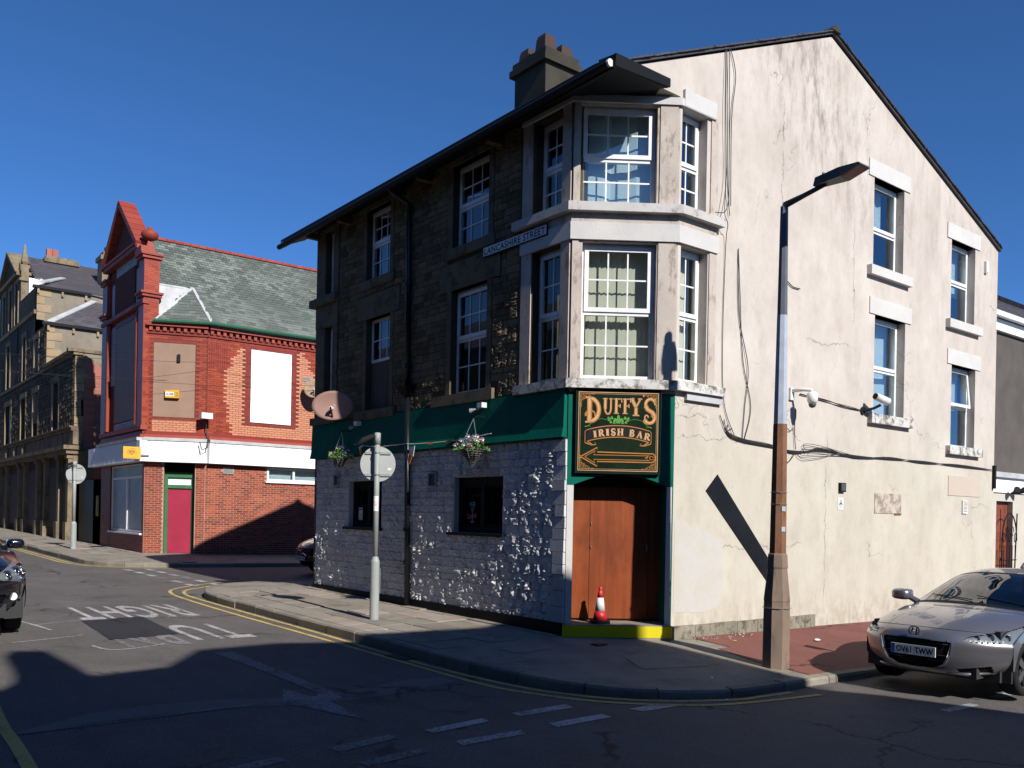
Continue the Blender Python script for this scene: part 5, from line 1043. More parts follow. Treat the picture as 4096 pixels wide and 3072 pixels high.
prism1('parapet', mt['whitefascia'], wg, WF, rect(11.64, 20, 2.58, 2.93), 0, .04); b = MB(); b.xbox(11.64, 20, .48, 1.0, 2.93, 3.05); b.build('roof_edge', mt['lead'], wg)
prism1('door', mt['woodd'], wg, WF, rect(13.12, 13.96, 0, 2.36), -.18, -.12)
for x in (13.3, 13.6): prism1('door_panel', mt['woodd'], wg, WF, rect(x, x + .24, 1.2, 2.2), -.12, -.105); prism1('door_panel', mt['woodd'], wg, WF, rect(x, x + .24, .2, 1.05), -.12, -.105)
box1('letter_plate', mt['chrome'], wg, WF, 13.55, 13.72, .98, 1.05, -.105, -.09)
gt = MB()
gt.tube([(13.98, .55, 0), (13.98, .50, 2.1)], .015, 6); gt.tube([(13.2, .50, 0), (13.2, .50, 1.5)], .015, 6)
gt.tube([(13.2 + .78 * (1 - math.cos(t)) / 2, .50, 1.45 + .65 * math.sin(t)) for t in [i * math.pi / 12 for i in range(13)]], .014, 6)
for k in range(5):
    cx_ = 13.3 + k * .15; gt.tube([(cx_ + .07 * math.cos(t) * (1 - t / 9), .50, 1.5 + .15 * (k % 2) + .16 * math.sin(t) * (1 - t / 9)) for t in [i * .5 for i in range(12)]], .009, 5); gt.tube([(cx_, .50, 0), (cx_, .50, 1.35)], .010, 5)
gt.tube([(13.2, .50, 1.0), (13.98, .50, 1.0)], .012, 6); gt.build('wrought_iron_gate', mt['black'], wg)
sp = empty('twin_spotlight', (13.8, .5, 2.6), 'pair of black spotlights on the white parapet over the wing door', 'light')
for s in (-1, 1): b = MB(); b.tube([(13.8, .56, 2.58), (13.8 + s * .1, .45, 2.60), (13.8 + s * .2, .35, 2.66)], [.02, .04, .08], 8); b.build('lamp_head', mt['rubber'], sp)
# ------------------------------------------------------------------ terrace opposite, behind the camera: it throws the big shadow over the junction
op = empty('opposite_terrace', (-6, -13, 0), 'brick terrace across the side road whose roofline shades the junction', 'building')
OF = Fr((0, -13, 0), (1, 0, 0), (0, 1, 0))
shp = [(1.72, -4.9), (1.63, -4.63), (1.15, -3.29), (.74, -2.62), (.78, -1.0), (.83, .95), (.60, 1.05), (.44, 1.25), (.24, 2.3), (-.05, 2.7), (-.56, 2.5), (-1.75, 2.72), (-2.23, 2.83), (-3.4, 3.19), (-4.55, 3.03), (-5.26, 1.96), (-6.11, 1.76), (-6.13, 2.38), (-6.16, 3.08), (-6.2, 3.7), (-6.56, 3.87), (-6.72, 3.39), (-6.77, 2.61), (-6.82, 2.05), (-6.9, 1.65), (-7.05, 1.37), (-7.6, 1.2)]
prof = [(-22, -.5), (12, -.5), (12, 4.3), (3.0, 4.3)] + [(x - math.tan(SUN_AZ) * (y + 13), (y + 13) / math.cos(SUN_AZ) * math.tan(SUN_EL) + gz(x, y) + ROADZ) for x, y in shp] + [(-22, 9.3)]
oh = [rect(x, x + 1.0, z, z + 1.6) for x in (-20, -17.5, -15, -12.5, -10, -7.2, -4.6, -2) for z in (1.2, 4.2, 6.9)] + [rect(x, x + 1.0, 1.2, 2.8) for x in (2, 5, 8)]
prism1('street_wall', mt['rendergrey'], op, OF, prof, -6, 0, ()); 
for q in oh:
    if q[0][0] < -.2 and q[2][1] > 8.9: continue
    box1('window', mt['upvc'], op, OF, q[0][0], q[1][0], q[0][1], q[2][1], 0, .03); box1('pane', mt['blackgloss'], op, OF, q[0][0] + .08, q[1][0] - .08, q[0][1] + .08, q[2][1] - .08, .03, .035); box1('lintel', mt['sillw'], op, OF, q[0][0] - .15, q[1][0] + .15, q[2][1] + .001, q[2][1] + .2, 0, .05)

wt = empty('west_terrace', (-13, 20, 0), 'terrace along the other side of the street, out of frame on the left', 'building')
WTF = Fr((-12.6, 0, 0), (0, 1, 0), (1, 0, 0)); prism1('street_wall', mt['renderdk'], wt, WTF, rect(-6.5, 75, -.5, 8.8), -7, 0)  # unseen terrace, drawn out past the junction to cut sky light on the road
b = MB(); b.slab3([(-12.4, -6.6, 8.7), (-12.4, 75, 8.7), (-16, 75, 11), (-16, -6.6, 11)], (0, 0, -.1)); b.build('roof', mt['slatep'], wt)
for k in range(16):
    y = 2.5 + k * 4.4
    for z in (1.0, 5.0): box1('window', mt['upvc'], wt, WTF, y, y + 1.1, z, z + 1.7, 0, .03); box1('pane', mt['blackgloss'], wt, WTF, y + .08, y + 1.02, z + .08, z + 1.62, .03, .035)
# ------------------------------------------------------------------ street furniture
def on(fr, x, y): return fr.P(x, y, 0)
# lamp column (tapering octagonal column, brown below, pale blue above)
LX, LY = 1.08, -1.915
lz = PN.P(LX, LY, 0).z
lp = empty('street_lamp', (LX, LY, lz), 'tall tapering street lamp, brown below and pale blue above, on the red tarmac corner', 'street lamp')
K = 1.06
def lpz(h): return lz + h * K
tow = Vector((RT.x, RT.y, 0))
def octl(h0, r0, h1, r1, name, mat, seg=8):
    b = MB(); b.lathe((LX, LY, 0), [(r0, lpz(h0)), (r1, lpz(h1))], seg, rot=math.pi / 8 - .12); return b.build(name, mt[mat], lp)
b = MB(); b.lathe((LX, LY, 0), [(.175, lz - .1), (.172, lpz(.55)), (.168, lpz(.78)), (.172, lpz(.80)), (.128, lpz(1.17)), (.128, lpz(1.18))], 8, rot=math.pi / 8 - .12); b.build('base', mt['lampbrown'], lp)
b = MB(); b.lathe((LX, LY, 0), [(.132, lpz(1.181)), (.136, lpz(1.20)), (.124, lpz(1.345)), (.112, lpz(1.36))], 8, rot=math.pi / 8 - .12); b.build('collar', mt['lampbrown'], lp)
octl(1.361, .108, 2.90, .090, 'column', 'lamprust'); octl(2.901, .086, 4.20, .068, 'upper_column', 'lampblue'); octl(4.201, .066, 5.50, .050, 'top_column', 'lampupper')
for h in (2.08, 1.94): b = MB(); b.lathe((LX, LY, 0), [(.106, lpz(h)), (.107, lpz(h + .008))], 16); b.build('steel_band', mt['steel'], lp)
b = MB(); b.lathe((LX, LY, 0), [(.175, lpz(.705)), (.176, lpz(.712))], 16); b.build('steel_band', mt['steel'], lp)
for h in (1.62, 1.86): b = MB(); p = Vector((LX, LY, lpz(h))) - FW * .108 + RT * .035; b.add([p - RT * .025 + UPV * dz for dz in (0, .06)] + [p + RT * .025 + FW * .01 + UPV * dz for dz in (.06, 0)], [(0, 1, 2, 3)]); b.build('number_sticker', mt['lampblue'], lp)
AR = Vector((0, -1, 0)); AS = Vector((1, 0, 0)); a0 = Vector((LX, LY, 5.80)); e1 = Vector((LX, -2.50, 5.915)); b = MB(); b.tube([a0 - UPV * .06, a0 + UPV * .01 + AR * .02, a0.lerp(e1, .5) + UPV * .0, e1], [.048, .045, .032, .028], 8); b.build('bracket_arm', mt['lampdark'], lp, smooth=True)
b = MB(); h0 = e1 + AR * -.05 + UPV * .02; dr = (AR * .99 + UPV * .03).normalized()
def hv(t, s_, z): return h0 + dr * t * 1.08 + AS * s_ * 1.1 + UPV * z
b.add([hv(-.08, -.06, -.02), hv(-.08, .06, -.02), hv(-.05, .07, .07), hv(-.05, -.07, .07), hv(.28, -.10, -.035), hv(.28, .10, -.035), hv(.26, .10, .08), hv(.26, -.10, .08), hv(.52, -.10, .03), hv(.52, .10, .03), hv(.50, .10, .06), hv(.50, -.10, .06)],
      [(0, 1, 2, 3), (0, 1, 5, 4), (1, 2, 6, 5), (2, 3, 7, 6), (3, 0, 4, 7), (4, 5, 9, 8), (5, 6, 10, 9), (6, 7, 11, 10), (7, 4, 8, 11), (8, 9, 10, 11)]); b.build('lantern', mt['lampdark'], lp)
b = MB(); b.lathe(hv(.03, 0, .07), [(.035, 0), (.035, .05)], 12); b.build('photocell', mt['white'], lp)
b = MB(); b.add([hv(.30, -.08, -.036), hv(.30, .08, -.036), hv(.49, .08, .022), hv(.49, -.08, .022)], [(0, 1, 2, 3)]); b.build('lens', mt['glassb'], lp)
# road sign poles seen from behind
def sign_pole(x, y, fr, H, k, label, disc=(2.39, .27), baseh=.92, group=None, arm=True):
    z = fr.P(x, y, 0).z; o = empty('sign_post', (x, y, z), label, 'road sign', group)
    b = MB(); b.lathe((x, y, z), [(.075 * k, -.1), (.072 * k, baseh), (.045 * k, baseh + .08)], 16); b.build('base_tube', mt['grey_metal'], o, smooth=False)
    b = MB(); b.lathe((x, y, z), [(.043 * k, baseh + .08), (.043 * k, H)], 14); b.build('post', mt['grey_metal'], o, smooth=True)
    b = MB(); b.lathe((x, y, z), [(.052 * k, H - .18), (.052 * k, H), (.03 * k, H + .01)], 14); b.build('cap', mt['grey_metal'], o, smooth=True)
    c = Vector((x, y, z + disc[0])) + FW * .09; r_ = disc[1]; n = 40
    b = MB(); vs = [c] + [c + RT * r_ * math.cos(t) + UPV * r_ * math.sin(t) for t in [2 * math.pi * i / n for i in range(n)]]; vs2 = [v + FW * .012 for v in vs]
    b.add(vs + vs2, [(0, i + 1, (i + 1) % n + 1) for i in range(n)] + [(n + 1, n + 2 + i, n + 2 + (i + 1) % n) for i in range(n)] + [(i + 1, (i + 1) % n + 1, n + 2 + (i + 1) % n, n + 2 + i) for i in range(n)]); b.build('sign_disc', mt['signback'], o)
    for dz in (.62, -.62):
        cz = c + UPV * r_ * dz; b = MB(); w_ = r_ * .72
        b.add([cz + RT * s_ * w_ + UPV * t_ * .02 + FW * f for s_ in (-1, 1) for t_ in (-1, 1) for f in (-.02, -.001)], [(0, 1, 3, 2), (4, 5, 7, 6), (0, 1, 5, 4), (2, 3, 7, 6), (0, 2, 6, 4), (1, 3, 7, 5)]); b.build('rail', mt['grey_metal'], o)
        b = MB(); b.lathe((x, y, cz.z), [(.05 * k, -.012), (.05 * k, .012)], 14); b.build('clamp', mt['steel'], o)
    if arm:
        b = MB(); a = Vector((x, y, z + H - .06)); d = -RT * .8 - FW * .3
        b.tube([a, a + d * .1 + UPV * .0, a + d * .26 - UPV * .06, a + d * .38 - UPV * .15], [.03, .045, .05, .035], 8); b.build('lamp_unit', mt['rubber'], o, smooth=True)
    b = MB(); q = c + RT * r_ * .55 - UPV * r_ * .35 - FW * .003; b.add([q, q + RT * .06, q + RT * .06 + UPV * .04, q + UPV * .04], [(0, 1, 2, 3)]); b.build('sticker', mt['white'], o)
    return o
PX, PY = -1.43, 3.88
so = sign_pole(PX, PY, PN, 2.99, 1.0, 'grey sign post with the back of a round sign, standing before the painted pub wall', (2.50, .285), .93)
pzz = PN.P(PX, PY, 0).z
def on_post(u, v, r=.0455): a = u / r; return Vector((PX, PY, pzz + v)) - FW * r * math.cos(a) + RT * r * math.sin(a)
b = MB(); n = 6
for i in range(n): u0, u1 = -.045 + .09 * i / n, -.045 + .09 * (i + 1) / n; b.add([on_post(u0, 1.74), on_post(u1, 1.74), on_post(u1, 1.98), on_post(u0, 1.98)], [(0, 1, 2, 3)])
b.build('notice', mt['white'], so)
b = MB(); b.add([on_post(-.02, 1.94, .0462), on_post(.035, 1.94, .0462), on_post(.035, 1.965, .0462), on_post(-.02, 1.965, .0462)], [(0, 1, 2, 3)]); b.build('notice_header', mt['blue'], so)
b = MB(); rg = [(math.cos(t), math.sin(t)) for t in [i * 2 * math.pi / 14 for i in range(14)]]
for i in range(14): (a, c), (d, e) = rg[i], rg[(i + 1) % 14]; b.add([on_post(a * .03, 1.86 + c * .03, .0462), on_post(d * .03, 1.86 + e * .03, .0462), on_post(d * .023, 1.86 + e * .023, .0462), on_post(a * .023, 1.86 + c * .023, .0462)], [(0, 1, 2, 3)])
b.build('notice_ring', mt['redprint'], so)
b = MB(); q = Vector((PX, PY, pzz)) + RT * .078; b.add([q + UPV * .42, q + UPV * .82, q + UPV * .82 + FW * .08, q + UPV * .42 + FW * .08], [(0, 1, 2, 3)]); b.build('access_door', mt['grey_metal'], so)
sign_pole(-1.21, 25.9, PF, 3.12, 1.35, 'grey sign post with a round sign seen from behind, by the dark green gate', (2.68, .36), .90)
# traffic cone
cz = CH.P(.72, .275, -.14); 
cq = CH.P(.53, .276, -.10)
co = empty('traffic_cone', cq, 'red and white traffic cone on the yellow fronted doorstep', 'traffic cone')
b = MB(); b.box(Fr(cq, CH.U, CH.N), -.13, .13, 0, .045, -.13, .13); b.build('base', mt['rubber'], co)
b = MB(); b.lathe(cq, [(.105, .045), (.075, .18)], 20); b.build('lower_sleeve', mt['conered'], co, smooth=True); b = MB(); b.lathe(cq, [(.0755, .18), (.047, .37)], 20); b.build('reflective_sleeve', mt['conewhite'], co, smooth=True); b = MB(); b.lathe(cq, [(.0468, .37), (.03, .46), (.024, .465), (.028, .485), (.028, .515), (.015, .53)], 20); b.build('top', mt['conered'], co, smooth=True)
# street nameplate
ns = empty('street_nameplate', (0, 2.2, 6.05), 'white LANCASHIRE STREET nameplate with rusty edge below the corner bay window', 'street sign')
prism1('plate', m_stain('enamel_plate', (.60, .60, .62), (.66, .66, .68), (.30, .16, .1), (9, 9, 9), .6, .45, .62), ns, FA, rect(1.39, 2.98, 5.99, 6.14), .05, .062); b = MB(); b.prism(FA, rect(1.38, 2.99, 5.98, 6.15), .048, .066, [rect(1.395, 2.975, 5.993, 6.137)]); b.build('rim', mt['black'], ns)
b = MB(); add_text(b, 'LANCASHIRE STREET', lambda x, y: FA.P(2.94 - 1.51 * x, 6.012 + .105 * y, .064), bold=.012, spacing=1.05); b.build('lettering', mt['ink'], ns)
box1('fixing_batten', mt['rubber'], ns, FA, 1.45, 2.9, 6.04, 6.09, 0, .049)
# pub sign --------------------------------------------------------------
ps = empty('pub_sign', CH.P(.73, 2.45, .05), "square dark green DUFFY'S IRISH BAR sign with gold arrow above the door", 'sign')
SX0, SX1, SZ0, SZ1 = .115, 1.325, 2.455, 3.64; SW = SX1 - SX0; SH = SZ1 - SZ0
prism1('board', mt['signgreen'], ps, CH, rect(SX0, SX1, SZ0, SZ1), .0, .055)
def q(x, y, w_=.057): return CH.P(SX0 + SW * x, SZ0 + SH * y, w_)     # 0..1 sign coordinates
def ribbon(mb, pts, w0, w1=None, wz=.057):
    w1 = w0 if w1 is None else w1; P_ = [Vector(p) for p in pts]; L = []; Rr = []
    for i, p in enumerate(P_):
        d = (P_[min(i + 1, len(P_) - 1)] - P_[max(i - 1, 0)]); d = d.normalized() if d.length > 0 else Vector((1, 0)); n = Vector((-d.y, d.x)); t = i / (len(P_) - 1); wd = (w0 + (w1 - w0) * t) / 2; L.append(p + n * wd); Rr.append(p - n * wd)
    for i in range(len(P_) - 1): mb.add([q(*L[i], wz), q(*L[i + 1], wz), q(*Rr[i + 1], wz), q(*Rr[i], wz)], [(0, 1, 2, 3)])
b = MB(); b.prism(CH, rect(SX0 - .012, SX1 + .012, SZ0 - .012, SZ1 + .012), .0, .066, [rect(SX0, SX1, SZ0, SZ1)]); b.build('frame', mt['black'], ps)
for k_, wv in ((.022, .008), (.042, .004)):
    b = MB(); b.prism(CH, rect(SX0 + SW * (k_ - .0), SX1 - SW * k_, SZ0 + SH * k_, SZ1 - SH * k_), .056, .059, [rect(SX0 + SW * (k_ + wv), SX1 - SW * (k_ + wv), SZ0 + SH * (k_ + wv), SZ1 - SH * (k_ + wv))]); b.build('border', mt['goldhi'], ps)
b = MB()
for (cx_, cy_, sx_, sy_) in ((.035, .965, 1, -1), (.965, .965, -1, -1), (.035, .035, 1, 1), (.965, .035, -1, 1)):
    for (ox, oy, r_, s0, s1) in ((.045, .045, .035, 0, 6.3), (.09, .03, .018, 0, 5), (.03, .09, .018, 1.5, 6.5), (.12, .02, .012, 0, 5), (.02, .13, .012, 1, 6), (.05, .05, .016, 0, 6.3), (.0, .16, .02, -1.5, 1.5), (.16, .0, .02, 0, 3)):
        ribbon(b, [(cx_ + sx_ * (ox + r_ * (1 - t / 14) * math.cos(t)), cy_ + sy_ * (oy + r_ * (1 - t / 14) * math.sin(t))) for t in [s0 + (s1 - s0) * i / 10 for i in range(11)]], .006)
b.build('corner_scroll', mt['gold'], ps)
def arcp(cx_, cy_, rx, ry, a0, a1, n=16): return [(cx_ + rx * math.cos(math.radians(a0 + (a1 - a0) * i / n)), cy_ + ry * math.sin(math.radians(a0 + (a1 - a0) * i / n))) for i in range(n + 1)]
# letters in a unit box, as strokes (points, width) ; serifs as short bars
def glyph(ch):
    T, t = .27, .11
    G_ = {
     'D': [([(.24, 0), (.24, 1)], T), (arcp(.28, .5, .52, .43, 90, -90), T * .85), ([(.0, .965), (.34, .965)], t), ([(.0, .035), (.34, .035)], t)],
     'U': [([(.24, 1), (.24, .36)], T), (arcp(.5, .36, .27, .30, 180, 360), T * .6), ([(.78, .36), (.78, 1)], t * 1.5), ([(.02, .96), (.46, .96)], t * .9), ([(.6, .96), (.98, .96)], t * .9)],
     'F': [([(.3, 0), (.3, 1)], T * 1.1), ([(.04, .96), (.96, .96)], t * 1.1), ([(.9, 1), (.92, .74)], t), ([(.3, .52), (.74, .52)], t), ([(.74, .64), (.74, .40)], t), ([(.04, .04), (.6, .04)], t)],
     'Y': [([(.14, 1), (.5, .48)], T), ([(.88, 1), (.5, .48)], t * 1.4), ([(.5, .5), (.5, 0)], T), ([(0, .965), (.36, .965)], t), ([(.66, .965), (1, .965)], t), ([(.24, .035), (.78, .035)], t)],
     "'": [([(.5, 1), (.42, .78)], .3)],
     'S': [(arcp(.5, .74, .34, .21, 20, 200), t * 1.8) , ([(.16, .70), (.3, .56), (.66, .44), (.82, .3)], T * 1.05), (arcp(.46, .26, .36, .22, 15, -160), t * 1.9), (arcp(.24, .24, .12, .1, 0, 300), t * .9), ([(.82, .98), (.82, .72)], t)],
     'I': [([(.5, 0), (.5, 1)], .5), ([(.08, .96), (.92, .96)], t), ([(.08, .04), (.92, .04)], t)],
     'R': [([(.24, 0), (.24, 1)], T), (arcp(.36, .74, .38, .22, 90, -90), T * .8), ([(.02, .965), (.4, .965)], t), ([(.3, .52), (.42, .52)], t), ([(.46, .5), (.9, .03)], T * .9), ([(.02, .04), (.46, .04)], t), ([(.76, .04), (1, .04)], t)],
     'H': [([(.22, 0), (.22, 1)], T), ([(.78, 0), (.78, 1)], T), ([(.22, .5), (.78, .5)], t), ([(.02, .965), (.42, .965)], t), ([(.02, .035), (.42, .035)], t), ([(.58, .965), (.98, .965)], t), ([(.58, .035), (.98, .035)], t)],
     'B': [([(.24, 0), (.24, 1)], T), (arcp(.36, .76, .34, .2, 90, -90), T * .75), (arcp(.36, .28, .42, .24, 90, -90), T * .8), ([(.02, .965), (.4, .965)], t), ([(.02, .035), (.4, .035)], t)],
     'A': [([(.5, 1), (.16, 0)], t * 1.3), ([(.48, 1), (.84, 0)], T), ([(.26, .34), (.7, .34)], t), ([(0, .035), (.34, .035)], t), ([(.62, .035), (1, .035)], t)]}
    return G_[ch]
def put(mb, ch, fmap, wscale, wz):
    for pts, wd in glyph(ch): ribbon(mb, [fmap(*p) for p in pts], wd * wscale, wz=wz)
def sign_word(letters, mats, name):
    for k_, (dx, dy, wk, m_, wz) in enumerate(mats):
        b = MB()
        for (ch, x0, y0, ww, hh, rot) in letters:
            cx_, cy_ = x0 + ww / 2, y0 + hh / 2
            def fm(x, y): 
                lx, ly = (x - .5) * ww, (y - .5) * hh; return (cx_ + dx + lx * math.cos(rot) - ly * math.sin(rot), cy_ + dy + lx * math.sin(rot) + ly * math.cos(rot))
            put(b, ch, fm, min(ww, hh * .75) * wk, wz + rr(0, .0001))
        b.build(name[k_], mt[m_], ps)
duf = [('D', .105, .60, .20, .32, 0), ('U', .31, .70, .125, .205, 0), ('F', .44, .715, .105, .19, 0), ('F', .545, .715, .105, .19, 0), ('Y', .635, .695, .145, .215, 0), ("'", .775, .86, .05, .09, 0), ('S', .795, .60, .17, .32, 0)]
sign_word(duf, [(.006, -.008, 1.25, 'ink', .0565), (0, 0, 1.12, 'gold', .0585), (-.002, .002, .55, 'goldhi', .0605)], ['lettering_shadow', 'lettering', 'lettering_highlight'])
b = MB(); ribbon(b, arcp(.165, .70, .055, .05, 200, -20), .03, .015, .0587); ribbon(b, arcp(.86, .66, .06, .055, 200, 420), .025, .02, .0587); b.build('letter_swash', mt['gold'], ps)
ib = []; tx = 'IRISH BAR'; wd_ = [.05, .075, .05, .065, .08, .04, .075, .08, .08]; xx = .20
for ch, w__ in zip(tx, wd_):
    if ch != ' ':
        u = (xx + w__ / 2 - .5); ib.append((ch, xx, .455 - u * u * .42, w__ * .95, .085, -u * .55))
    xx += w__ + .012
# ribbon banner behind the words
b = MB(); top = [(x, .575 - (x - .5) ** 2 * .42) for x in [.13 + .74 * i / 20 for i in range(21)]]; bot = [(x, .435 - (x - .5) ** 2 * .42) for x in [.13 + .74 * i / 20 for i in range(21)]]
for i in range(20): b.add([q(*top[i], .0562), q(*top[i + 1], .0562), q(*bot[i + 1], .0562), q(*bot[i], .0562)], [(0, 1, 2, 3)])
b.build('banner', mt['ink'], ps); b = MB(); ribbon(b, top, .011, wz=.0575); ribbon(b, bot, .011, wz=.0575)
for sg in (-1, 1):
    cx_ = .5 + sg * .37; ribbon(b, [(cx_, .52), (cx_ + sg * .025, .50), (cx_ + sg * .025, .36)], .008, wz=.0575); ribbon(b, [(cx_ - sg * .01, .375), (cx_ - sg * .07, .335), (cx_ - sg * .11, .345), (cx_ - sg * .09, .365)], .014, .006, wz=.0575); ribbon(b, [(cx_ + sg * .02, .36), (cx_ - sg * .05, .335), (cx_ - sg * .10, .335)], .016, .008, wz=.0577)
b.build('banner_edge', mt['gold'], ps)
sign_word(ib, [(0, 0, 1.25, 'goldhi', .0590)], ['small_lettering'])
b = MB()
for (cx_, cy_, s_) in [(.5, .655, .032), (.46, .64, .026), (.54, .64, .026), (.5, .62, .028), (.42, .665, .022), (.58, .665, .022), (.39, .64, .018), (.61, .64, .018), (.41, .615, .018), (.59, .615, .018), (.5, .685, .02), (.38, .665, .016), (.62, .665, .016), (.45, .61, .018), (.55, .61, .018)]:
    for k_ in range(3):
        a = math.pi / 2 + k_ * 2.094; c_ = (cx_ + s_ * .5 * math.cos(a), cy_ + s_ * .5 * math.sin(a)); b.add([q(c_[0] + s_ * .55 * math.cos(t), c_[1] + s_ * .55 * math.sin(t), .0585 + k_ * .0003) for t in [i * math.pi / 3 for i in range(6)]], [(0, 1, 2, 3, 4, 5)])
for sg in (-1, 1): ribbon(b, [(.5 + sg * .12, .64), (.5 + sg * .2, .655), (.5 + sg * .28, .64), (.5 + sg * .33, .59), (.5 + sg * .36, .57)], .004, wz=.0585); ribbon(b, [(.5 + sg * .40, .555), (.5 + sg * .36, .565), (.5 + sg * .33, .56)], .012, .003, wz=.0585)
b.build('shamrock_leaves', mt['leafsign'], ps)
b = MB(); out = [(.055, .19), (.255, .305), (.255, .25), (.90, .24)] + arcp(.90, .19, .05, .055, 85, -85, 8) + [(.90, .135), (.255, .135), (.255, .075), (.055, .19)]
ribbon(b, out, .014, wz=.0587); ins = [(.105, .19), (.23, .265), (.21, .215), (.88, .215), (.88, .16), (.21, .16), (.23, .115), (.105, .19)]; ribbon(b, ins, .008, wz=.0587); ribbon(b, arcp(.905, .188, .022, .022, 0, 340), .007, wz=.0587); ribbon(b, [(.86, .2), (.83, .188), (.86, .172)], .02, .005, wz=.0587)
b.build('arrow', mt['gold'], ps)
# hanging baskets ----------------------------------------------------------
def basket(y, zt, r, h, label, sd_, style):
    rnd = random.Random(sd_); c = Vector((-.30, y, zt)); o = empty('hanging_basket', (c.x, c.y, zt - h), label, 'hanging basket', 'cone baskets hanging on the green fascia')
    b = MB(); b.lathe((c.x, c.y, zt - h), [(.005, 0), (r * .55, h * .52), (r, h)], 16); b.build('cone', mt['black'], o)
    b = MB()
    for k in range(9): t = (k + .5) / 9; b.tube([(c.x + r * t * 1.03 * math.cos(a), c.y + r * t * 1.03 * math.sin(a), zt - h + h * t + rnd.uniform(-.004, .004)) for a in [i * 6.2832 / 14 for i in range(15)]], .006, 4, cap=False)
    for k in range(12): a = k * .5236; b.tube([(c.x, c.y, zt - h), (c.x + r * 1.02 * math.cos(a), c.y + r * 1.02 * math.sin(a), zt)], .005, 4)
    b.build('wicker', mt['wicker'], o)
    hk = Vector((-.28, y, zt + .48)); b = MB(); b.tube([(0, y, zt + .50), (-.2, y, zt + .53), hk], .009, 6); b.build('bracket', mt['black'], o)
    b = MB()
    for k in range(3): a = k * 2.094 + .4; b.tube([hk, (c.x + r * .95 * math.cos(a), c.y + r * .95 * math.sin(a), zt)], .005, 4)
    b.build('chain', mt['steel'], o)
    b = MB()
    for k in range(420):
        a = rnd.uniform(0, 6.283); q_ = rnd.random() ** .5; rr_ = r * 1.55 * q_; p = c + Vector((rr_ * math.cos(a), rr_ * math.sin(a), .19 * (1 - q_ * q_) * rnd.uniform(.3, 1) - .05 * q_ + .01)); s_ = rnd.uniform(.012, .026); n = Vector((rnd.uniform(-1, 1), rnd.uniform(-1, 1), rnd.uniform(-.3, 1))).normalized(); x_ = n.orthogonal().normalized() * s_; y_ = n.cross(x_).normalized() * s_ * .6; b.add([p - x_, p - y_, p + x_, p + y_], [(0, 1, 2, 3)], rnd.random())
    for k in range(60):   # trailing
        t = k / 60; p = c + Vector((-.02 + .02 * math.sin(k), (1 if style else 1) * (r * 1.25) + .02 * math.cos(k * 2), .0 - (.42 if style else .2) * t)); x_ = Vector((rnd.uniform(-1, 1), rnd.uniform(-1, 1), rnd.uniform(-1, 1))).normalized() * .018; y_ = x_.orthogonal().normalized() * .012; b.add([p - x_, p - y_, p + x_, p + y_], [(0, 1, 2, 3)], rnd.random())
    b.build('foliage', mt['leaf'], o, kind='stuff')
    cols = ['flpink', 'flwhite', 'flpink', 'flwhite', 'flpurple'] if style else ['flyellow', 'flpurple', 'flwhite', 'flyellow', 'flwhite']
    for k in range(30 if style else 22):
        a = rnd.uniform(0, 6.283); q_ = rnd.random() ** .5; rr_ = r * 1.6 * q_; p = c + Vector((rr_ * math.cos(a), rr_ * math.sin(a), .20 * (1 - q_ * q_) + .01)); s_ = rnd.uniform(.028, .042); b = MB()
        for j in range(5):
            a2 = j * 1.2566; d = Vector((-.5 * math.cos(a2) * .6, .9 * math.cos(a2), math.sin(a2))) * s_; b.add([p, p + d * .7 + d.orthogonal().normalized() * s_ * .4, p + d, p + d * .7 - d.orthogonal().normalized() * s_ * .4], [(0, 1, 2, 3)])
        b.build('flower', mt[cols[k % 5]], o)
    if not style:
        for sg in (-1, 1):
            b = MB()
            for k in range(10): t = k / 9; p = c + Vector((-.05, sg * (r + .22 * t), .02 - (.12 * t * t) * (1 if sg > 0 else .3))); s_ = .03 * (1 - t * .7); b.add([p + Vector((0, 0, s_)), p + Vector((-.02, sg * .03, 0)), p - Vector((0, 0, s_)), p + Vector((.02, -sg * .03, 0))], [(0, 1, 2, 3)])
            b.build('trailing_leaf', mt['silverleaf'], o)
basket(7.34, 2.93, .16, .27, 'left hanging basket, yellow and purple pansies over a small wicker cone', 5, False)
basket(2.85, 2.87, .20, .30, 'right hanging basket, pink and white flowers spilling over a wicker cone', 9, True)
# bunting string
bu = empty('bunting', (-.12, 4.2, 3.05), 'thin string of orange and white bunting tied across the drainpipe', 'bunting')
line = [(-.11, 7.13, 3.17), (-.11, 6.2, 3.07), (-.13, 5.2, 3.08), (-.12, 4.9, 3.06), (-.11, 4.1, 3.05), (-.11, 3.3, 3.06), (-.10, 2.62, 3.11)]
b = MB(); b.tube(line, .007, 5); b.build('string', mt['white'], bu)
for (y0, y1, m_, z) in ((4.25, 4.45, 'orange', 3.052), (3.7, 3.9, 'orange', 3.052), (6.05, 6.2, 'orange', 3.07), (5.4, 5.6, 'orange', 3.075), (6.75, 6.85, 'white', 3.12)):
    b = MB(); b.add([(-.118, y0, z + .012), (-.118, y1, z + .012), (-.125, y1 - .02, z - .022), (-.125, y0 + .02, z - .026)], [(0, 1, 2, 3)]); b.build('flag', mt[m_], bu)
b = MB(); b.slab3([(-.16, 4.80, 3.02), (-.16, 4.98, 3.0), (-.15, 4.98, 2.84), (-.15, 4.86, 2.84)], (.01, 0, 0)); b.slab3([(-.16, 6.72, 3.13), (-.16, 6.86, 3.1), (-.15, 6.84, 3.03)], (.01, 0, 0)); b.build('flag', mt['white'], bu)
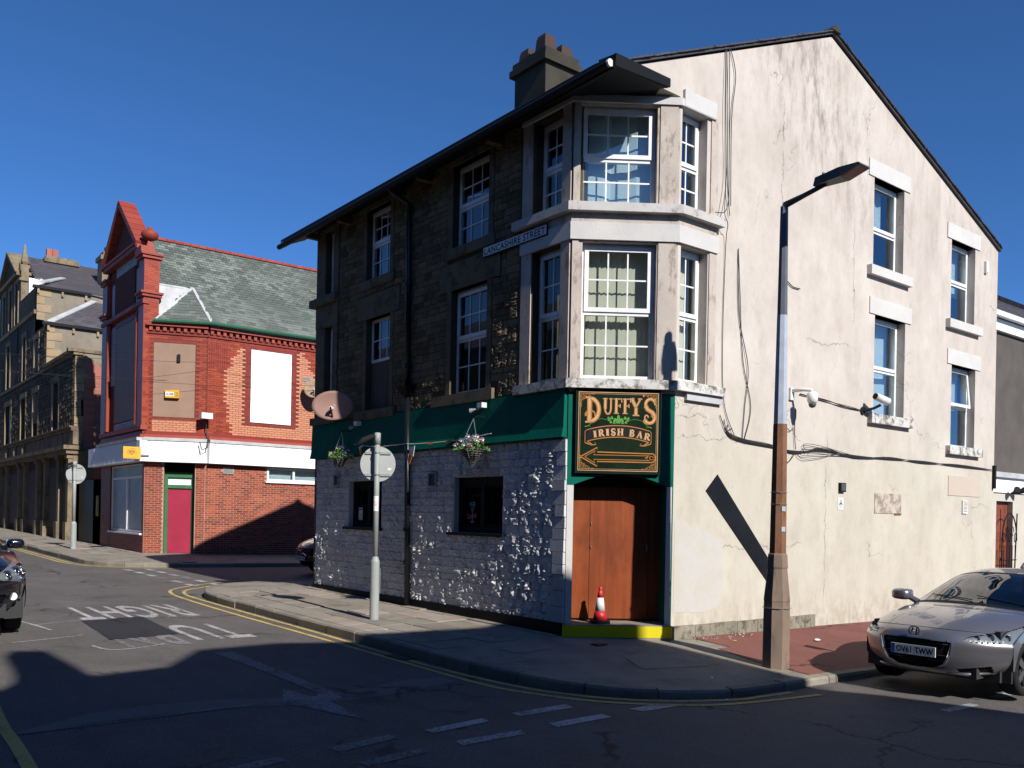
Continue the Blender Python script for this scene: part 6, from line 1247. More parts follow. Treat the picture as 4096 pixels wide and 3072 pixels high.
b = MB(); b.slab3([(-.162, 4.87, 2.86), (-.162, 4.97, 2.86), (-.155, 5.0, 2.72), (-.155, 4.97, 2.70)], (.01, 0, 0)); b.slab3([(-.162, 6.74, 3.04), (-.162, 6.84, 3.04), (-.155, 6.8, 2.94), (-.155, 6.77, 2.94)], (.01, 0, 0)); b.build('flag', mt['orange'], bu)
# fixtures on the fascia
for (y, lab) in ((2.85, 'small white security light on the green fascia beside the corner bay'), (6.98, 'small white security light on the green fascia near the big dish')):
    o = empty('security_light', (-.06, y, 3.57), lab, 'light', 'security lights on the green fascia'); b = MB(); b.xbox(-.20, -.10, y - .10, y + .03, 3.53, 3.61); b.build('sensor_head', mt['white'], o); b = MB(); b.tube([(-.05, y + .2, 3.52), (-.12, y + .12, 3.54), (-.14, y, 3.55)], .016, 6); b.build('arm', mt['grey_metal'], o); b = MB(); b.tube([(-.12, y + .18, 3.52), (-.16, y + .26, 3.5)], [.02, .045], 8); b.build('lamp', mt['grey_metal'], o)
sat_dish('satellite_dish', (-.42, 7.45, 3.93), .30, (-.66, -.74, .12), mt['dish'], 'large pinkish satellite dish at the left end of the dark stone front', (-.02, 7.75, 3.85), 1.42)
# CCTV on the gable
c1 = empty('dome_camera', (4.1, 0, 3.9), 'white dome security camera on a bracket right of the lamp column', 'camera')
box1('wall_plate', mt['white'], c1, GA, 4.02, 4.12, 3.80, 4.0, 0, .04); b = MB(); b.tube([(4.07, -.03, 3.95), (4.12, -.2, 3.96), (4.15, -.34, 3.94), (4.15, -.36, 3.9)], .03, 8); b.build('bracket', mt['white'], c1, smooth=True); b = MB(); b.lathe((4.15, -.36, 3.70), [(.06, .02), (.085, .07), (.09, .18), (.05, .21)], 16); b.build('housing', mt['white'], c1, smooth=True); b = MB(); b.lathe((4.15, -.36, 3.70), [(.01, -.05), (.045, -.035), (.06, .0), (.06, .02)], 16); b.build('dome', mt['lampdark'], c1, smooth=True)
c2 = empty('bullet_camera', (6.3, 0, 3.85), 'white bullet security camera between the lamp column and the lower windows', 'camera')
b = MB(); b.tube([(6.25, -.0, 3.82), (6.25, -.03, 3.82)], .07, 12); b.tube([(6.25, -.03, 3.82), (6.36, -.16, 3.86), (6.42, -.26, 3.92)], .025, 8); b.build('bracket', mt['rubber'], c2); b = MB(); b.tube([(6.28, -.24, 4.06), (6.56, -.32, 3.98)], [.065, .07], 12); b.build('body', mt['white'], c2, smooth=True); b = MB(); b.tube([(6.26, -.235, 4.066), (6.28, -.24, 4.06)], .055, 12); b.build('lens', mt['rubber'], c2)
# boxes and notices on the gable
ab = empty('sounder_box', (5.6, 0, 2.34), 'small dark box on the gable above the camera warning notice', 'box'); box1('housing', mt['rubber'], ab, GA, 5.53, 5.70, 2.34, 2.50, 0, .05); box1('lid', mt['lampdark'], ab, GA, 5.545, 5.685, 2.36, 2.485, .05, .06)
nt_ = empty('warning_notice', (5.6, 0, 2.03), 'white camera warning notice below the dark box on the gable', 'notice'); prism1('plate', mt['white'], nt_, GA, rect(5.53, 5.69, 2.03, 2.24), 0, .008)
b = MB(); b.prism(GA, [(5.555, 2.11), (5.665, 2.11), (5.61, 2.215)], .008, .010, [[(5.572, 2.119), (5.648, 2.119), (5.61, 2.195)]]); b.prism(GA, rect(5.585, 5.632, 2.13, 2.15), .008, .010); b.prism(GA, rect(5.55, 5.67, 2.09, 2.094), .008, .010); b.prism(GA, rect(5.56, 5.66, 2.06, 2.066), .008, .010); b.build('print', mt['ink'], nt_)
jb = empty('small_white_box', (10.9, 0, 7.1), 'tiny white junction box under the right eaves', 'box'); box1('housing', mt['white'], jb, GA, 10.9, 11.0, 7.15, 7.4, 0, .05); box1('lid', mt['white'], jb, GA, 10.91, 10.99, 7.17, 7.38, .05, .06)
# cables on the gable
ca = empty('wall_cables', (6, 0, 3), 'tangle of black cables running across the cream gable and up to the roof', 'cables')
def cb(pts, r=.012, sag=0, mat='cable', name='cable'):
    P_ = [GA.P(u, v, w_) for u, v, w_ in pts]; S_ = []
    for i in range(len(P_) - 1):
        p0 = P_[max(i - 1, 0)]; a = P_[i]; c = P_[i + 1]; p3 = P_[min(i + 2, len(P_) - 1)]
        for k in range(5): t = k / 5; S_.append(.5 * ((2 * a) + (c - p0) * t + (2 * p0 - 5 * a + 4 * c - p3) * t * t + (3 * a - p0 - 3 * c + p3) * t ** 3))
    S_.append(P_[-1]); b = MB(); b.tube(S_, r, 5); b.build(name, mt[mat], ca)
for k in range(4):
    j = k * .012; cb([(2.25 + .1 * k, 3.4 - k * .06, .02), (2.45, 3.12 + j, .025), (2.8, 3.04 + j, .03), (3.5, 3.0 + j, .03), (4.2, 2.97 - j, .03), (5.0, 3.02 + j * 1.5, .03), (6.0, 3.0 - j, .035), (7.2, 3.0 + j, .03), (8.4, 3.03 - j, .03), (9.8, 3.0 + j, .03), (11.5, 3.0, .03)], .0065)
for k in range(5): cb([(4.2 + .1 * k, 2.95, .02), (4.4, 2.85 + .06 * k, .04), (4.9, 2.9 + .05 * k, .04), (5.3 + .2 * k, 2.98, .04), (5.9 + .2 * k, 2.99, .03)], .005)
cb([(2.22, 8.95, .02), (2.20, 8.0, .06), (2.24, 7.0, .06), (2.12, 6.42, .14), (2.2, 6.25, .14), (2.30, 6.0, .03), (2.28, 4.6, .02), (2.34, 3.6, .02), (2.6, 3.1, .03)], .006)
cb([(2.30, 9.02, .03), (2.31, 8.0, .04), (2.33, 7.2, .04), (2.2, 6.5, .12), (1.9, 6.36, .15)], .007); cb([(2.24, 9.0, .02), (2.26, 7.8, .05), (2.30, 6.9, .04), (2.38, 6.45, .03)], .007); cb([(2.33, 9.0, .02), (2.46, 8.6, .03), (2.38, 7.9, .03), (2.40, 6.6, .03)], .007)
cb([(2.62, 6.0, .02), (2.66, 5.0, .02), (2.90, 4.2, .03), (2.85, 3.6, .02), (2.8, 3.06, .02)], .007); cb([(2.62, 6.0, .02), (2.68, 5.3, .02), (2.78, 4.3, .02), (3.0, 3.6, .02), (2.86, 3.08, .02)], .007)
cb([(3.76, 6.6, .02), (3.74, 5.2, .02), (3.80, 4.2, .02), (3.82, 3.55, .02), (4.0, 3.3, .03), (4.15, 3.35, .02)], .007); cb([(3.80, 5.6, .02), (3.88, 5.0, .02), (3.80, 4.2, .02), (3.86, 3.3, .02), (3.95, 2.8, .03), (4.1, 2.85, .03), (4.2, 2.98, .03)], .007)
cb([(4.15, 3.66, .05), (4.16, 3.3, .03), (4.2, 3.0, .03)], .007); cb([(4.3, 3.92, .02), (5.0, 3.9, .03), (5.6, 3.84, .03), (6.2, 3.82, .02)], .009); cb([(4.3, 3.93, .03), (5.1, 3.88, .03), (5.8, 3.85, .03), (6.2, 3.82, .02)], .006)
cb([(3.72, 5.75, .02), (3.9, 5.72, .02), (4.05, 5.66, .02), (4.25, 5.66, .02)], .009)
b = MB(); b.xbox(11.46, 11.54, -.06, .0, 2.6, 3.1); b.build('cable_clip_box', mt['rubber'], ca)
# overhead telephone wires across the brick building
tw = empty('telephone_wires', (1, 20, 6), 'thin telephone wires strung in front of the brick building', 'wires')
for (a, c, sag) in (((-14, 26, 6.35), (7.2, 20.8, 6.5), .3), ((-14, 25, 6.22), (7.2, 20.6, 6.26), .22), ((-14, 24.5, 6.5), (7.2, 20.6, 7.3), .35)):
    b = MB(); A_, C_ = Vector(a), Vector(c); b.tube([A_.lerp(C_, t) - UPV * sag * 4 * t * (1 - t) for t in [i / 24 for i in range(25)]], .0055, 4); b.build('wire', mt['cable'], tw)
# signs in the ground floor windows
nc = empty('neon_cocktails_sign', (.12, 3.35, 1.7), 'unlit neon cocktail glass sign inside the black pub window', 'neon sign'); NF = Fr((.10, 0, 0), (0, 1, 0), (-1, 0, 0))
b = MB(); tl = lambda pts, r=.007: b.tube([NF.P(u, v) for u, v in pts], r, 6)
tl([(3.36 + .075 * math.cos(t), 2.0 + .02 * math.sin(t)) for t in [i * .5236 for i in range(13)]]); tl([(3.285, 2.0), (3.36, 1.86), (3.435, 2.0)]); tl([(3.36, 1.86), (3.36, 1.71)]); tl([(3.36 + .05 * math.cos(t), 1.70 + .012 * math.sin(t)) for t in [i * .5236 for i in range(13)]]); b.build('glass_outline', plain('pale_blue_tube', (.16, .26, .40), .3), nc)
b = MB(); b.tube([NF.P(3.36, 1.9), NF.P(3.30, 2.05)], .006, 6); b.build('straw', plain('green_tube', (.08, .28, .10), .3), nc)
b = MB(); add_text(b, 'Cocktails', lambda x, y: NF.P(3.49 - .27 * x + .02 * y, 1.74 + .09 * y + .03 * x, .01), bold=.02, shear=.4); b.build('lettering', plain('pink_tube', (.45, .06, .12), .3), nc)
for (u0, u1, v0, v1, lab) in ((2.53, 2.61, 1.73, 1.96, 'small white notice in the right pane of the black pub window'), (7.22, 7.38, 1.64, 1.92, 'white notice in the pub window nearest the drainpipe dish')):
    o = empty('window_notice', (.13, u0, v0), lab, 'notice'); prism1('sheet', mt['white'], o, FA, rect(u0, u1, v0, v1), -.154, -.151); prism1('header', mt['blue'], o, FA, rect(u0 + .01, u1 - .01, v1 - .05, v1 - .02), -.151, -.150)
    b = MB(); c0 = ((u0 + u1) / 2, (v0 + v1) / 2); b.prism(FA, [(c0[0] + .03 * math.cos(t), c0[1] + .03 * math.sin(t)) for t in [i * .5 for i in range(12)]], -.151, -.1495, [[(c0[0] + .022 * math.cos(t), c0[1] + .022 * math.sin(t)) for t in [i * .5 for i in range(12)]]]); b.build('ring', mt['redprint'], o)
# litter
def litter(name, x, y, fr, s, mat, lab, flat=.4):
    c = fr.P(x, y, .01); b = MB(); rnd = random.Random(int(x * 97)); n = 7
    pts = [c + Vector((math.cos(i * 6.283 / n) * s * rnd.uniform(.5, 1), math.sin(i * 6.283 / n) * s * .6 * rnd.uniform(.5, 1), rnd.uniform(0, s * flat))) for i in range(n)]; t_ = c + Vector((0, 0, s * flat)); b.add(pts + [t_], [(i, (i + 1) % n, n) for i in range(n)]); o = b.build(name, mt[mat], None, origin=tuple(c)); return tag(o, lab, 'litter', 'litter on the corner pavement')
litter('paper_scrap', 3.5, -.95, PN, .09, 'white', 'crumpled white paper on the red tarmac between lamp and car'); litter('paper_scrap', -.35, -2.06, PN, .035, 'white', 'small white scrap on the shaded corner pavement'); litter('leaf_scrap', .75, -2.2, PN, .06, 'silverleaf', 'pale flat wrapper near the lamp base', .05); litter('paper_scrap', -.78, -2.62, RD, .035, 'white', 'white scrap in the gutter beside the yellow lines'); litter('bottle_cap', -1.1, 1.2, PN, .03, 'white', 'tiny white cap on the paving before the painted wall'); litter('paper_scrap', -1.9, 2.7, PN, .04, 'signback', 'grey scrap on the paving slabs near the kerb'); litter('leaf_scrap', 2.1, -.5, PN, .05, 'flyellow', 'pale leaf lying at the edge of the red tarmac', .1); litter('paper_scrap', .1, -2.95, RD, .03, 'white', 'white speck of paper on the road beside the yellow lines'); litter('leaf_scrap', -2.42, 4.9, RD, .06, 'flyellow', 'yellowed leaf in the gutter before the sign post', .1)
# ------------------------------------------------------------------ cars
def cr1(P, t):
    n = len(P) - 1; i = min(int(t), n - 1); f = t - i; p0 = P[max(i - 1, 0)]; p1_ = P[i]; p2_ = P[i + 1]; p3 = P[min(i + 2, n)]
    return [.5 * ((2 * b) + (c - a) * f + (2 * a - 5 * b + 4 * c - d) * f * f + (3 * b - a - 3 * c + d) * f ** 3) for a, b, c, d in zip(p0, p1_, p2_, p3)]
def inpoly(x, y, P):
    c = False; n = len(P)
    for i in range(n):
        (a, b), (d, e) = P[i], P[(i + 1) % n]
        if (b > y) != (e > y) and x < (d - a) * (y - b) / (e - b) + a: c = not c
    return c
def make_car(name, loc, rz, label, rows, paint, spec, cat='car', crown=2.6):
    root = empty(name, loc, label, cat, rz=rz)
    NS, NTc = 22, 66
    W = spec['w']; wheels = spec['wheels']; wr = spec['wr']
    def pt(s, t):
        xc, zc, hw, ze, xe = cr1(rows, s); a = abs(t)
        pw = 2.2 if s < 5 else crown
        return Vector((xc + (xe - xc) * a ** 2.8, t * hw, zc + (ze - zc) * a ** pw))
    parts = {}
    def addq(k, vs):
        parts.setdefault(k, {'v': {}, 'vl': [], 'f': []}); p = parts[k]; f = []
        for v in vs:
            key = (round(v.x, 4), round(v.y, 4), round(v.z, 4))
            if key not in p['v']: p['v'][key] = len(p['vl']); p['vl'].append(tuple(v))
            f.append(p['v'][key])
        if len(set(f)) >= 3: p['f'].append(list(dict.fromkeys(f)))
    nr = len(rows) - 1
    def region(c, s, t):
        a = abs(t)
        if 8.14 < s < 9.93 and a < .935: return 'windscreen'
        if 11.4 < s < 12.9 and a < .9: return 'rear_window'
        if s < 5.2:
            if inpoly(a * W, c.z, spec['grille']): return 'grille'
            if inpoly(a * W, c.z, spec['slot']): return 'air_intake'
            if c.z < .25 * spec.get('lip', 1) and False: return 'trim'
        if s < 6.4 and inpoly(a, s, spec['lamp']): return 'headlamp_L' if t > 0 else 'headlamp_R'
        if abs(s - 5.03) < .036 and a < .80: return 'shut_line'
        if 7.92 < s < 8.13: return 'cowl'
        if 8.05 < s < 10.03 and a < .985: return 'cowl'
        return 'body'
    for i in range(nr * NS):
        for j in range(-NTc, NTc):
            s0, s1 = i / NS, (i + 1) / NS; t0, t1 = j / NTc, (j + 1) / NTc; q_ = [pt(s0, t0), pt(s0, t1), pt(s1, t1), pt(s1, t0)]; c = sum(q_, Vector()) / 4; addq(region(c, (s0 + s1) / 2, (t0 + t1) / 2), q_)
    # sides
    edge = [pt(i / NS, 1.0) for i in range(4 * NS, nr * NS + 1)]; edge_s = [i / NS for i in range(4 * NS, nr * NS + 1)]
    belt = spec['belt']; zl = spec['sill']
    def side(e, s_, v):   # v 0 at sill .. 1 at the top edge
        if e.z > belt + .03:
            if v > .72: f = (v - .72) / .28; b_ = Vector((e.x, W - .04, belt)); return b_.lerp(e, f)
            f = v / .72; z = zl + (belt - zl) * f; y = W - .04 + .045 * math.sin(math.pi * min(1, f * .98)) - .02 * (1 - f); return Vector((e.x, y, z))
        f = v; z = zl + (e.z - zl) * f; k_ = min(1, max(0, (e.x - .42) / .3)); y = e.y + (.035 * math.sin(math.pi * f) - .03 * (1 - f)) * k_; return Vector((e.x, y, z))
    for sg in (1, -1):
        for i in range(len(edge) - 1):
            if s_skip(edge, i): continue
            for j in range(26):
                q_ = [side(edge[i], edge_s[i], j / 26), side(edge[i + 1], 0, j / 26), side(edge[i + 1], 0, (j + 1) / 26), side(edge[i], 0, (j + 1) / 26)]
                c = sum(q_, Vector()) / 4
                if c.x < wheels[0] - wr * .75 and c.z < zl + .12: continue
                if any((c.x - wx) ** 2 + (c.z - wr) ** 2 < (wr + .045) ** 2 for wx in wheels): continue
                r_ = 'body'
                if c.z > belt + .02 and 8.6 < edge_s[i] < 12.6 and .75 < (j + .5) / 26 < .96: r_ = 'side_window'
                q_ = [Vector((p.x, p.y * sg, p.z)) for p in q_]; addq(r_, q_)
    mats = dict(windscreen='carglass', rear_window='carglass', side_window='carglass', grille='trim', air_intake='trim', shut_line='trim', cowl='trim', body=paint, headlamp_L='lampglass', headlamp_R='lampglass')
    objs = {}
    for k, p in parts.items():
        b = MB(); b.v = p['vl']; b.f = p['f']; b.r = [.5] * len(p['f']); b.m = [0] * len(p['f'])
        nm = 'headlamp' if k.startswith('headlamp') else k
        o = b.build(nm, mt[mats[k]], root, smooth=True, local=True); objs[k] = o
        if k in ('grille', 'air_intake', 'cowl', 'shut_line'):
            for v in o.data.vertices: v.co.x += .03 if k == 'grille' else .035 if k == 'air_intake' else .004
    # behind lamps: reflector bowls
    for k, sg in (('headlamp_L', 1), ('headlamp_R', -1)):
        if k not in objs: continue
        o = objs[k]; b = MB(); b.v = [tuple(v.co + Vector((.022, -.018 * sg, -.014))) for v in o.data.vertices]; b.f = [tuple(p.vertices) for p in o.data.polygons]; b.r = [.5] * len(b.f); b.m = [0] * len(b.f); b.build('lamp_housing', mt['lamphousing'], o, local=True, smooth=True)
        cs = sum((v.co for v in o.data.vertices), Vector()) / len(o.data.vertices)
        for (bs, bt, r_) in spec['bulbs']:
            c = pt(bs, bt * sg) + Vector((.012, -.008 * sg, -.006)); b = MB(); ax = Vector((-1, .12 * sg, .1)).normalized(); b.tube([c - ax * .022, c - ax * .01, c + ax * .004], [r_ * .5, r_ * .85, r_], 14, cap=False); b.tube([c - ax * .012, c - ax * .004], r_ * .5, 12); b.build('lamp_reflector', mt['reflector'], o, local=True, smooth=True)
        for (t_, s_) in spec.get('leds', []):
            c = pt(s_, t_ * sg); b = MB(); b.lathe(c + Vector((-.006, 0, 0)), [(.012, -.008), (.012, .008)], 6); b.build('led', mt['white'], o, local=True)
    # underbody and interior
    b = MB(); L_ = rows[-1][0]; b.xbox(.45, L_ - .3, -W + .12, W - .12, zl - .02, .75); [b.xbox(.50, .53, s_ * .60 - .25, s_ * .60 + .25, zl - .02, .5) for s_ in (-1, 1)]; b.xbox(.22, .5, -.6, .6, zl + .02, .45); b.build('underbody', mt['interior'], root, local=True)
    b = MB(); b.xbox(1.3, 3.3, -W + .25, W - .25, .7, belt - .1)
    for y in (-.38, .38): b.xbox(2.2, 2.35, y - .22, y + .22, .7, belt + .16); b.xbox(2.22, 2.32, y - .12, y + .12, belt + .2, belt + .34)
    b.xbox(1.25, 1.6, -W + .2, W - .2, belt - .1, belt - .04); b.build('seats', mt['interior'], root, local=True)
    # wheels
    for wx in wheels:
        for sg in (1, -1):
            y = sg * (W - .12); b = MB(); vs = []
            prof = [(wr - .09, -.10), (wr - .01, -.10), (wr, -.06), (wr, .06), (wr - .01, .10), (wr - .09, .10)]
            n = 28
            for (r_, yy) in prof:
                for k in range(n): t = 2 * math.pi * k / n; vs.append((wx + r_ * math.cos(t), y + yy, wr + r_ * math.sin(t)))
            b.add(vs, [(i * n + k, i * n + (k + 1) % n, ((i + 1) % 6) * n + (k + 1) % n, ((i + 1) % 6) * n + k) for i in range(6) for k in range(n)]); T_ = b.build('wheel', mt['rubber'], root, smooth=True, local=True)
            b = MB(); yy = y + sg * .085
            for k in range(5):
                a = k * 1.2566; d = Vector((math.cos(a), 0, math.sin(a))); e = Vector((-d.z, 0, d.x)); c = Vector((wx, yy, wr)); b.slab3([c + e * .03, c + d * (wr - .1) + e * .045, c + d * (wr - .1) - e * .045, c - e * .03], (0, -sg * .03, 0))
            b.lathe((0, 0, 0), [(0, 0), (0, 0)], 3) if False else None
            vs = []; 
            for (r_, q) in ((wr - .105, 0), (wr - .085, .0), (wr - .085, -.1 * sg)):
                for k in range(n): t = 2 * math.pi * k / n; vs.append((wx + r_ * math.cos(t), yy + q, wr + r_ * math.sin(t)))
            b.add(vs, [(i * n + k, i * n + (k + 1) % n, (i + 1) * n + (k + 1) % n, (i + 1) * n + k) for i in range(2) for k in range(n)]); b.build('rim', mt['chrome'], T_, local=True)
            b = MB(); vs = [(wx + (wr - .09) * math.cos(2 * math.pi * k / n), y + sg * .02, wr + (wr - .09) * math.sin(2 * math.pi * k / n)) for k in range(n)]; b.add(vs, [tuple(range(n))]); b.build('brake_disc', mt['interior'], T_, local=True)
    # mirrors
    for sg in (1, -1):
        mx, mz = spec['mirror']; c = Vector((mx, sg * (W + .07), mz)); k = MB()
        prof = [(-.08, .55), (-.06, .85), (0, 1), (.09, 1), (.095, .9)]; vs = []
        for (dx, sc) in prof:
            for i in range(16): t = 2 * math.pi * i / 16; ct, st_2 = math.cos(t), math.sin(t); vs.append(c + Vector((dx, (abs(ct) ** .6) * (1 if ct > 0 else -1) * .12 * sc, (abs(st_2) ** .6) * (1 if st_2 > 0 else -1) * .075 * sc)))
        k.add(vs, [(i * 16 + j, i * 16 + (j + 1) % 16, (i + 1) * 16 + (j + 1) % 16, (i + 1) * 16 + j) for i in range(4) for j in range(16)] + [tuple(range(16)), tuple(range(64, 80))]); m_ = k.build('wing_mirror', mt[paint], root, smooth=True, local=True)
        k = MB(); k.tube([c + Vector((.03, -sg * .09, -.03)), c + Vector((.06, -sg * .2, -.09))], [.035, .04], 8); k.build('mirror_stalk', mt[paint], m_, local=True)
    # number plate, badge, wiper
    px = spec['plate'][0]; pz_ = spec['plate'][1]
    class PF_:
        def P(s_, u, v, w=0): return Vector((px - w + abs(u) * .06, u, pz_ + v))
    pf = PF_(); 
    def PL(x, y, w=.014): return Vector((px - w - .0, .26 - .52 * x, pz_ - .056 + .112 * y))
    k = MB(); k.add([PL(0, 0, 0), PL(1, 0, 0), PL(1, 1, 0), PL(0, 1, 0), PL(0, 0), PL(1, 0), PL(1, 1), PL(0, 1)], [(0, 1, 2, 3), (4, 5, 6, 7), (0, 1, 5, 4), (1, 2, 6, 5), (2, 3, 7, 6), (3, 0, 4, 7)]); pl = k.build('number_plate', mt['plateW'], root, local=True)
    k = MB(); k.add([PL(.01, .03, .0145), PL(.085, .03, .0145), PL(.085, .97, .0145), PL(.01, .97, .0145)], [(0, 1, 2, 3)]); k.build('blue_band', mt['blue'], pl, local=True)
    k = MB(); add_text(k, spec['reg'], lambda x, y: PL(.12 + .84 * x, .17 + .66 * y, .015), bold=.03, spacing=1.05); k.build('registration', mt['ink'], pl, local=True)
    for f in spec.get('extras', []): f(root, pt)
    k = MB(); k.tube([pt(8.2, -.1) + Vector((0, 0, .015)), pt(8.35, .35) + Vector((0, 0, .015)), pt(8.45, .7) + Vector((-.01, 0, .015))], .006, 5); k.build('wiper', mt['trim'], root, local=True)
    k = MB(); k.tube([pt(8.2, -.85) + Vector((0, 0, .015)), pt(8.35, -.5) + Vector((0, 0, .015)), pt(8.45, -.1) + Vector((-.01, 0, .015))], .006, 5); k.build('wiper', mt['trim'], root, local=True)
    return root
def s_skip(e, i): return (e[i + 1] - e[i]).length < 1e-5
# silver coupe: x back from the nose, y to its left.. driver side, z up
rows_s = [(.15, .225, .60, .235, .44), (.05, .27, .74, .28, .50), (.0, .385, .84, .38, .52), (-.015, .51, .86, .50, .50), (.0, .65, .865, .60, .50), (.09, .755, .86, .69, .66), (.38, .865, .85, .79, .95), (.75, .93, .83, .86, 1.25), (1.15, .975, .79, .90, 1.52), (1.68, 1.16, .69, 1.08, 1.88), (2.2, 1.32, .58, 1.26, 2.32), (2.8, 1.37, .55, 1.30, 2.8), (3.5, 1.24, .56, 1.17, 3.4), (4.0, .97, .66, .92, 3.9), (4.1, .6, .78, .6, 3.95), (4.05, .28, .76, .3, 3.9)]
def extras_s(root, pt):
    # badge: rounded rim with an H
    c = Vector((-.018, 0, .715)); k = MB(); n = 24
    def rr_(t, r): ct, st_ = math.cos(t), math.sin(t); return (abs(ct) ** .7 * (1 if ct > 0 else -1) * .065 * r, abs(st_) ** .7 * (1 if st_ > 0 else -1) * .05 * r)
    vs = []
    for r in (1, .8):
        for i in range(n): y, z = rr_(2 * math.pi * i / n, r); vs.append(c + Vector((.03 * abs(z) * 6 * (1 if z > 0 else 0), y, z)))
    k.add(vs, [(i, (i + 1) % n, n + (i + 1) % n, n + i) for i in range(n)])
    for pts in ([(-.035, .035), (-.018, .035), (-.012, .006), (-.012, -.035), (-.032, -.035)], [(.035, .035), (.018, .035), (.012, .006), (.012, -.035), (.032, -.035)], [(-.014, .008), (.014, .008), (.014, -.008), (-.014, -.008)]): k.poly3([c + Vector((.018 * (p[1] > 0), p[0], p[1])) for p in pts])
    k.build('badge', mt['chrome'], root, local=True)
    g = MB()
    for z in (.40, .46, .59, .63): g.tube([Vector((.035, y, z)) for y in (-.36, 0, .36)], .006, 5)
    g.build('grille_bar', mt['lampdark'], root, local=True)
    for sg in (1, -1): g = MB(); g.tube([Vector((.015, sg * .41, .61)), Vector((.02, sg * .385, .48)), Vector((.035, sg * .33, .37)), Vector((.05, sg * .24, .315))], [.006, .014, .012, .004], 8); g.build('grille_edge', mt['chrome'], root, local=True)
    for sg in (1, -1): g = MB(); g.tube([pt(.9, sg * .45) + Vector((-.012, 0, 0)), pt(.85, sg * .7) + Vector((-.015, 0, .0)), pt(.9, sg * .97) + Vector((-.012, 0, .015))], [.008, .022, .012], 8); g.build('lower_lip', mt['silver'], root, local=True, smooth=True)
    g = MB(); g.lathe((2.9, .0, 1.36), [(.05, 0), (.035, .04), (.01, .085)], 8, sx=1.6); g.build('aerial_fin', mt['silver'], root, local=True, smooth=True)
spec_s = dict(w=.87, wheels=(.90, 3.33), wr=.31, grille=[(0, .635), (.395, .62), (.385, .50), (.32, .37), (.23, .315), (0, .305)], slot=[(.47, .325), (.74, .37), (.80, .29), (.74, .27), (.52, .275)], lamp=[(.57, 4.22), (.60, 4.00), (.80, 4.02), (1.02, 4.2), (1.02, 5.5), (.97, 6.0), (.90, 5.45), (.74, 4.95), (.62, 4.6)], bulbs=[(4.75, .80, .045), (4.85, .93, .038), (4.6, .70, .028)], leds=[(.64 + .045 * i, 4.17 + .035 * i) for i in range(7)], belt=.91, sill=.20, mirror=(1.45, 1.005), plate=(-.025, .495), reg='OV61 TWW', extras=[extras_s])
SY = -3.53; sz = gz(1.4, SY) + ROADZ + .045
make_car('silver_coupe', (1.43, SY, sz), 0, 'silver lilac coupe parked on the right beside the cream gable, its front to the camera', rows_s, 'silver', spec_s)
# black people carrier at the left edge
rows_b = [(r[0] * 1.1, r[1] * 1.25 + .03, r[2] * 1.02, r[3] * 1.25 + .03, r[4] * 1.12) for r in rows_s[:8]] + [(1.10, 1.12, .80, 1.03, 1.45), (1.65, 1.42, .72, 1.30, 1.9), (2.2, 1.66, .62, 1.58, 2.3), (2.9, 1.72, .60, 1.64, 2.9), (3.7, 1.68, .60, 1.60, 3.7), (4.4, 1.4, .72, 1.3, 4.3), (4.6, .8, .8, .8, 4.45), (4.55, .35, .8, .35, 4.4)]
def extras_b(root, pt):
    for sg in (1, -1):
        c = pt(2.2, sg * .80) + Vector((-.01, 0, 0)); g = MB(); g.tube([c + Vector((.02, 0, 0)), c + Vector((-.01, 0, 0))], [.055, .05], 16); g.build('fog_lamp', mt['conewhite'], root, local=True)
        for i in range(9): c = pt(1.95 + .16 * i, sg * .93) + Vector((-.012, 0, 0)); g = MB(); g.lathe(c, [(.018, -.011), (.02, .011)], 6); g.build('daytime_led', mt['chrome'], root, local=True)
spec_b = dict(w=.89, wheels=(.98, 3.6), wr=.33, grille=[(0, .80), (.45, .82), (.40, .70), (0, .66)], slot=[(0, .55), (.6, .58), (.55, .36), (0, .33)], lamp=[(.50, 4.1), (.50, 3.7), (1.02, 3.5), (1.02, 5.2), (.97, 6.2), (.85, 5.7), (.62, 4.7)], bulbs=[(4.7, .86, .075), (4.2, .70, .065), (5.2, .95, .05), (4.1, .93, .045), (4.6, .98, .04)], belt=1.10, sill=.24, mirror=(1.85, 1.20), plate=(-.03, .5), reg='KP12 ', extras=[extras_b])
BX, BY = -7.06, 4.75
make_car('black_people_carrier', (BX, BY, gz(BX, BY + 1) + ROADZ + .01), math.pi / 2, 'glossy black car coming up the street, cut off at the left edge of the photo', rows_b, 'blackcar', spec_b)
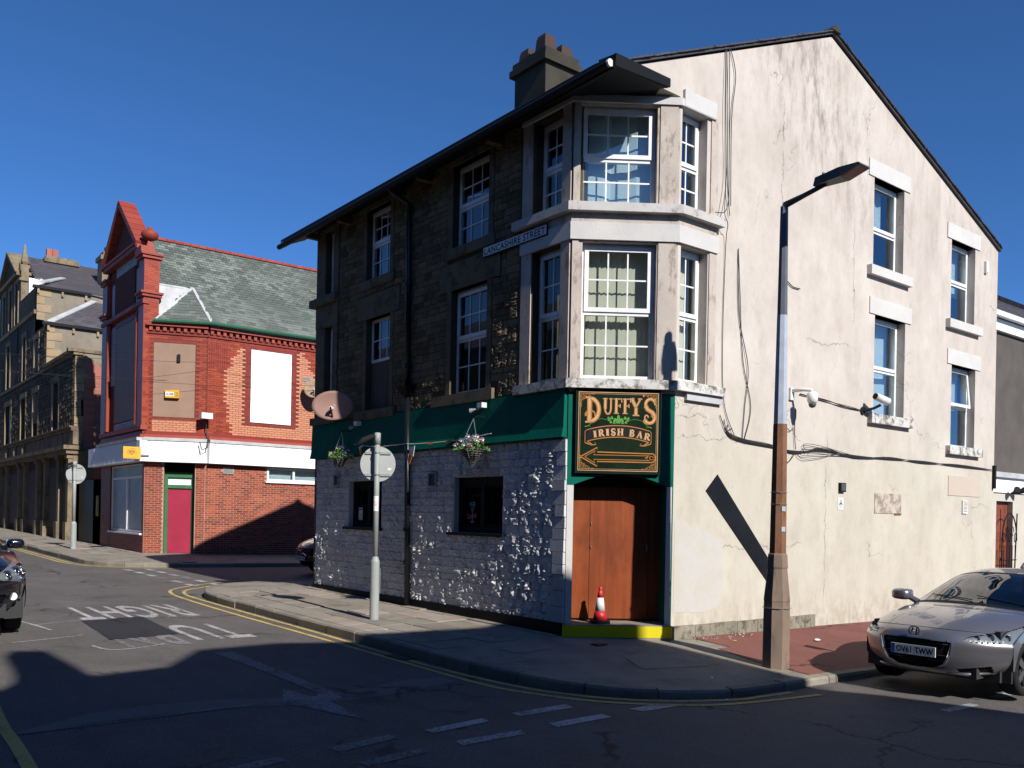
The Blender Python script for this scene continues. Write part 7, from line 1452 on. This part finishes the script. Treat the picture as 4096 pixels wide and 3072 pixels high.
rows_v = [(r[0], r[1] * 1.18 + .03, r[2] * 1.05, r[3] * 1.18 + .03, r[4] * .8) for r in rows_s[:8]] + [(1.15, 1.14, .84, 1.08, 1.4), (1.7, 1.42, .74, 1.34, 1.85), (2.2, 1.62, .66, 1.55, 2.3), (2.9, 1.68, .64, 1.6, 2.9), (3.8, 1.6, .64, 1.52, 3.8), (4.4, 1.3, .74, 1.2, 4.3), (4.6, .8, .84, .8, 4.5), (4.55, .35, .84, .35, 4.45)]
def extras_v(root, pt):
    g = MB(); 
    for z in (.60, .65, .70, .75): g.tube([Vector((.02, y, z)) for y in (-.5, 0, .5)], .008, 5)
    g.build('grille_bar', mt['lampdark'], root, local=True)
    g = MB(); c = Vector((-.02, 0, .68)); g.tube([c + Vector((0, .07 * math.cos(t), .07 * math.sin(t))) for t in [i * math.pi / 8 for i in range(17)]], .008, 6); g.tube([c + Vector((0, -.3, -.1)), c + Vector((0, -.08, -.03))], .008, 5); g.tube([c + Vector((0, .08, .03)), c + Vector((0, .3, .1))], .008, 5); g.build('badge', mt['chrome'], root, local=True)
spec_v = dict(w=.92, wheels=(.92, 3.6), wr=.34, grille=[(0, .80), (.62, .79), (.58, .58), (0, .56)], slot=[(0, .42), (.8, .42), (.78, .26), (0, .26)], lamp=[(.72, 4.2), (.72, 3.8), (1.02, 3.9), (1.02, 5.0), (.9, 5.0)], bulbs=[(4.4, .88, .05)], belt=1.12, sill=.26, mirror=(1.7, 1.2), plate=(-.03, .50), reg='YX64 OKJ', extras=[extras_v])
VX, VY = 2.42, 14.85
make_car('brown_estate_car', (VX, VY, gz(VX, VY) + ROADZ), 0, 'copper brown car in the shaded side street, partly hidden by the painted pub corner', rows_v, 'browncar', spec_v)
# crushed can in front of the silver car's wheel
cc = gz(1.6, -4.9) ; can = empty('drinks_can', (1.42, -4.86, gz(1.42, -4.86) + ROADZ + .03), 'blue and silver drinks can lying by the wheel of the silver car', 'can')
k = MB(); a = Vector((1.38, -4.88, gz(1.4, -4.9) + ROADZ + .035)); k.tube([a, a + Vector((.13, .02, 0))], .032, 14); k.build('body', mt['blue'], can); k = MB(); k.tube([a - Vector((.004, 0, 0)), a - Vector((.0, 0, 0))], .03, 14); k.build('end', mt['chrome'], can)
